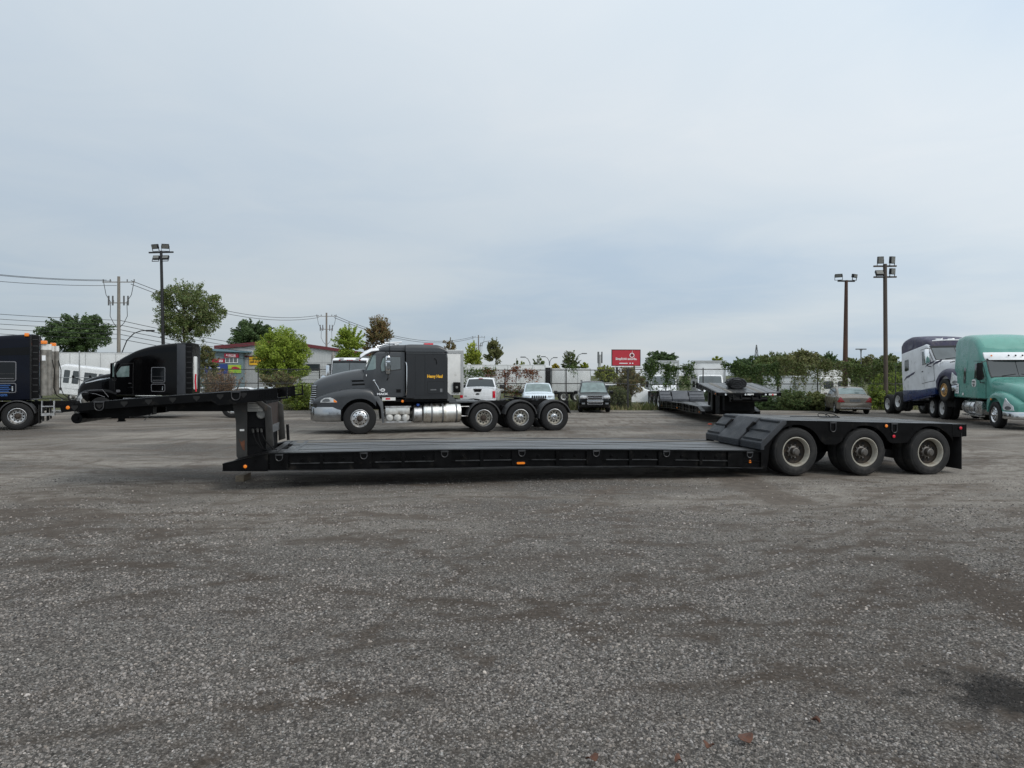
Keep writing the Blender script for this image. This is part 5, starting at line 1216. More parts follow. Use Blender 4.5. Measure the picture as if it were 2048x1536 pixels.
for y in (-0.55, 0.0, 0.55):
    g = MB(); g.box((-1.62, y - 0.16, 3.13), (-1.44, y + 0.16, 3.22)); g.build("roof_lamp", "lens_clear", t, bevel=0.02)
text("hood_lettering", "INTERNATIONAL", 0.11, "dark_plastic", t, (0.30, -1.0, 1.72), (R(80), 0, R(8)), 0.8)

# --- white conventional truck nosing towards the camera behind the dark grey one
t = thing("semi_truck", "white truck facing the camera behind the hood of the dark grey truck", "truck", (-8.95, 38.6, 0), -86)
lb, hb, cb = tractor(t, "white_paint",
    ([(-0.7, 0.60), (1.2, 0.65)], [(-0.7, 1.20), (0.0, 1.42), (0.5, 1.36), (0.9, 1.2), (1.2, 1.0)], [(-0.7, 1.1), (0.4, 1.12), (0.9, 1.0), (1.2, 0.8)]),
    ([(-0.7, 1.0), (1.25, 0.8)], [(-0.7, 1.98), (0.0, 1.90), (0.7, 1.80), (1.1, 1.70), (1.25, 1.5)], [(-0.7, 0.9), (0.3, 0.8), (0.9, 0.66), (1.25, 0.56)]),
    ([(-2.6, 1.1), (-0.6, 1.1)], [(-2.6, 3.05), (-1.15, 3.05), (-1.0, 3.0), (-0.92, 2.9), (-0.78, 2.3), (-0.70, 1.98), (-0.6, 1.8)], [(-2.6, 1.02), (-0.9, 1.0), (-0.6, 0.96)], 0.10, 0.03),
    wind=(-0.905, -0.72), win=[(-1.75, 2.0), (-1.15, 1.98), (-1.1, 2.1), (-1.2, 2.62), (-1.75, 2.64)], door=[(-1.9, 1.14), (-0.9, 1.14), (-0.9, 2.0), (-1.1, 2.7), (-1.9, 2.72)],
    axles=(-4.6, -5.9), xr=-6.8, glass="glass_grey", tank=(-2.9, -1.9), mirror_m="chrome")
for y in (-0.55, -0.12, 0.0, 0.12, 0.55):
    g = MB(); g.box((-0.97, y - 0.04, 2.90), (-0.89, y + 0.04, 2.945)); g.build("cab_light", "dark_red_lens", t)
for y in (-0.45, 0.45):
    g = MB(); g.box((-1.05, y - 0.12, 3.0), (-0.90, y + 0.12, 3.02)); g.build("roof_badge", "steel_grey", t)
g = MB(); g.tube([(-2.2, -1.15, 0.9), (-2.2, -1.15, 2.9), (-2.15, -1.15, 3.2), (-2.3, -1.15, 3.35)], 0.09, 12); g.build("exhaust_stack", "stack_grey", t)
g = MB(); g.box((-2.5, -1.35, 1.9), (-2.42, -1.0, 2.75)); g.build("headache_rack", "steel_grey", t)
g = MB(); g.tube([(0.7, -0.75, 1.6), (0.75, -1.1, 1.85)], 0.015, 6); g.lathe([(0, -0.02), (0.13, -0.01), (0.13, 0.01), (0, 0.03)], 16, 0, (0.75, -1.12, 1.95), "x"); g.build("hood_mirror", "chrome", t)
# ------------------------------------------------------------------ cars
mat("car_beige", (0.20, 0.173, 0.142), 0.3, 0.3, coat=0.35, var=0.05, vscale=3)
mat("car_black", (0.004, 0.0043, 0.0048), 0.16, spec=0.25, coat=0.08)
mat("car_white", (0.72, 0.74, 0.76), 0.28, coat=0.5, var=0.03)
mat("car_ice", (0.58, 0.66, 0.72), 0.26, coat=0.6, var=0.03)
mat("silver_trim", (0.55, 0.55, 0.56), 0.25, 0.9)
def car(t, paint, body, cabin, ax, r, w, rim="alu_clean", arch=0.06, trim=True):
    b = Body(*body, r=0.10, crown=0.02, rlow=0.06, arches=[(x, r, r + arch) for x in ax], barrel=0.03); b.build("body", paint, t, 34)
    c = Body(*cabin, r=0.10, th=0.28, belt=body[1][len(body[1]) // 2][1], crown=0.03); c.build("cabin", paint, t, 34)
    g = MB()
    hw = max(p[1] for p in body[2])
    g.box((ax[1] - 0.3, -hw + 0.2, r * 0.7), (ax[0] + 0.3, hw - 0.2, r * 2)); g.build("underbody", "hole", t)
    for x in ax:
        for sg in (1, -1): wheel(t, (x, sg * (hw - w / 2 - 0.015), r), r=r, w=w, rr=r * 0.66, style="spoke", rim=rim, side=sg, tyre="rubber_dark", n=28)
    return b, c
def panel_x(x, poly, name, m, parent, d=0.02, bevel=0.0):
    """a flat panel on the front (d > 0) or rear (d < 0) face: polygon of (y, z)"""
    g = MB(); g.prism(poly, min(x, x + d), max(x, x + d), axis="x"); return g.build(name, m, parent, bevel=bevel)
def mir(p): return [(-a, b) for a, b in p[::-1]]

# beige saloon, tail to the camera
t = thing("car", "beige four-door sedan parked by the hedge under the rusty lamp pole", "car", (18.75, 39.95, 0), rot=(0, 0, math.atan2(0.97, 0.236)))
b, c = car(t, "car_beige",
    ([(-2.27, 0.34), (-2.05, 0.24), (2.0, 0.22), (2.27, 0.32)], [(-2.27, 0.86), (-2.22, 0.95), (-1.7, 1.0), (-1.2, 0.97), (0.9, 0.95), (1.6, 0.86), (2.1, 0.74), (2.27, 0.55)], [(-2.27, 0.74), (-2.15, 0.81), (-1.5, 0.865), (1.3, 0.865), (2.0, 0.78), (2.27, 0.60)]),
    ([(-1.75, 0.9), (1.15, 0.9)], [(-1.75, 0.99), (-1.5, 1.13), (-1.1, 1.34), (-0.7, 1.42), (-0.1, 1.435), (0.35, 1.37), (0.8, 1.13), (1.15, 0.95)], [(-1.75, 0.74), (-1.0, 0.80), (0.5, 0.82), (1.15, 0.78)]),
    (1.36, -1.36), 0.315, 0.205)
c.top_panel(-1.64, -1.02, 0.94, 0.90, "rear_window", "glass_light", t, 0.010)
c.top_panel(0.40, 1.02, 0.90, 0.94, "windshield", "glass_light", t, 0.010)
for sg in (1, -1):
    c.side([(-1.15, 1.04), (-0.35, 1.02), (-0.35, 1.33), (-0.85, 1.34), (-1.10, 1.20)], "rear_door_window", "glass", t, 0.008, (sg,), 3)
    c.side([(-0.28, 1.02), (0.70, 1.02), (0.30, 1.30), (-0.28, 1.33)], "front_door_window", "glass", t, 0.008, (sg,), 3)
    for x in (-0.95, 0.05): b.side([(x - 0.08, 0.82), (x + 0.1, 0.82), (x + 0.1, 0.85), (x - 0.08, 0.85)], "door_handle", "car_beige", t, 0.02, (sg,), 2)
    b.side([(-0.98, 0.52), (0.95, 0.52), (0.95, 0.57), (-0.98, 0.57)], "side_moulding", "car_beige", t, 0.012, (sg,), 3)
    g = MB(); g.prism(rrect(0.58, 0.98, 0.74, 1.10, 0.04), sg * 0.86, sg * 1.0); g.build("side_mirror", "car_beige", t, bevel=0.01)
    lp = [(0.80, 0.64), (0.50, 0.655), (0.70, 0.93), (0.80, 0.86)]
    panel_x(-2.26, lp if sg > 0 else mir(lp), "tail_light", "dark_red_lens", t, -0.035, 0.01)
    b.side([(-2.25, 0.65), (-2.25, 0.85), (-2.10, 0.70), (-2.05, 0.65)], "tail_light", "dark_red_lens", t, 0.012, (sg,), 2)
panel_x(-2.27, rrect(-0.26, 0.68, 0.26, 0.80, 0.02), "licence_plate", "steel_grey", t, -0.02)
g = MB(); rg = []
for z, q in ((0.30, 0.0), (0.34, 0.05), (0.55, 0.06), (0.60, 0.02)):
    rg.append([(-2.05, 0.84 + q * 0.2, z), (-2.27 - q * 0.6, 0.70, z), (-2.30 - q, 0, z), (-2.27 - q * 0.6, -0.70, z), (-2.05, -0.84 - q * 0.2, z), (-2.0, -0.7, z), (-2.2, 0, z), (-2.0, 0.7, z)])
g.rings(rg); g.build("rear_bumper", "car_beige", t, angle=60)
panel_x(-2.33, [(-0.72, 0.335), (0.72, 0.335), (0.72, 0.36), (-0.72, 0.36)], "bumper_strip", "silver_trim", t, -0.03)
g = MB(); g.tube([(-0.8, 0.55, 1.40), (-0.85, 0.55, 1.55)], 0.012, 5); g.build("antenna", "silver_trim", t)

# black compact SUV facing the camera
t = thing("car", "black compact SUV with chrome grille parked facing the camera by the fence", "car", (4.72, 41.6, 0), -93)
b, c = car(t, "car_black",
    ([(-2.2, 0.36), (-2.0, 0.28), (2.0, 0.28), (2.2, 0.36)], [(-2.2, 0.92), (-2.1, 1.02), (0.7, 1.06), (1.3, 1.03), (1.8, 0.98), (2.12, 0.90), (2.2, 0.76)], [(-2.2, 0.80), (-1.5, 0.9), (1.5, 0.9), (2.0, 0.86), (2.2, 0.76)]),
    ([(-2.15, 0.95), (1.15, 0.95)], [(-2.15, 1.05), (-2.05, 1.40), (-1.9, 1.66), (-1.5, 1.71), (-0.3, 1.72), (0.1, 1.66), (0.45, 1.46), (0.85, 1.16), (1.15, 1.02)], [(-2.15, 0.82), (0.5, 0.85), (1.15, 0.8)]),
    (1.31, -1.31), 0.355, 0.235)
c.top_panel(0.16, 0.98, 0.90, 0.95, "windshield", "glass_light", t, 0.012)
for sg in (1, -1):
    c.side([(-1.85, 1.12), (-0.95, 1.12), (-0.95, 1.56), (-1.80, 1.56)], "rear_quarter_window", "glass", t, 0.008, (sg,), 3)
    c.side([(-0.9, 1.12), (0.72, 1.12), (0.16, 1.52), (-0.9, 1.57)], "door_window", "glass", t, 0.008, (sg,), 3)
    g = MB(); g.prism(rrect(0.62, 1.02, 0.80, 1.20, 0.05), sg * 0.90, sg * 1.12); g.build("side_mirror", "car_black", t, bevel=0.015)
    hp = [(0.46, 0.80), (0.83, 0.80), (0.83, 0.93), (0.72, 0.97), (0.46, 0.95)]
    panel_x(2.185, hp if sg > 0 else mir(hp), "headlight", "lens_clear", t, 0.03, 0.01)
    g = MB(); g.tube([(-1.7, sg * 0.62, 1.72), (-1.5, sg * 0.62, 1.78), (-0.4, sg * 0.62, 1.79), (-0.1, sg * 0.62, 1.72)], 0.02, 6); g.build("roof_rail", "black_matte", t)
    fp = [(0.56, 0.46), (0.74, 0.46), (0.74, 0.56), (0.56, 0.56)]
    panel_x(2.20, fp if sg > 0 else mir(fp), "fog_lamp", "lens_dark", t, 0.02, 0.01)
panel_x(2.20, rrect(-0.44, 0.74, 0.44, 0.96, 0.04), "grille_frame", "silver_trim", t, 0.03)
panel_x(2.23, rrect(-0.39, 0.77, 0.39, 0.84, 0.02), "grille_slot", "hole", t, 0.008)
panel_x(2.23, rrect(-0.39, 0.87, 0.39, 0.935, 0.02), "grille_slot", "hole", t, 0.008)
panel_x(2.235, rrect(-0.09, 0.82, 0.09, 0.89, 0.034), "badge", "frame_grey", t, 0.015)
panel_x(2.21, [(-0.45, 0.60), (0.45, 0.60), (0.45, 0.69), (-0.45, 0.69)], "bumper_bar", "silver_trim", t, 0.05, 0.01)
panel_x(2.21, rrect(-0.42, 0.46, 0.42, 0.57, 0.02), "lower_grille", "silver_trim", t, 0.02)
panel_x(2.23, rrect(-0.39, 0.48, 0.39, 0.55, 0.015), "lower_grille_slot", "hole", t, 0.006)
g = MB(); g.box((0.90, -0.70, 1.075), (0.94, 0.05, 1.09)); g.build("wiper", "black_matte", t)

# white pickup, tail to the camera
t = thing("pickup_truck", "white pickup truck with its tailgate to the camera behind the dark grey truck", "pickup", (-1.78, 42.0, 0), 88)
b, c = car(t, "car_white",
    ([(-2.95, 0.5), (2.95, 0.5)], [(-2.95, 1.36), (-0.95, 1.38), (-0.9, 1.32), (1.6, 1.28), (2.8, 1.18), (2.95, 1.0)], [(-2.95, 0.96), (-2.6, 1.0), (2.4, 1.0), (2.95, 0.86)]),
    ([(-0.95, 1.2), (1.75, 1.2)], [(-0.95, 1.3), (-0.88, 1.60), (-0.78, 1.87), (-0.5, 1.93), (0.4, 1.93), (0.75, 1.86), (1.2, 1.6), (1.75, 1.28)], [(-0.95, 0.92), (1.0, 0.92), (1.75, 0.86)]),
    (1.85, -1.85), 0.40, 0.27)
c.top_panel(-0.925, -0.80, 0.93, 0.90, "rear_window", "glass", t, 0.014)
panel_x(-0.955, rrect(-0.28, 1.42, 0.28, 1.80, 0.03), "sliding_pane", "glass_grey", t, -0.012) if False else None
panel_x(-2.95, rrect(-0.80, 0.80, 0.80, 1.33, 0.03), "tailgate", "car_white", t, -0.03, 0.01)
panel_x(-2.98, [(-0.17, 1.18), (0.17, 1.18), (0.24, 1.34), (-0.24, 1.34)], "tailgate_handle", "black_matte", t, -0.02)
panel_x(-2.98, [(0.11 * math.cos(R(q)), 1.06 + 0.045 * math.sin(R(q))) for q in range(0, 360, 30)], "badge", "black_matte", t, -0.02)
panel_x(-2.98, [(-0.76, 0.90), (0.76, 0.90), (0.66, 0.96), (-0.66, 0.96)], "tailgate_crease", "car_white", t, -0.012)
panel_x(-2.98, [(0.60, 0.93), (0.72, 0.93), (0.72, 0.96), (0.60, 0.96)], "badge", "black_matte", t, -0.02)
for sg in (1, -1):
    tp = [(0.82, 0.84), (0.97, 0.84), (0.97, 1.22), (0.82, 1.22)]
    panel_x(-2.955, tp if sg > 0 else mir(tp), "tail_light", "red_lens", t, -0.035, 0.01)
    c.side([(-0.78, 1.40), (0.2, 1.38), (0.2, 1.80), (-0.66, 1.80)], "rear_door_window", "glass", t, 0.008, (sg,), 3)
    c.side([(0.26, 1.38), (1.35, 1.36), (0.85, 1.74), (0.26, 1.80)], "front_door_window", "glass", t, 0.008, (sg,), 3)
    g = MB(); g.prism(rrect(1.0, 1.28, 1.15, 1.52, 0.04), sg * 1.0, sg * 1.30); g.build("side_mirror", "dark_plastic", t, bevel=0.015)
panel_x(-0.80, [(-0.12, 1.875), (0.12, 1.875), (0.12, 1.915), (-0.12, 1.915)], "brake_light", "dark_red_lens", t, -0.06)
g = MB(); g.box((-3.12, -0.95, 0.52), (-2.95, 0.95, 0.72)); g.build("rear_bumper", "chrome", t, bevel=0.03)

# pale blue-white SUV facing the camera, mostly behind the rear axles
t = thing("car", "icy white SUV facing the camera behind the rear axles of the dark grey truck", "car", (1.50, 41.8, 0), -90)
b, c = car(t, "car_ice",
    ([(-2.25, 0.36), (2.25, 0.36)], [(-2.25, 1.0), (0.8, 1.10), (1.4, 1.08), (1.9, 1.02), (2.2, 0.92), (2.25, 0.8)], [(-2.25, 0.8), (-1.5, 0.92), (1.5, 0.92), (2.1, 0.84), (2.25, 0.72)]),
    ([(-2.15, 1.0), (1.2, 1.0)], [(-2.15, 1.1), (-1.9, 1.52), (-1.4, 1.61), (-0.1, 1.62), (0.25, 1.55), (0.75, 1.26), (1.2, 1.06)], [(-2.15, 0.84), (0.5, 0.87), (1.2, 0.82)]),
    (1.34, -1.34), 0.36, 0.235)
c.top_panel(0.22, 1.03, 0.90, 0.95, "windshield", "glass_light", t, 0.012)
for sg in (1, -1):
    c.side([(-1.7, 1.18), (0.72, 1.16), (0.2, 1.46), (-1.6, 1.50)], "side_window", "glass", t, 0.008, (sg,), 3)
    g = MB(); g.prism(rrect(0.70, 1.06, 0.88, 1.20, 0.05), sg * 0.92, sg * 1.12); g.build("side_mirror", "dark_plastic", t, bevel=0.015)
    hp = [(0.50, 0.88), (0.80, 0.90), (0.80, 0.96), (0.50, 0.96)]
    panel_x(2.22, hp if sg > 0 else mir(hp), "headlight", "lens_clear", t, 0.04, 0.01)
for k in range(7):
    y = -0.36 + 0.12 * k; panel_x(2.24, rrect(y - 0.045, 0.80, y + 0.045, 0.955, 0.03), "grille_slot", "hole", t, 0.02)

# ------------------------------------------------------------------ box trailers, box trucks and buses beyond the fence
mat("trailer_white", (0.62, 0.63, 0.63), 0.5, var=0.08, vscale=2, col2=(0.48, 0.46, 0.43), c2scale=1.5, c2lo=0.58, c2hi=0.8, stretch=(1, 1, 0.35))
mat("trailer_grey", (0.36, 0.37, 0.37), 0.5, var=0.08, vscale=2)
mat("tarp_black", (0.014, 0.014, 0.015), 0.6, var=0.4, vscale=8, bump=0.4, bscale=9)
def box_trailer(name, label, cat, loc, yaw, L, Wd, z0, z1, m="trailer_white", ribs=8, wheels=True, group=None, roofline=True, rib_d=0.02, zg=0.0):
    """a box body standing on its running gear; x along the length, origin at the near end on the ground"""
    t = thing(name, label, cat, loc, yaw, group)
    g = MB(); g.box((0, -Wd / 2, z0), (L, Wd / 2, z1)); g.build("box", m, t, bevel=0.03)
    n = int(ribs)
    for k in range(n + 1):
        x = 0.02 + (L - 0.04) * k / n
        for sg in (1, -1):
            g = MB(); g.box((x - 0.02, sg * Wd / 2 - rib_d, z0 + 0.03), (x + 0.02, sg * Wd / 2 + rib_d, z1 - 0.03)); g.build("side_post", "trailer_grey", t)
    for sg in (1, -1):
        for z in (z0, z1 - 0.10):
            g = MB(); g.box((0.01, sg * Wd / 2 - 0.01, z), (L - 0.01, sg * Wd / 2 + 0.03, z + 0.10)); g.build("side_rail", "trailer_grey" if z == z0 else m, t)
    g = MB()
    for y in (-0.04, 0.04): g.box((-0.012, y - 0.03, z0 + 0.05), (0.0, y + 0.03, z1 - 0.08)) if y < 0 else None
    g.box((-0.03, -Wd / 2, z1 - 0.14), (0.0, Wd / 2, z1 - 0.02)); g.box((-0.03, -Wd / 2, z0), (0.0, -Wd / 2 + 0.09, z1 - 0.14)); g.box((-0.03, Wd / 2 - 0.09, z0), (0.0, Wd / 2, z1 - 0.14))
    g.build("end_frame", "trailer_grey", t)
    if wheels:
        g = MB(); g.box((0.3, -0.5, z0 - 0.25), (L - 0.3, -0.4, z0)); g.box((0.3, 0.4, z0 - 0.25), (L - 0.3, 0.5, z0)); g.box((L * 0.75, -0.6, zg), (L * 0.75 + 0.12, -0.48, z0)); g.box((L * 0.75, 0.48, zg), (L * 0.75 + 0.12, 0.6, z0)); g.build("running_gear", "black_matte", t)
        for x in (1.2, 2.5):
            for sg in (1, -1): wheel(t, (x, sg * (Wd / 2 - 0.16), zg + 0.5), r=0.5, w=0.28, style="concave", rim="rim_white", side=sg, n=24)
    return t
ZL = -0.6      # the land beyond the fence lies lower
GT = "white trailers and boxes beyond the fence"
# left: two white trailers, one behind the shuttle bus
box_trailer("box_trailer", "tall white box trailer with vertical seams behind the navy truck", "trailer", (-44.5, 61.0, 0), 22, 10.6, 2.5, 0.95, 4.05, ribs=9, group=GT)
t = thing("shuttle_bus", "white shuttle bus tilting downhill behind the black truck", "bus", (-35.6, 56.0, 0.12), rot=(R(0), R(7.0), R(16)))
bb = Body([(0, 0.55), (7.0, 0.55)], [(0, 2.72), (0.1, 2.84), (0.4, 2.88), (6.6, 2.88), (7.0, 2.7)], [(0, 1.08), (0.15, 1.15), (7.0, 1.15)], r=0.18, th=0.02, belt=1.4, crown=0.05); bb.build("body", "white_paint", t, 24)
for sg in (1, -1):
    for x0, x1 in ((0.35, 0.75), (0.95, 1.4)): bb.side(rrect(x0, 1.45, x1, 2.45, 0.05, 2), "door_window", "glass", t, 0.012, (sg,), 1)
    for k in range(5): bb.side(rrect(1.75 + 1.0 * k, 1.50, 2.62 + 1.0 * k, 2.42, 0.05, 2), "window", "glass", t, 0.012, (sg,), 1)
    bb.side([(0.1, 1.02), (6.9, 1.02), (6.9, 1.05), (0.1, 1.05)], "side_stripe", "trailer_grey", t, 0.012, (sg,), 2)
    for x in (1.2, 5.6): wheel(t, (x, sg * 0.98, 0.42), r=0.42, w=0.25, rr=0.24, style="convex", rim="rim_white", side=sg, n=24)
    bb.side(rrect(0.15, 0.85, 0.35, 1.05, 0.03, 2), "tail_lamp", "dark_plastic", t, 0.015, (sg,), 1)
# a white trailer end standing close behind the sleeper of the dark grey truck
t = box_trailer("box_trailer", "scuffed white trailer end showing just behind the dark grey sleeper", "trailer", (-3.42, 31.6, 0), 99, 7.5, 2.5, 1.20, 3.22, m="white_dirty", ribs=8)
g = MB(); g.box((-0.10, -1.12, 1.32), (-0.03, -0.80, 1.78)); lb_ = g.build("junction_box", "black_matte", t, bevel=0.02)
g = MB(); g.lathe([(0.06, 0), (0.05, -0.02), (0, -0.025)], 12, 0, (-0.10, -0.96, 1.55), "x"); g.build("socket_cover", "plate_silver", lb_)
# white trailers across the middle
t = box_trailer("refrigerated_trailer", "long white trailer overgrown with red vine behind the white pickup", "trailer", (-9.0, 71.5, ZL), 0, 12.3, 2.5, 1.1, 3.72, ribs=10, group=GT)
g = MB(); g.box((12.33, -0.9, 1.75), (12.85, 0.9, 3.45)); ru = g.build("cooling_unit", "black_matte", t, bevel=0.06)
g = MB(); g.box((12.3, -1.0, 3.40), (12.95, 1.0, 3.62)); g.build("unit_hood", "white_paint", ru, bevel=0.05)
t = box_trailer("box_trailer", "plain white trailer behind the bare fence left of the black SUV", "trailer", (4.0, 72.5, ZL), 0, 3.9, 2.5, 1.0, 3.36, ribs=3, group=GT)
t = box_trailer("box_trailer", "small white trailer with louvred side standing in the hedge behind the fence", "trailer", (21.2, 56.5, ZL), 62, 5.0, 2.35, 0.45, 2.62, ribs=14, group=GT)
# two box trucks facing the camera
def box_truck(label, loc, yaw, glass, hooded):
    t = thing("box_truck", label, "truck", loc, yaw, GT)
    g = MB(); g.box((-6.6, -1.28, 1.15), (-0.95, 1.28, 3.88)); g.build("box", "trailer_white", t, bevel=0.04)
    g = MB(); g.box((-0.99, -1.30, 3.72), (-0.90, 1.30, 3.90)); g.box((-0.99, -1.31, 1.15), (-0.91, -1.20, 3.72)); g.box((-0.99, 1.20, 1.15), (-0.91, 1.31, 3.72)); g.build("box_frame", "trailer_grey", t)
    for k in range(10):
        for sg in (1, -1): g = MB(); g.box((-6.5 + 0.6 * k, sg * 1.28 - 0.01, 1.25), (-6.47 + 0.6 * k, sg * 1.28 + 0.015, 3.75)); g.build("side_post", "trailer_grey", t)
    cb = Body([(-0.9, 0.8), (1.2, 0.8)], [(-0.9, 2.72), (-0.3, 2.72), (0.15, 2.6), (0.5, 2.05), (0.75, 1.78), (1.2, 1.72)], [(-0.9, 1.05), (1.2, 1.0)], r=0.12, th=0.06, belt=1.6, crown=0.02); cb.build("cab", "white_paint", t, 20)
    cb.top_panel(0.16, 0.62, 0.92, 0.95, "windshield", glass, t, 0.012)
    for sg in (1, -1): cb.side([(-0.75, 1.85), (0.4, 1.85), (0.1, 2.45), (-0.75, 2.5)], "side_window", "glass", t, 0.01, (sg,), 3)
    hb = Body([(1.1, 0.7), (2.3, 0.7)], [(1.1, 1.74), (1.7, 1.66), (2.1, 1.52), (2.3, 1.3)], [(1.1, 1.02), (1.9, 0.98), (2.3, 0.86)], r=0.2, crown=0.02); hb.build("hood", "white_paint", t, 12)
    for k in range(4): panel_x(2.30, [(-0.42, 0.82 + 0.13 * k), (0.42, 0.82 + 0.13 * k), (0.42, 0.89 + 0.13 * k), (-0.42, 0.89 + 0.13 * k)], "grille_slot", "hole", t, 0.012)
    for sg in (1, -1):
        hp = rrect(0.52, 0.86, 0.82, 1.18, 0.10); panel_x(2.28, hp if sg > 0 else mir(hp), "headlight", "lens_clear", t, 0.05, 0.01)
        wheel(t, (1.4, sg * 0.9, 0.45), r=0.45, w=0.26, style="convex", rr=0.27, rim="rim_white", side=sg, n=24); wheel(t, (-4.8, sg * 0.95, 0.45), r=0.45, w=0.26, rr=0.27, style="convex", rim="rim_white", side=sg, n=24)
        g = MB(); g.box((0.35, sg * 1.3 - 0.1, 1.7), (0.45, sg * 1.3 + 0.1, 2.2)); g.build("mirror", "black_matte", t, bevel=0.02)
    g = MB(); g.box((2.2, -1.0, 0.45), (2.42, 1.0, 0.72)); g.build("bumper", "white_paint", t, bevel=0.04)
    return t
box_truck("white box truck with its hood showing under the green vine", (12.25, 57.5, ZL), -99, "glass_grey", True)
box_truck("white box truck with dark windscreen right of the vine-covered truck", (16.15, 58.0, ZL), -102, "glass_grey", True)
t = thing("motor_home", "white motor home with two small dark windows behind the beige sedan", "vehicle", (23.9, 52.5, ZL), 96)
bb = Body([(0, 0.6), (6.0, 0.6)], [(0, 2.45), (0.1, 2.6), (6.0, 2.6)], [(0, 1.15), (0.1, 1.2), (6.0, 1.2)], r=0.12, crown=0.03); bb.build("body", "white_dirty", t, 10)
for y in (-0.55, 0.55): panel_x(0.0, rrect(y - 0.38, 1.68, y + 0.38, 2.25, 0.12), "rear_window", "glass", t, -0.02)
g = MB(); g.box((0.4, -0.95, 2.62), (2.6, 0.9, 3.1)); g.build("roof_box", "white_dirty", t, bevel=0.05)
for x in (1.2, 4.8):
    for sg in (1, -1): wheel(t, (x, sg * 1.0, 0.42), r=0.42, w=0.25, rr=0.25, style="convex", rim="rim_white", side=sg, n=24)
t = thing("parked_van", "white van with a blue stripe half hidden by weeds right of the black SUV", "van", (7.0, 57.5, ZL), 0)
bb = Body([(0, 0.5), (4.6, 0.5)], [(0, 1.9), (0.2, 2.05), (3.2, 2.05), (3.6, 1.6), (4.5, 1.35), (4.6, 1.1)], [(0, 0.9), (4.0, 0.9), (4.6, 0.75)], r=0.12, th=0.1, belt=1.2, crown=0.02); bb.build("body", "white_paint", t, 18)
for sg in (1, -1):
    bb.side([(0.3, 1.2), (2.4, 1.2), (2.4, 1.38), (0.3, 1.38)], "side_stripe", "blue_cap", t, 0.01, (sg,), 3); bb.side([(0.4, 1.5), (3.2, 1.5), (3.0, 1.9), (0.4, 1.9)], "window", "glass", t, 0.01, (sg,), 3)
    for x in (0.9, 3.7): wheel(t, (x, sg * 0.75, 0.36), r=0.36, w=0.24, rr=0.22, style="convex", rim="rim_white", side=sg, n=24)

# ------------------------------------------------------------------ second lowboy, nose towards the camera, and the folded tarpaulin on it
t2 = thing("lowboy_trailer", "grey lowboy trailer parked by the fence with its gooseneck towards the camera", "trailer", (11.28, 42.3, 0.0), 87.8)
def g2(s): return interp([(-13.96, 1.40), (-12.6, 1.54), (-10.66, 1.72), (-10.17, 1.76)], s)
mat("tread_plate_grey", (0.075, 0.08, 0.09), 0.5, var=0.2, vscale=5, bump=0.3, bscale=40)
lowboy(t2, tyre="rubber", rim="rim_white", disc="rim_white", ramp="tread_plate_grey", neck_details=False, front_lights=True, pale=False, gtop=g2, gooseneck_planks=True)
g = MB(); rg = []
random.seed(5)
for i in range(13):
    x = -0.55 + 1.1 * i / 12; e = 1 - abs(x / 0.6) ** 6
    ring = []
    for k in range(20):
        a = 2 * math.pi * k / 20
        rr = (0.30 + 0.05 * math.sin(3 * a + i * 0.7) + 0.03 * math.sin(7 * a - i)) * (0.72 + 0.28 * e)
        ring.append((x, rr * 1.25 * math.cos(a), max(0.0, 0.19 + rr * 0.72 * math.sin(a))))
    rg.append(ring)
g.rings(rg)
for r0, z in ((0.30, 0.20), (0.22, 0.18), (0.13, 0.17)):
    for x in (-0.56, 0.56): g.tube([(x, r0 * 1.2 * math.cos(a), z + 0.7 * r0 * math.sin(a)) for a in [2 * math.pi * k / 16 for k in range(15)]], 0.022, 6)
o = g.build("folded_tarpaulin", "tarp_black", None, loc=(9.42, 29.95, 1.56), rot=(R(4), 0, R(78)), angle=60)
tag(o, "folded black tarpaulin lying on the gooseneck of the grey trailer", "tarpaulin")
# ------------------------------------------------------------------ chain-link fence
def chain_material():
    """woven wire: thin strands on the two diagonals, open between them"""
    m = bpy.data.materials.new("chain_link"); m.use_nodes = True; t = m.node_tree; b = t.nodes["Principled BSDF"]; L = t.links.new
    b.inputs["Base Color"].default_value = (0.12, 0.12, 0.115, 1); b.inputs["Metallic"].default_value = 0.5; b.inputs["Roughness"].default_value = 0.55
    tc_ = t.nodes.new("ShaderNodeTexCoord"); sp = t.nodes.new("ShaderNodeSeparateXYZ"); L(tc_.outputs["Object"], sp.inputs[0])
    outs = []
    for op in ("ADD", "SUBTRACT"):
        a = t.nodes.new("ShaderNodeMath"); a.operation = op; L(sp.outputs[0], a.inputs[0]); L(sp.outputs[2], a.inputs[1])
        w = t.nodes.new("ShaderNodeMath"); w.operation = "PINGPONG"; w.inputs[1].default_value = 0.042; L(a.outputs[0], w.inputs[0])
        c = t.nodes.new("ShaderNodeMath"); c.operation = "LESS_THAN"; c.inputs[1].default_value = 0.0024; L(w.outputs[0], c.inputs[0]); outs.append(c.outputs[0])
    mxm = t.nodes.new("ShaderNodeMath"); mxm.operation = "MAXIMUM"; L(outs[0], mxm.inputs[0]); L(outs[1], mxm.inputs[1])
    tr_ = t.nodes.new("ShaderNodeBsdfTransparent"); ms = t.nodes.new("ShaderNodeMixShader")
    L(mxm.outputs[0], ms.inputs[0]); L(tr_.outputs[0], ms.inputs[1]); L(b.outputs[0], ms.inputs[2]); L(ms.outputs[0], t.nodes["Material Output"].inputs[0])
    _M["chain_link"] = m
chain_material()
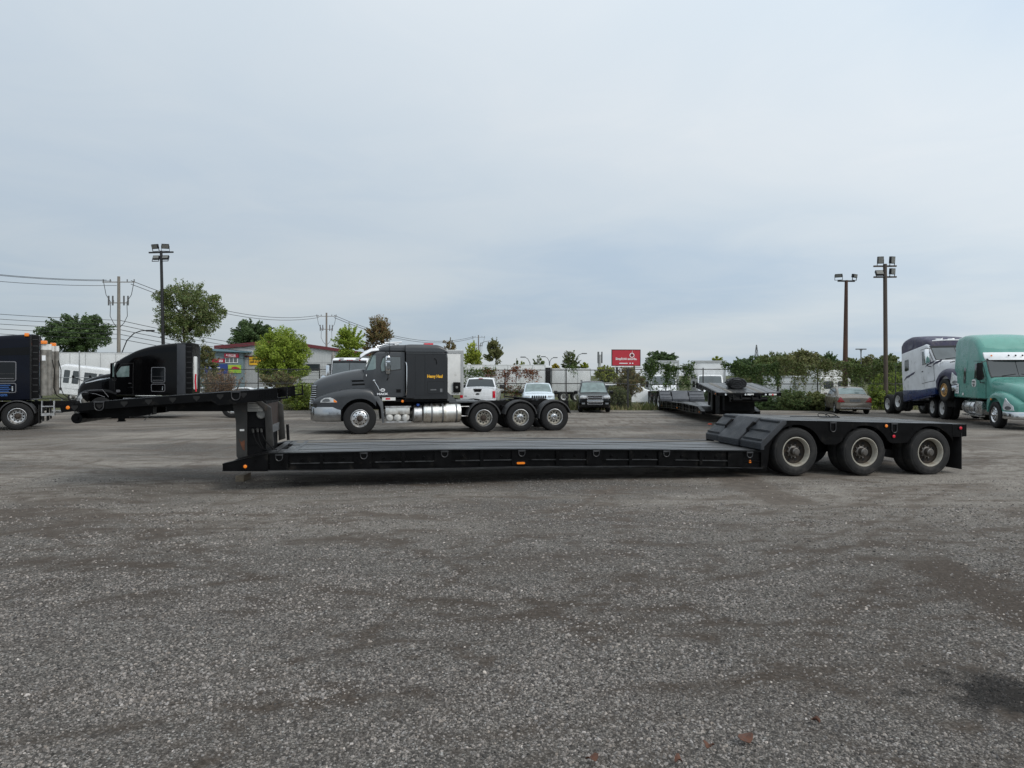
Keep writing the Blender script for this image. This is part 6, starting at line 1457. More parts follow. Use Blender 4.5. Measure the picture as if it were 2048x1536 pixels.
def fence(label, a, b, n, h=2.45, post="fence_post", mid=1.6, low=None, topr=0.028):
    a, b = Vector(a), Vector(b); d = b - a; Ln = d.length
    t = thing("chain_link_fence", label, "fence", a, math.degrees(math.atan2(d.y, d.x)))
    for k in range(n + 1):
        x = Ln * k / n; g = MB(); g.tube([(x, 0, -0.3), (x, 0, h + 0.05)], 0.036, 8); g.lathe([(0.04, h + 0.05), (0.036, h + 0.08), (0, h + 0.1)], 8, 0, (x, 0, 0), "z"); g.build("post", post, t)
    for z in (h, mid) + ((low,) if low else ()):
        if z is None: continue
        g = MB(); g.tube([(0, 0.0, z), (Ln, 0.0, z)], topr if z != mid else topr * 1.05, 6); g.build("rail", post, t)
    g = MB(); g.add([(0, -0.045, 0.03), (Ln, -0.045, 0.03), (Ln, -0.045, h), (0, -0.045, h)], [(0, 1, 2, 3)]); g.build("mesh", "chain_link", t)
    return t
FY = 43.2
fence("dark chain-link fence with two rails behind the dark grey truck", (-19.3, FY + 0.4, 0), (-4.2, FY, 0), 4)
fence("dark chain-link fence hung with red vine behind the parked cars", (-4.15, FY, 0), (7.0, FY - 0.1, 0), 3, h=2.40, mid=1.58)
fence("dark chain-link fence under green vine behind the grey lowboy", (7.05, FY - 0.1, 0), (16.2, FY + 0.2, 0), 4, h=2.45, mid=1.52)
fence("dark chain-link fence running through the hedge to the right", (16.25, FY + 0.2, 0), (31.0, FY + 1.0, 0), 6, h=2.62, mid=1.55)
fence("pale galvanised fence in front of the white shuttle bus", (-34.0, 41.2, 0), (-20.6, 41.2, 0), 3, h=3.4, post="galv", mid=1.95, topr=0.02)

# ------------------------------------------------------------------ poles, lamps, wires
mat("pole_dark", (0.018, 0.018, 0.019), 0.55, 0.3, var=0.3)
mat("pole_rust", (0.075, 0.036, 0.022), 0.8, var=0.45, vscale=6, stretch=(1, 1, 0.25), col2=(0.035, 0.022, 0.018), c2scale=3)
mat("pole_brown", (0.065, 0.048, 0.036), 0.7, var=0.3, vscale=5, stretch=(1, 1, 0.3))
mat("pole_wood", (0.20, 0.18, 0.155), 0.85, var=0.25, vscale=6, stretch=(1, 1, 0.15))
mat("lamp_face", (0.16, 0.16, 0.145), 0.35, 0.2, var=0.2, vscale=12)
mat("wire_black", (0.02, 0.02, 0.022), 0.6)
mat("insulator", (0.10, 0.10, 0.10), 0.4)
def floodlight(t, x, z, tilt, yaw, w=0.52, h=0.40, visor=False):
    f = sub("floodlight", t, (x, -0.05, z), (R(tilt), 0, R(yaw)))
    g = MB(); g.box((-w / 2, -0.06, -h / 2), (w / 2, 0.10, h / 2)); g.build("housing", "pole_dark", f, bevel=0.02)
    g = MB(); g.box((-w / 2 + 0.03, -0.072, -h / 2 + 0.03), (w / 2 - 0.03, -0.058, h / 2 - 0.03)); g.build("lens", "lamp_face", f)
    g = MB()
    for s_ in (-1, 1): g.box((s_ * (w / 2 + 0.01) - 0.012, -0.02, -h / 2 - 0.16), (s_ * (w / 2 + 0.01) + 0.012, 0.02, 0.04))
    g.box((-w / 2 - 0.02, -0.02, -h / 2 - 0.17), (w / 2 + 0.02, 0.02, -h / 2 - 0.14)); g.build("bracket", "pole_dark", f)
def lamp_pole(label, base, top, lean, m, r0, r1, bars, lights):
    t = thing("lamp_pole", label, "lamp pole", base, rot=(0, R(lean), 0)); h = top
    g = MB(); g.tube([(0, 0, -0.2), (0, 0, h * 0.5), (0, 0, h)], [r0, (r0 + r1) / 2, r1], 14); g.build("pole", m, t)
    for z, w in bars: g = MB(); g.box((-w, -0.05, z - 0.045), (w, 0.05, z + 0.045)); g.build("crossbar", m if m != "pole_rust" else "pole_dark", t)
    for l in lights: floodlight(t, *l[:4], **(l[4] if len(l) > 4 else {}))
    return t
p = at(321.5, 810, 45.5)
t = lamp_pole("slim dark lamp pole with two floodlights behind the black truck", (p.x + 0.25, 45.5, 0), 10.05, -1.3, "pole_dark", 0.125, 0.085, [(9.95, 0.78)], [(-0.36, 10.32, 18, -12, dict(w=0.44, h=0.30)), (0.30, 10.32, 18, 22, dict(w=0.44, h=0.30)), (-0.30, 9.62, -25, 0, dict(w=0.40, h=0.26)), (0.30, 9.62, -25, 0, dict(w=0.40, h=0.26))])
p = at(1692, 810, 43.9)
lamp_pole("rusty tapered lamp pole with two lamp heads above the beige sedan", (p.x - 0.08, 43.9, 0), 7.95, 0.7, "pole_rust", 0.18, 0.095, [(7.9, 0.52)], [(-0.50, 8.22, 8, -35, dict(w=0.42, h=0.22)), (0.50, 8.22, 8, 35, dict(w=0.42, h=0.22))])
p = at(1772, 810, 42.6)
lamp_pole("brown lamp pole with four square floodlights beside the purple truck", (p.x, 42.6, 0), 8.75, -0.4, "pole_brown", 0.13, 0.11, [(8.62, 0.68), (7.97, 0.68)], [(-0.29, 8.98, 5, -8, dict(w=0.34, h=0.42)), (0.42, 8.98, 5, 20, dict(w=0.34, h=0.42)), (-0.36, 8.22, -35, -5, dict(w=0.44, h=0.34)), (0.42, 8.30, 5, 20, dict(w=0.36, h=0.36))])

WIRE_ENDS = []
def utility_pole(label, u, Y, H, zg=ZL, lamp=False):
    x = (u - CX) / FPX * Y
    t = thing("utility_pole", label, "utility pole", (x, Y, zg)); H -= zg
    g = MB(); g.tube([(0, 0, -0.3), (0, 0, H)], [0.20, 0.13], 12); g.build("pole", "pole_wood", t)
    for z, w in ((H - 0.55, 1.6), (H - 2.6, 1.0)):
        g = MB(); g.box((-w, -0.045, z - 0.04), (w, 0.045, z + 0.04)); g.build("crossarm", "pole_wood", t)
        for s_ in (-1, -0.55, 0.55, 1):
            g = MB(); g.lathe([(0.03, 0), (0.07, 0.05), (0.04, 0.12), (0.07, 0.18), (0.0, 0.24)], 8, 0, (s_ * w * 0.95, 0, z + 0.06), "z"); g.build("insulator", "insulator", t)
    for s_ in (-1, 1):
        g = MB(); g.tube([(s_ * 1.5, 0, H - 0.5), (s_ * 1.25, 0, H - 1.8), (s_ * 0.8, 0, H - 2.5), (s_ * 0.85, 0, H - 3.9), (s_ * 0.5, 0, H - 4.6), (s_ * 0.12, 0, H - 5.0)], 0.03, 5); g.build("drop_lead", "wire_black", t)
        for k in range(2): g = MB(); g.box((s_ * (0.55 + 0.4 * k) - 0.10, -0.05, H - 2.45 - 0.4), (s_ * (0.55 + 0.4 * k) + 0.02, 0.05, H - 1.9)); g.build("fuse_cutout", "insulator", t)
    if lamp:
        g = MB(); g.tube([(0.1, 0, H - 8.0), (0.8, 0, H - 6.3), (1.5, 0, H - 5.6), (2.2, 0, H - 5.35), (2.9, 0, H - 5.3)], 0.05, 6); g.build("lamp_arm", "pole_dark", t)
        g = MB(); g.box((2.7, -0.12, H - 5.42), (3.5, 0.12, H - 5.26)); g.build("lamp_head", "pole_dark", t, bevel=0.03)
    return Vector((x, Y, zg + H))
K1 = utility_pole("tall grey utility pole with a street lamp arm left of the lamp pole", 237.5, 70, 11.8, lamp=True)
K2 = utility_pole("grey utility pole standing by the grey warehouse", 653, 112, 11.9)
K3 = utility_pole("small far utility pole above the white trailers", 957, 176, 12.0)
def wire(label, a, b, sag, r, n=14):
    a, b = Vector(a), Vector(b); o_ = a.copy(); g = MB()
    g.tube([(a - o_) + (b - a) * (k / n) - Vector((0, 0, sag * 4 * (k / n) * (1 - k / n))) for k in range(n + 1)], r, 4)
    o = g.build("power_line", "wire_black", None, loc=o_); tag(o, label, "wire", "overhead wires"); return o
K0 = Vector((-57.0, 48.0, 13.0))
for k, dz in enumerate((0.0, -0.15, -0.9)):
    wire(("topmost wire", "second wire", "third wire")[k] + " running left from the tall utility pole", K0 + Vector((0, 0, dz)), K1 + Vector((-1.2 + 0.5 * k, 0, -0.35 + dz * 0.6)), 1.1, 0.022)
for k, dz in enumerate((0.0, -0.35)):
    wire(("upper", "lower")[k] + " wire slung from the tall utility pole past the leafy tree to the warehouse pole", K1 + Vector((1.2, 0, -0.4 + dz)), K2 + Vector((-1.2, 0, -0.4 + dz)), 1.6, 0.03)
    wire(("upper", "lower")[k] + " wire slung above the dark grey truck from the warehouse pole", K2 + Vector((1.2, 0, -0.4 + dz)), K3 + Vector((-1.2, 0, -0.4 + dz)), 2.4, 0.04)
for k in range(5):
    z = 8.05 - 0.46 * k
    wire(("first", "second", "third", "fourth", "fifth")[k] + " of the five lower wires from the top, left of the tall utility pole", (-62.0, 60.0, z + 1.0), K1 + Vector((0, 0.15, z - K1.z - 0.55)), 0.35, 0.022)
    wire(("first", "second", "third", "fourth", "fifth")[k] + " of the five lower wires from the top, right of the tall utility pole", K1 + Vector((0, 0.15, z - K1.z - 0.55)), K2 + Vector((0, 0, z - K2.z - 2.6)), 0.5, 0.028)
def street_lamp(label, u, v, Y, arms, h, m="steel_grey"):
    p = at(u, v, Y); t = thing("street_lamp", label, "street lamp", (p.x, Y, ZL)); H = p.z - ZL
    g = MB(); g.tube([(0, 0, -0.2), (0, 0, H)], [0.12, 0.07], 8); g.build("pole", m, t)
    for sg, L_, up in arms:
        g = MB(); g.tube([(0, 0, H - 0.1), (sg * 0.08 * L_, 0, H + up * 0.45), (sg * 0.35 * L_, 0, H + up * 0.82), (sg * 0.7 * L_, 0, H + up * 0.98), (sg * L_, 0, H + up)], [0.07, 0.06, 0.055, 0.05, 0.045], 6); g.build("arm", m, t)
        g = MB(); g.box((sg * L_ - 0.35, -0.14, H + up - 0.08), (sg * L_ + 0.35, 0.14, H + up + 0.06)); g.build("lamp_head", m, t, bevel=0.03)
    return t
street_lamp("single-arm street lamp above the long white trailer", 1061, 735, 95, [(-1, 1.0, 1.4)], 7)
street_lamp("double-arm street lamp beyond the white trailers", 1099, 728, 110, [(-1, 0.95, 1.15), (1, 0.9, 1.0)], 7)
street_lamp("single-arm street lamp beside the round tree beyond the trailers", 1151, 724, 100, [(1, 1.25, 1.2)], 7)
street_lamp("double-headed lamp beyond the hedge right of the rusty pole", 1722, 706, 90, [(-1, 0.3, 0.5), (1, 0.3, 0.5)], 7)
street_lamp("far double-arm lamp right of the small utility pole", 960, 690, 150, [(1, 3.0, 0.9)], 9)
# antenna mast and lattice tower
t = thing("cell_tower", "short antenna mast left of the red billboard", "tower", (at(1199, 740, 150).x, 150, ZL))
g = MB(); g.tube([(0, 0, 0), (0, 0, 7.0)], 0.35, 8); g.build("mast", "galv", t)
for k in range(3):
    a = 2 * math.pi * k / 3; g = MB(); g.box((0.5 * math.cos(a) - 0.14, 0.5 * math.sin(a) - 0.08, 5.2), (0.5 * math.cos(a) + 0.14, 0.5 * math.sin(a) + 0.08, 7.6)); g.build("antenna_panel", "steel_grey", t)
g = MB(); g.box((0.3, -0.1, 4.3), (1.9, 0.1, 4.5)); g.build("side_arm", "steel_grey", t)
t = thing("lattice_tower", "far thin lattice tower above the trees", "tower", (at(1513, 740, 420).x, 420, ZL))
g = MB(); Ht = 20.5
for sx, sy in ((1, 1), (1, -1), (-1, 1), (-1, -1)): g.tube([(1.7 * sx, 1.7 * sy, 0), (1.0 * sx, 1.0 * sy, 12), (0.15 * sx, 0.15 * sy, Ht)], 0.13, 4)
for k in range(8):
    z0, z1 = 2.4 * k, 2.4 * (k + 1); w0, w1 = max(0.15, 1.7 - z0 * 0.078), max(0.15, 1.7 - z1 * 0.078)
    for sy in (1, -1): g.tube([(-w0, w0 * sy, z0), (w1, w1 * sy, z1)], 0.09, 4); g.tube([(w0, w0 * sy, z0), (-w1, w1 * sy, z1)], 0.09, 4)
g.build("lattice", "steel_grey", t)

# ------------------------------------------------------------------ billboard
mat("billboard_red", (0.42, 0.018, 0.035), 0.5, var=0.05)
p = at(1252, 716, 120)
t = thing("billboard", "red billboard with white words on posts above the hedge", "billboard", (p.x, 120, ZL), 8)
zb, zt_ = at(0, 731, 120).z - ZL, at(0, 700, 120).z - ZL; wb = 2.42
g = MB(); g.box((-wb, -0.12, zb), (wb, 0.12, zt_)); bo = g.build("panel", "billboard_red", t)
g = MB()
for a_, b_ in (((-wb - 0.08, zb - 0.08), (wb + 0.08, zb)), ((-wb - 0.08, zt_), (wb + 0.08, zt_ + 0.08)), ((-wb - 0.08, zb), (-wb, zt_)), ((wb, zb), (wb + 0.08, zt_))): g.box((a_[0], -0.16, a_[1]), (b_[0], 0.14, b_[1]))
g.build("frame", "dark_plastic", t)
text("lettering", "Simplicité assurée.", 0.56, "white_letters", t, (0, -0.14, zb + 0.95), (R(90), 0, 0), 0.90, "CENTER", bold=0.014)
g = MB(); g.box((-1.2, -0.145, zb + 0.30), (0.25, -0.125, zb + 0.44)); g.box((0.55, -0.145, zb + 0.28), (0.80, -0.125, zb + 0.46)); g.box((1.0, -0.145, zb + 0.28), (1.22, -0.125, zb + 0.46)); g.build("small_print", "white_letters", t)
g = MB(); g.lathe([(0.42, -0.145), (0.34, -0.15), (0.30, -0.15)], 20, 0, (1.0, 0.0, zb + 1.72), "y", cap=False); g.tube([(1.0, -0.15, zb + 2.1), (1.02, -0.15, zb + 2.3), (1.1, -0.15, zb + 2.5)], 0.03, 5); g.build("ornament_ring", "white_letters", t)
g = MB(); g.prism([(0.72, zb + 1.62), (1.28, zb + 1.62), (1.2, zb + 1.78), (1.0, zb + 1.92), (0.8, zb + 1.78)], -0.15, -0.13); g.build("ornament_figure", "dark_plastic", t)
g = MB()
for x in (-1.5, 1.5): g.box((x - 0.15, 0.14, 0), (x + 0.15, 0.4, zt_ - 0.3))
g.build("post", "pole_dark", t)
g = MB(); g.box((-wb, -0.9, zb - 0.35), (wb, 0.1, zb - 0.28)); g.build("catwalk", "pole_dark", t)
for x in (-1.8, -0.2, 1.0, 1.9):
    g = MB(); g.box((x - 0.3, -1.0, zb - 0.28), (x + 0.3, -0.8, zb - 0.12)); g.build("flood_lamp", "white_dirty", t)

# ------------------------------------------------------------------ buildings
def siding(key, col, scale=5.0):
    m = mat(key, col, 0.6, var=0.06, vscale=1.5); t = m.node_tree; b = t.nodes["Principled BSDF"]; L = t.links.new
    tc_ = t.nodes.new("ShaderNodeTexCoord"); sp = t.nodes.new("ShaderNodeSeparateXYZ"); L(tc_.outputs["Object"], sp.inputs[0])
    w = t.nodes.new("ShaderNodeMath"); w.operation = "PINGPONG"; w.inputs[1].default_value = 1.0 / scale; L(sp.outputs[0], w.inputs[0])
    bp = t.nodes.new("ShaderNodeBump"); bp.inputs["Strength"].default_value = 0.8; bp.inputs["Distance"].default_value = 0.08; L(w.outputs[0], bp.inputs["Height"]); L(bp.outputs[0], b.inputs["Normal"])
siding("siding_blue", (0.16, 0.215, 0.24)); siding("siding_grey", (0.36, 0.365, 0.37)); siding("siding_pale", (0.46, 0.47, 0.47))
mat("fascia_blue", (0.15, 0.25, 0.30), 0.6); mat("roof_red", (0.13, 0.022, 0.028), 0.6, var=0.15)
mat("sign_red", (0.36, 0.012, 0.04), 0.5); mat("sign_yellow", (0.72, 0.40, 0.02), 0.5, var=0.06); mat("sign_blue", (0.02, 0.05, 0.22), 0.5); mat("sign_lime", (0.52, 0.56, 0.04), 0.5, col2=(0.12, 0.42, 0.05), c2scale=1.2, c2lo=0.35, c2hi=0.65)
BY = 92.0
def bx(u): return (u - CX) / FPX * BY
def bz(v): return EYE - (v - HOR) / FPX * BY
t = thing("warehouse", "large grey warehouse with dark red roof edge behind the bright green tree", "building", (0, BY + 14, ZL)); q = (BY + 14) / BY
X0, X1, XP = bx(437) * q, bx(760) * q, bx(560) * q; zw0, zp, zw1 = (bz(696) - EYE) * q + EYE - ZL, (bz(684) - EYE) * q + EYE - ZL, (bz(712) - EYE) * q + EYE - ZL
g = MB(); g.prism([(X0, 0), (X1, 0), (X1, zw1 - 0.2), (XP, zp - 0.2), (X0, zw0 - 0.2)], 0, 30); g.build("wall", "siding_pale", t)
g = MB(); g.prism([(X0 - 0.5, zw0 - 0.2), (XP, zp - 0.2), (X1 + 0.5, zw1 - 0.25), (X1 + 0.5, zw1 + 0.15), (XP, zp + 0.3), (X0 - 0.5, zw0 + 0.35)], -0.4, 30.4); g.build("roof", "roof_red", t)
for u0, u1, v0, v1 in ((612, 640, 728, 742), (655, 676, 728, 742)):
    g = MB(); g.box((bx(u0) * q, -0.06, (bz(v1) - EYE) * q + EYE - ZL), (bx(u1) * q, 0.02, (bz(v0) - EYE) * q + EYE - ZL)); wd = g.build("window", "glass", t)
    g = MB(); g.box((bx(u0) * q - 0.1, -0.09, (bz(v1) - EYE) * q + EYE - ZL - 0.1), (bx(u1) * q + 0.1, -0.061, (bz(v1) - EYE) * q + EYE - ZL)); g.build("sill", "white_dirty", wd)
for k in range(10):
    g = MB(); zz = 0.8 + 0.62 * k; g.box((bx(560) * q, -0.035, zz), (X1 - 0.1, -0.002, zz + 0.05)) if zz < zw1 - 0.4 else g.box((bx(560) * q, -0.035, 0.3), (X1 - 0.1, -0.002, 0.35)); g.build("siding_seam", "siding_grey", t)
t = thing("workshop", "low workshop with grey wall and yellow sign behind the dead bush", "building", (0, BY + 0.75, ZL)); q2 = (BY + 0.75) / BY
g = MB(); g.box((bx(484) * q2, 0, 0), (bx(560) * q2, 8, (bz(714) - EYE) * q2 + EYE - ZL)); g.build("wall", "siding_grey", t)
g = MB(); g.box((bx(483) * q2, -0.15, (bz(714) - EYE) * q2 + EYE - ZL), (bx(560) * q2, 8, (bz(711.5) - EYE) * q2 + EYE - ZL)); g.build("roof_edge", "roof_red", t)
g = MB(); g.box((bx(484) * q2, -0.1, (bz(711.4) - EYE) * q2 + EYE - ZL), (bx(560) * q2, 8, (bz(703) - EYE) * q2 + EYE - ZL)); g.build("parapet", "siding_pale", t)
sx0, sx1, sz0, sz1 = bx(499) * q2, bx(533) * q2, (bz(730) - EYE) * q2 + EYE - ZL, (bz(712.5) - EYE) * q2 + EYE - ZL
g = MB(); g.box((sx0, -0.14, sz0), (sx1, -0.02, sz1)); sg_ = g.build("sign_board", "sign_yellow", t)
text("sign_lettering", "Roues et pneus", 0.36, "dark_plastic", sg_, (sx0 + 0.45, -0.15, sz0 + 0.64), (R(90), 0, 0), 0.78, bold=0.012)
text("sign_lettering", "neufs et usagés", 0.36, "dark_plastic", sg_, (sx0 + 0.1, -0.15, sz0 + 0.30), (R(90), 0, 0), 0.78, bold=0.012)
t = thing("shop", "blue-grey shop with red signs and banners behind the dead bush", "building", (0, BY, ZL))
xl, xr_ = bx(400), bx(485.5); zr = bz(702) - ZL
g = MB(); g.box((xl, 0, 0), (xr_, 0.7, zr)); g.build("wall", "siding_blue", t)
g = MB(); g.prism([(xl - 0.5, zr + 0.45), (bx(500), zr - 0.02), (bx(500), zr - 0.22), (xl - 0.5, zr + 0.1)], -0.5, 0.72); g.build("fascia", "fascia_blue", t)
def sgn(u0, v0, u1, v1, m, d=0.1): g = MB(); g.box((bx(u0), -d, bz(v1) - ZL), (bx(u1), -0.015, bz(v0) - ZL)); return g.build("sign_board", m, t)
s1 = sgn(450, 707, 478, 715, "sign_red", 0.25)
g = MB()
for k, wk in enumerate((1.6, 1.2, 2.0, 1.0, 1.8, 2.4)): g.box((bx(454 + 3.2 * k), -0.265, bz(711.8) - ZL), (bx(454 + 3.2 * k + wk), -0.252, bz(708.8) - ZL))
g.build("sign_print", "white_letters", s1)
g = MB(); g.box((bx(456), -0.265, bz(714) - ZL), (bx(473), -0.252, bz(713) - ZL)); g.build("sign_underline", "white_letters", s1)
s2 = sgn(424, 717.5, 450, 725, "sign_red"); text("sign_lettering", "250", 0.40, "white_letters", s2, (bx(438.5), -0.115, bz(724) - ZL), (R(90), 0, 0), 0.85, bold=0.015)
s3 = sgn(405, 706, 429, 712, "sign_red")
s4 = sgn(411, 728, 455, 748, "sign_blue")
for k, (u0, u1, vv) in enumerate(((413, 436, 731), (420, 440, 735), (428, 443, 742))):
    g = MB(); 
    uu = u0
    while uu < u1: g.box((bx(uu), -0.112, bz(vv + 1.4) - ZL), (bx(uu + 2.2), -0.101, bz(vv - 0.6) - ZL)); uu += 3.1
    g.build("banner_print", "white_letters", s4)
s5 = sgn(457, 730, 482.5, 746, "sign_lime")
g = MB(); g.prism([(bx(463), bz(737) - ZL), (bx(466), bz(733.5) - ZL), (bx(472), bz(733) - ZL), (bx(480), bz(736.5) - ZL), (bx(480), bz(738) - ZL), (bx(465), bz(738) - ZL)], -0.115, -0.102); g.build("banner_print", "sign_red", s5)
g = MB(); g.box((bx(451), -0.08, bz(726) - ZL), (bx(476), -0.01, bz(715) - ZL)); wf = g.build("window", "white_paint", t)
for k in range(3): g = MB(); u0 = 452.2 + 8 * k; g.box((bx(u0), -0.10, bz(724.5) - ZL), (bx(u0 + 6.4), -0.081, bz(715.8) - ZL)); g.build("pane", "glass_grey", wf)
g = MB(); g.box((bx(421), -0.08, bz(717) - ZL), (bx(427), -0.01, bz(712) - ZL)); g.build("window", "white_paint", t)
# pale clutter at the foot of the shop: parked cars seen through the fence
for k, (u, lab, cm) in enumerate(((497, "white car parked at the foot of the workshop wall", "car_white"), (540, "pale car parked behind the bright green tree", "car_ice"), (425, "silver car parked in front of the blue-grey shop", "silver_white"))):
    t = thing("car", lab, "car", (bx(u) * 0.80, BY * 0.80, ZL), 4)
    b = Body([(-2.2, 0.35), (2.2, 0.35)], [(-2.2, 0.85), (-1.5, 0.95), (1.0, 0.95), (2.0, 0.8), (2.2, 0.6)], [(-2.2, 0.75), (-1.5, 0.88), (1.6, 0.88), (2.2, 0.7)], r=0.1, arches=[(-1.3, 0.33, 0.40), (1.35, 0.33, 0.40)]); b.build("body", cm, t, 16)
    c = Body([(-1.8, 0.9), (1.2, 0.9)], [(-1.8, 1.0), (-1.2, 1.38), (0.1, 1.42), (0.6, 1.2), (1.2, 0.95)], [(-1.8, 0.75), (1.2, 0.78)], r=0.08, th=0.28, belt=0.95); c.build("cabin", cm, t, 14)
    for sg in (1, -1):
        c.side([(-1.35, 1.02), (0.75, 1.02), (0.15, 1.33), (-1.05, 1.33)], "side_window", "glass", t, 0.01, (sg,), 3)
        for x in (-1.3, 1.35): wheel(t, (x, sg * 0.78, 0.33), r=0.33, w=0.2, rr=0.21, style="spoke", rim="alu_clean", side=sg, tyre="rubber_dark", n=28)
# ------------------------------------------------------------------ trees, vines, weeds
mat("bark", (0.075, 0.058, 0.045), 0.9, var=0.3, vscale=10, bump=0.3, bscale=25, stretch=(1, 1, 0.2))
mat("leaf", (0.06, 0.09, 0.03), 0.55, attr="tint", spec=0.3, trans=0.3)
def leaves(rs, cen, size, flat=0.0):
    """small folded leaf faces at the given centres, turned every way"""
    n = len(cen)
    a = rs.normal(0, 1, (n, 3)); a[:, 2] *= 0.75; a /= np.linalg.norm(a, axis=1, keepdims=True) + 1e-9
    b = rs.normal(0, 1, (n, 3)); b -= a * np.sum(a * b, 1, keepdims=True); b /= np.linalg.norm(b, axis=1, keepdims=True) + 1e-9
    nn = np.cross(a, b)
    s = size * rs.uniform(0.6, 1.35, (n, 1))
    v = np.stack([cen - a * s, cen + b * s * 0.48 + nn * s * 0.12, cen + a * s, cen - b * s * 0.48 + nn * s * 0.12], 1).reshape(-1, 3)
    f = np.arange(n * 4).reshape(-1, 4)
    return v, f
def tint(rs, n, cols, var=0.25):
    cols = np.array(cols); w = rs.integers(0, len(cols), n); w2 = rs.integers(0, len(cols), n); t = rs.uniform(0, 1, (n, 1))
    c = cols[w] * (1 - t) + cols[w2] * t
    return np.repeat(c * 1.85 * rs.uniform(1 - var, 1 + var, (n, 1)), 4, 0)
def tree(name, label, cat, base, H, crown, cols, n=5200, leaf=0.13, clumps=46, seed=1, trunk=0.16, shape="round", z0=None, group="trees beyond the fence", gap=0.0, bare=0.0):
    """trunk, limbs and a crown of leaf clumps; crown = (centre height, radius across, radius up)"""
    n = int(n * 2.4); leaf *= 0.64; clumps = int(clumps * 1.35)
    rs = np.random.default_rng(seed); t = thing(name, label, cat, base, 0, group)
    zc, ra, ru = crown
    cl = []
    while len(cl) < clumps:
        p = rs.uniform(-1, 1, 3); d = np.linalg.norm(p)
        if d > 1 or d < 0.25: continue
        k = 1.0
        if shape == "cone": k = 0.25 + 0.75 * (1 - (p[2] + 1) / 2)
        if shape == "vase": k = 0.45 + 0.55 * (p[2] + 1) / 2
        if shape == "spire": k = (0.35 + 0.65 * (1 - abs(p[2] + 0.1)))
        if math.hypot(p[0], p[1]) > k: continue
        wob = 1 + 0.16 * math.sin(3 * math.atan2(p[1], p[0]) + seed) + 0.10 * math.sin(5 * p[2] * 2 + seed * 1.7)
        cl.append((p[0] * ra * wob, p[1] * ra * wob, zc + p[2] * ru))
    cl = np.array(cl)
    g = MB(); tp = zc + ru * 0.35
    bend = rs.normal(0, 0.04, 2) * H
    g.tube([(0, 0, -0.2), (bend[0] * 0.3, bend[1] * 0.3, tp * 0.35), (bend[0] * 0.7, bend[1] * 0.7, tp * 0.7), (bend[0], bend[1], tp)], [trunk, trunk * 0.8, trunk * 0.55, trunk * 0.2], 8)
    for k in range(min(len(cl), 22)):
        c = cl[k]; s = max(0.15 * tp, min(tp * 0.9, c[2] - 0.55 * math.hypot(c[0], c[1]) - 0.15 * ru)); fr = s / tp
        p0 = np.array([bend[0] * fr, bend[1] * fr, s]); mid = p0 * 0.5 + c * 0.5 + np.array([0, 0, 0.08 * ru])
        g.tube([p0, mid, c], [trunk * 0.34, trunk * 0.2, trunk * 0.06], 5)
    g.build("trunk", "bark", t)
    per = max(1, int(n / len(cl)))
    pts, lightness = [], []
    for c in cl:
        r_ = rs.uniform(0.15, 0.34) * min(ra, ru * 1.2)
        m_ = int(per * rs.uniform(0.5, 1.5) * (1 - gap * rs.uniform(0, 1)))
        d = rs.normal(0, 1, (m_, 3)); d /= np.linalg.norm(d, axis=1, keepdims=True) + 1e-9
        q = c + d * (r_ * rs.uniform(0.35, 1.0, (m_, 1)) ** 0.6) * np.array([1, 1, 0.8])
        pts.append(q); lightness.append(np.full(m_, rs.uniform(0.75, 1.25)))
    for k in range(int(clumps * 0.9)):                     # leafy shoots that break the outline
        d = rs.normal(0, 1, 3); d[2] = abs(d[2]) * 0.9 + 0.15 if shape != "round" or k % 2 else d[2] * 0.6; d /= np.linalg.norm(d)
        m_ = int(per * 0.42); s_ = rs.uniform(0.45, rs.uniform(0.95, 1.22), (m_, 1))
        q = np.array([0, 0, zc]) + d * s_ * np.array([ra, ra, ru]) + rs.normal(0, 0.055, (m_, 3)) * min(ra, ru) * (1.3 - s_ * 0.7)
        pts.append(q); lightness.append(np.full(m_, rs.uniform(0.85, 1.3)))
    pts = np.concatenate(pts); li = np.concatenate(lightness)
    v, f = leaves(rs, pts, leaf); c = tint(rs, len(pts), cols) * np.repeat(li, 4)[:, None]
    o = fast_mesh("crown", v, f, ["leaf"], t, False, c)
    return t
def tr_px(label, u0, v0, u1, v1, Y, cols, seed, zg=ZL, base_v=None, **k):
    """a tree whose crown fills the photograph's box (u0, v0)-(u1, v1) at Y metres"""
    a, b = at(u0, v0, Y), at(u1, v1, Y); zc = (a.z + b.z) / 2 - zg; ra = (b.x - a.x) / 2 * 0.9; ru = (a.z - b.z) / 2 * 0.92
    return tree(k.pop("name", "tree"), label, k.pop("cat", "tree"), ((a.x + b.x) / 2, Y, zg), zc + ru, (zc, ra, ru), cols, seed=seed, **k)
DG = [(0.040, 0.066, 0.024), (0.058, 0.086, 0.031), (0.030, 0.050, 0.020)]
MG = [(0.055, 0.082, 0.025), (0.075, 0.100, 0.034), (0.085, 0.086, 0.033)]
BG = [(0.135, 0.180, 0.022), (0.185, 0.222, 0.035), (0.090, 0.130, 0.018)]
YG = [(0.17, 0.20, 0.025), (0.22, 0.22, 0.04), (0.10, 0.14, 0.02)]
RB = [(0.115, 0.075, 0.035), (0.095, 0.090, 0.036), (0.14, 0.075, 0.036), (0.07, 0.078, 0.028)]
OL = [(0.085, 0.090, 0.033), (0.067, 0.078, 0.026), (0.100, 0.090, 0.040)]
tr_px("broad dark green tree above the white trailer at the left", 93, 628, 222, 712, 78, DG, 11, n=8000, leaf=0.20, clumps=60)
tr_px("tall leafy tree beside the slim lamp pole", 308, 562, 440, 692, 47.5, MG, 12, n=8500, leaf=0.105, clumps=70, zg=-0.3, trunk=0.13, gap=0.3)
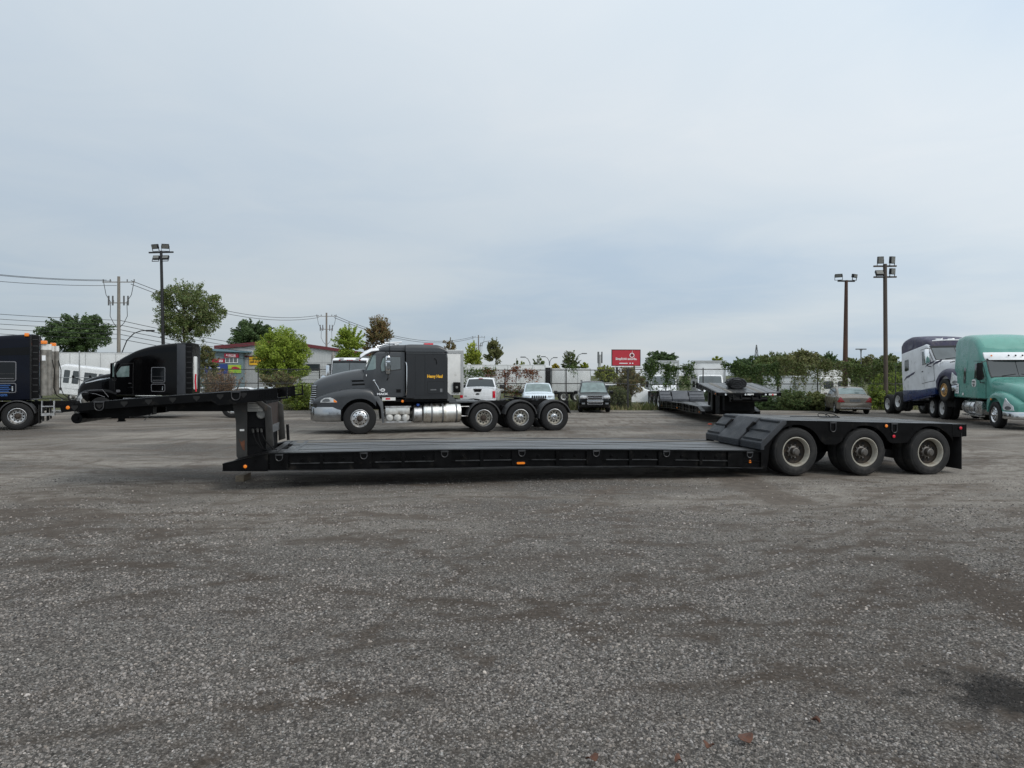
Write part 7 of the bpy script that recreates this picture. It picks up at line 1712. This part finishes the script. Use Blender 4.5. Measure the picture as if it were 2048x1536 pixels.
tr_px("drooping lower growth of green leaves behind the black truck", 386, 690, 440, 782, 46.5, OL, 13, n=2600, leaf=0.085, clumps=30, zg=-0.2, trunk=0.06, cat="shrub", name="shrub", group=None)
tr_px("dark green tree rising behind the red-roofed warehouse", 464, 640, 548, 706, 150, DG, 14, n=6500, leaf=0.36, clumps=50)
tr_px("bright green full tree in front of the grey warehouse", 512, 654, 616, 778, 60, BG, 15, n=11500, leaf=0.13, clumps=95, trunk=0.2)
tr_px("reddish lower growth under the bright green tree", 520, 742, 606, 785, 56, RB + MG, 16, n=2800, leaf=0.10, clumps=30, cat="shrub", name="shrub", group=None)
tr_px("pointed yellow-green tree behind the white truck", 662, 650, 734, 748, 66, BG, 17, n=5200, leaf=0.14, clumps=46, shape="cone")
tr_px("reddish brown tree above the dark grey cab", 728, 626, 786, 735, 63, RB, 18, n=5600, leaf=0.11, clumps=56, gap=0.4, shape="spire")
tr_px("small brownish tree just right of the dark grey sleeper", 880, 673, 914, 740, 70, RB, 19, n=1500, leaf=0.10, clumps=18, gap=0.4)
tr_px("narrow yellow-green tree above the long white trailer", 922, 684, 966, 770, 78, YG, 20, n=3200, leaf=0.14, clumps=36, gap=0.3, shape="vase")
tr_px("olive brown tree above the middle of the long white trailer", 966, 678, 1010, 768, 76, OL, 21, n=3200, leaf=0.13, clumps=34, shape="vase", gap=0.2)
tr_px("tiny green tree top left of the single-arm street lamp", 1025, 716, 1039, 752, 90, MG, 22, n=350, leaf=0.14, clumps=8, trunk=0.08)
tr_px("small yellowish tree top beside the single-arm street lamp", 1038, 720, 1053, 754, 90, YG, 23, n=350, leaf=0.14, clumps=8, trunk=0.08)
tr_px("small sparse tree between the single and double street lamps", 1061, 710, 1090, 760, 90, MG, 24, n=900, leaf=0.14, clumps=16, gap=0.4, trunk=0.1)
tr_px("yellow shrub top right of the double street lamp", 1102, 727, 1122, 742, 88, [(0.30, 0.24, 0.03), (0.22, 0.2, 0.03)], 25, n=700, leaf=0.14, clumps=12)
tr_px("round olive tree beyond the plain white trailer", 1121, 700, 1162, 770, 88, OL + DG, 26, n=2600, leaf=0.14, clumps=30, trunk=0.12)
tr_px("yellow-green tree top at the right end of the plain white trailer", 1158, 724, 1180, 745, 88, YG, 27, n=900, leaf=0.14, clumps=14)
tr_px("yellow-green bushy tree behind the fence left of the billboard", 1188, 730, 1232, 772, 60, YG + OL, 28, n=2600, leaf=0.11, clumps=30)
tr_px("dark olive bushy tree under the billboard", 1228, 733, 1290, 800, 50, OL + RB, 29, n=3400, leaf=0.09, clumps=40, zg=-0.5)
tr_px("row-topped dark tree behind the left box truck", 1293, 700, 1356, 742, 135, DG, 30, n=3200, leaf=0.3, clumps=40)
tr_px("small yellowish tree top behind the right box truck", 1425, 711, 1446, 732, 120, YG, 31, n=600, leaf=0.22, clumps=10)
for k, (u0, v0, u1, v1, Y, c, lab) in enumerate((
    (1462, 711, 1530, 765, 96, DG, "dark tree at the left end of the wood right of the box trucks"), (1508, 704, 1590, 768, 88, MG, "broad green tree under the far lattice tower"),
    (1560, 700, 1648, 770, 80, OL, "olive tree in the middle of the wood"), (1632, 706, 1682, 770, 84, DG, "dark pointed tree just left of the rusty pole"),
    (1676, 716, 1724, 770, 90, MG, "green tree just right of the rusty pole"), (1712, 711, 1762, 765, 98, OL, "feathery olive tree between the two right-hand poles"),
    (1748, 708, 1808, 770, 90, MG, "green tree left of the purple truck"), (1790, 716, 1870, 775, 85, DG, "dark tree hidden behind the purple truck"),
    (1470, 735, 1560, 790, 62, OL, "olive bush behind the vine-covered fence"), (1600, 738, 1690, 800, 58, OL, "olive bush behind the fence left of the rusty pole"), (1745, 742, 1815, 800, 54, BG, "bright green bush right of the brown lamp pole"))):
    tr_px(lab, u0, v0, u1, v1, Y, c, 40 + k, n=5200, leaf=0.0021 * Y, clumps=54, shape="cone" if k in (3,) else "round")
# scrub along the foot of the fence
for k, (u0, v0, u1, v1, Y, c, lab) in enumerate((
    (562, 765, 638, 822, 42.6, BG + MG, "leafy green bush at the fence foot left of the dark grey truck"), (1205, 770, 1262, 826, 44.2, MG + OL, "weedy bush right of the black SUV"),
    (1486, 785, 1560, 832, 43.0, DG, "dark green bush behind the gooseneck of the grey trailer"), (1545, 778, 1620, 832, 42.6, DG + MG, "dense dark bush in front of the louvred trailer"),
    (1600, 784, 1665, 828, 42.4, MG + OL, "green bush left of the beige sedan"), (1735, 775, 1790, 830, 43.0, MG + BG, "tall green weeds between the sedan and the purple truck"), (1785, 790, 1850, 835, 44.5, DG, "low dark bush behind the purple truck wheels"), (1405, 775, 1440, 826, 44.4, DG, "dark bush half hidden by the neck of the grey trailer"))):
    tr_px(lab, u0, v0, u1, v1, Y, c, 70 + k, zg=0.0, name="bush", cat="bush", n=4200, leaf=0.075, clumps=60, trunk=0.04, group="bushes along the fence")
def vine(label, u0, u1, zt, zb, n, cols, seed, Y=FY - 0.12, patch=0.5, leaf=0.055, dens=None):
    """leaves hanging on the wire in streaks and drapes"""
    rs = np.random.default_rng(seed); x0, x1 = at(u0, 0, Y).x, at(u1, 0, Y).x
    t = thing("climbing_vine", label, "vine", ((x0 + x1) / 2, Y, 0), 0, "vines on the fence")
    w = (x1 - x0) / 2; strands = []
    for k in range(int((x1 - x0) * 16)):
        x = rs.uniform(-w, w); L_ = rs.uniform(0.08, 1.0) ** 1.4 * (zt - zb); strands.append((x, L_, rs.uniform(-0.3, 0.3)))
    P = []; per = max(2, n // len(strands))
    g = MB()
    for (x, L_, sl) in strands:
        s = rs.uniform(0, 1, per) ** 1.3; tj = rs.normal(-0.02, 0.10) + 0.10 * math.sin(x * 2.3 + seed)
        P.append(np.stack([x + sl * s * L_ + rs.normal(0, 0.10, per) + 0.1 * np.sin(s * 9 + x * 5), rs.normal(0, 0.06, per), zt + tj + rs.normal(0, 0.05, per) - s * L_], 1))
        g.tube([(x, 0.03, zt), (x + sl * L_ * 0.5 + 0.05, 0.02, zt - L_ * 0.5), (x + sl * L_, 0.03, zt - L_)], 0.008, 4)
    g.build("stem", "bark", t)
    P = np.concatenate(P); v, f = leaves(rs, P, leaf); fast_mesh("foliage", v, f, ["leaf"], t, False, tint(rs, len(P), cols))
    return t
VG = [(0.040, 0.065, 0.018), (0.06, 0.085, 0.022)]; VR = [(0.11, 0.035, 0.02), (0.075, 0.05, 0.025), (0.14, 0.055, 0.03)]
vine("green vine on the fence at the left end of the long white trailer", 924, 990, 2.42, 0.9, 1500, VG, 81)
vine("reddish vine sprawling on the fence in front of the long white trailer", 960, 1075, 2.42, 0.9, 2000, VR, 82)
vine("thin single vine on the bare fence before the plain white trailer", 1140, 1150, 2.5, 1.1, 130, VG, 83)
vine("brown vine low on the fence between the pickup and the icy SUV", 1000, 1050, 1.3, 0.3, 900, VR + VG, 84)
vine("dense green vine over the fence in front of the left box truck", 1286, 1384, 2.75, 0.7, 4200, VG + DG, 85, leaf=0.07)
vine("thick green vine over the fence left of the louvred trailer", 1450, 1556, 2.68, 0.6, 5200, VG + DG, 86, leaf=0.07)
vine("yellow-tipped vine along the fence top left of the rusty pole", 1560, 1690, 2.80, 0.5, 4600, MG + OL, 87, leaf=0.065)
vine("vine thicket on the fence in front of the motor home", 1690, 1812, 2.7, 0.6, 3600, VG + MG, 88, leaf=0.065)
# a dead brown bush and tall dry stalks
def stalks(label, u0, u1, vtop, Y, n, cols, seed, name="dead_bush", cat="bush"):
    rs = np.random.default_rng(seed); x0, x1 = at(u0, 0, Y).x, at(u1, 0, Y).x; h = at(0, vtop, Y).z
    t = thing(name, label, cat, ((x0 + x1) / 2, Y, 0)); g = MB(); w = (x1 - x0) / 2; P = []
    for k in range(n):
        bx_ = rs.normal(0, w * 0.25); tx = bx_ + rs.normal(0, w * 0.42); hh = h * rs.uniform(0.6, 1.02); ty = rs.normal(0, 0.3)
        g.tube([(bx_, 0, 0), ((bx_ + tx) / 2, ty * 0.4, hh * 0.55), (tx, ty, hh)], [0.016, 0.012, 0.006], 4)
        s = rs.uniform(0.35, 1, 26)[:, None]; P.append(np.array([bx_, 0, 0]) * (1 - s) + np.array([tx, ty, hh]) * s + rs.normal(0, 0.06, (26, 3)))
    g.build("stem", "bark", t); P = np.concatenate(P); v, f = leaves(rs, P, 0.05); fast_mesh("foliage", v, f, ["leaf"], t, False, tint(rs, len(P), cols))
stalks("dead brown bush behind the raised gooseneck", 412, 484, 738, 44.5, 120, [(0.15, 0.085, 0.045), (0.11, 0.07, 0.045), (0.19, 0.12, 0.07)], 91)
stalks("pale dry weeds behind the raised gooseneck, left of the dead bush", 398, 436, 742, 45.5, 60, [(0.16, 0.13, 0.09), (0.10, 0.10, 0.05)], 92, "dry_weeds", "weeds")
# weeds and long grass on the verge: nobody could count the blades
def verge():
    rs = np.random.default_rng(33); n = 26000
    x = rs.uniform(-20, 32, n); y = 42.3 + rs.gamma(2.0, 0.8, n); clump = 0.5 + 0.5 * np.sin(x * 1.9 + np.sin(x * 0.7) * 2) * np.sin(y * 1.3 + x * 0.4)
    k = (y < 48) & (rs.uniform(0, 1, n) < 0.35 + 0.65 * clump); x, y, clump = x[k], y[k], clump[k]; n = len(x)
    h = rs.uniform(0.12, 0.42, n) * (0.6 + 0.9 * clump); wd = 0.022; a = rs.uniform(0, 6.28, n); lean = rs.normal(0, 0.35, (n, 2)) * h[:, None]
    z = ground_z(x, y); dx_, dy_ = np.cos(a) * wd, np.sin(a) * wd
    v = np.stack([np.stack([x - dx_, y - dy_, z], 1), np.stack([x + dx_, y + dy_, z], 1), np.stack([x + lean[:, 0] + dx_ * 0.3, y + lean[:, 1] + dy_ * 0.3, z + h], 1), np.stack([x + lean[:, 0] - dx_ * 0.3, y + lean[:, 1] - dy_ * 0.3, z + h], 1)], 1).reshape(-1, 3)
    c = tint(rs, n, [(0.07, 0.095, 0.03), (0.13, 0.12, 0.055), (0.05, 0.07, 0.022), (0.16, 0.13, 0.075)])
    o = fast_mesh("grass", v, np.arange(n * 4).reshape(-1, 4), ["leaf"], None, False, c); tag(o, "long grass and weeds along the foot of the fence", "grass", kind="stuff")
verge()
# small things lying on the gravel
mat("dead_leaf", (0.085, 0.034, 0.018), 0.75, var=0.4, vscale=40)
mat("orange_rag", (0.50, 0.09, 0.05), 0.7, var=0.2)
for k, (u, v, s, lab) in enumerate(((1184, 1528, 0.034, "leftmost of the five dead brown leaves near the bottom edge"), (1357, 1531, 0.03, "second from left of the five dead leaves near the bottom edge"), (1418, 1501, 0.028, "third from left of the five dead leaves near the bottom edge"), (1492, 1485, 0.058, "largest of the five dead brown leaves, fourth from the left"), (1632, 1450, 0.028, "small dead brown leaf farthest right near the bottom edge"))):
    Y = EYE * FPX / (v - HOR); p = at(u, v, Y); rs = np.random.default_rng(k); g = MB(); N_ = 12
    rim = [(s * (1 + 0.25 * math.sin(3 * a + k)) * math.cos(a), s * 0.7 * (1 + 0.2 * math.sin(2 * a)) * math.sin(a), 0.022 + 0.014 * math.sin(2 * a + k)) for a in [2 * math.pi * i / N_ for i in range(N_)]]
    inn = [(x * 0.03, y * 0.03, 0.018) for x, y, z in rim]
    g.rings([[(x, y, z + 0.003) for x, y, z in rim], [(x, y, z + 0.003) for x, y, z in inn]], cap=False); g.rings([rim, inn], cap=False); g.rings([rim, [(x, y, z + 0.003) for x, y, z in rim]], cap=False)
    o = g.build("dead_leaf", "dead_leaf", None, loc=(p.x, Y, 0.012), rot=(0, 0, k * 1.3)); tag(o, lab, "leaf", "dead leaves on the gravel")
Y = EYE * FPX / (849 - HOR); p = at(1420, 849, Y); g = MB()
g.rings([[(0.10 * q * math.cos(a) * (1 + 0.3 * math.sin(2 * a)), 0.07 * q * math.sin(a), z) for a in [2 * math.pi * i / 12 for i in range(12)]] for q, z in ((1.0, 0.0), (0.95, 0.03), (0.6, 0.05), (0.15, 0.055))])
o = g.build("orange_rag", "orange_rag", None, loc=(p.x, Y, 0.0)); tag(o, "crumpled orange rag on the gravel beyond the trailer ramp", "rag")
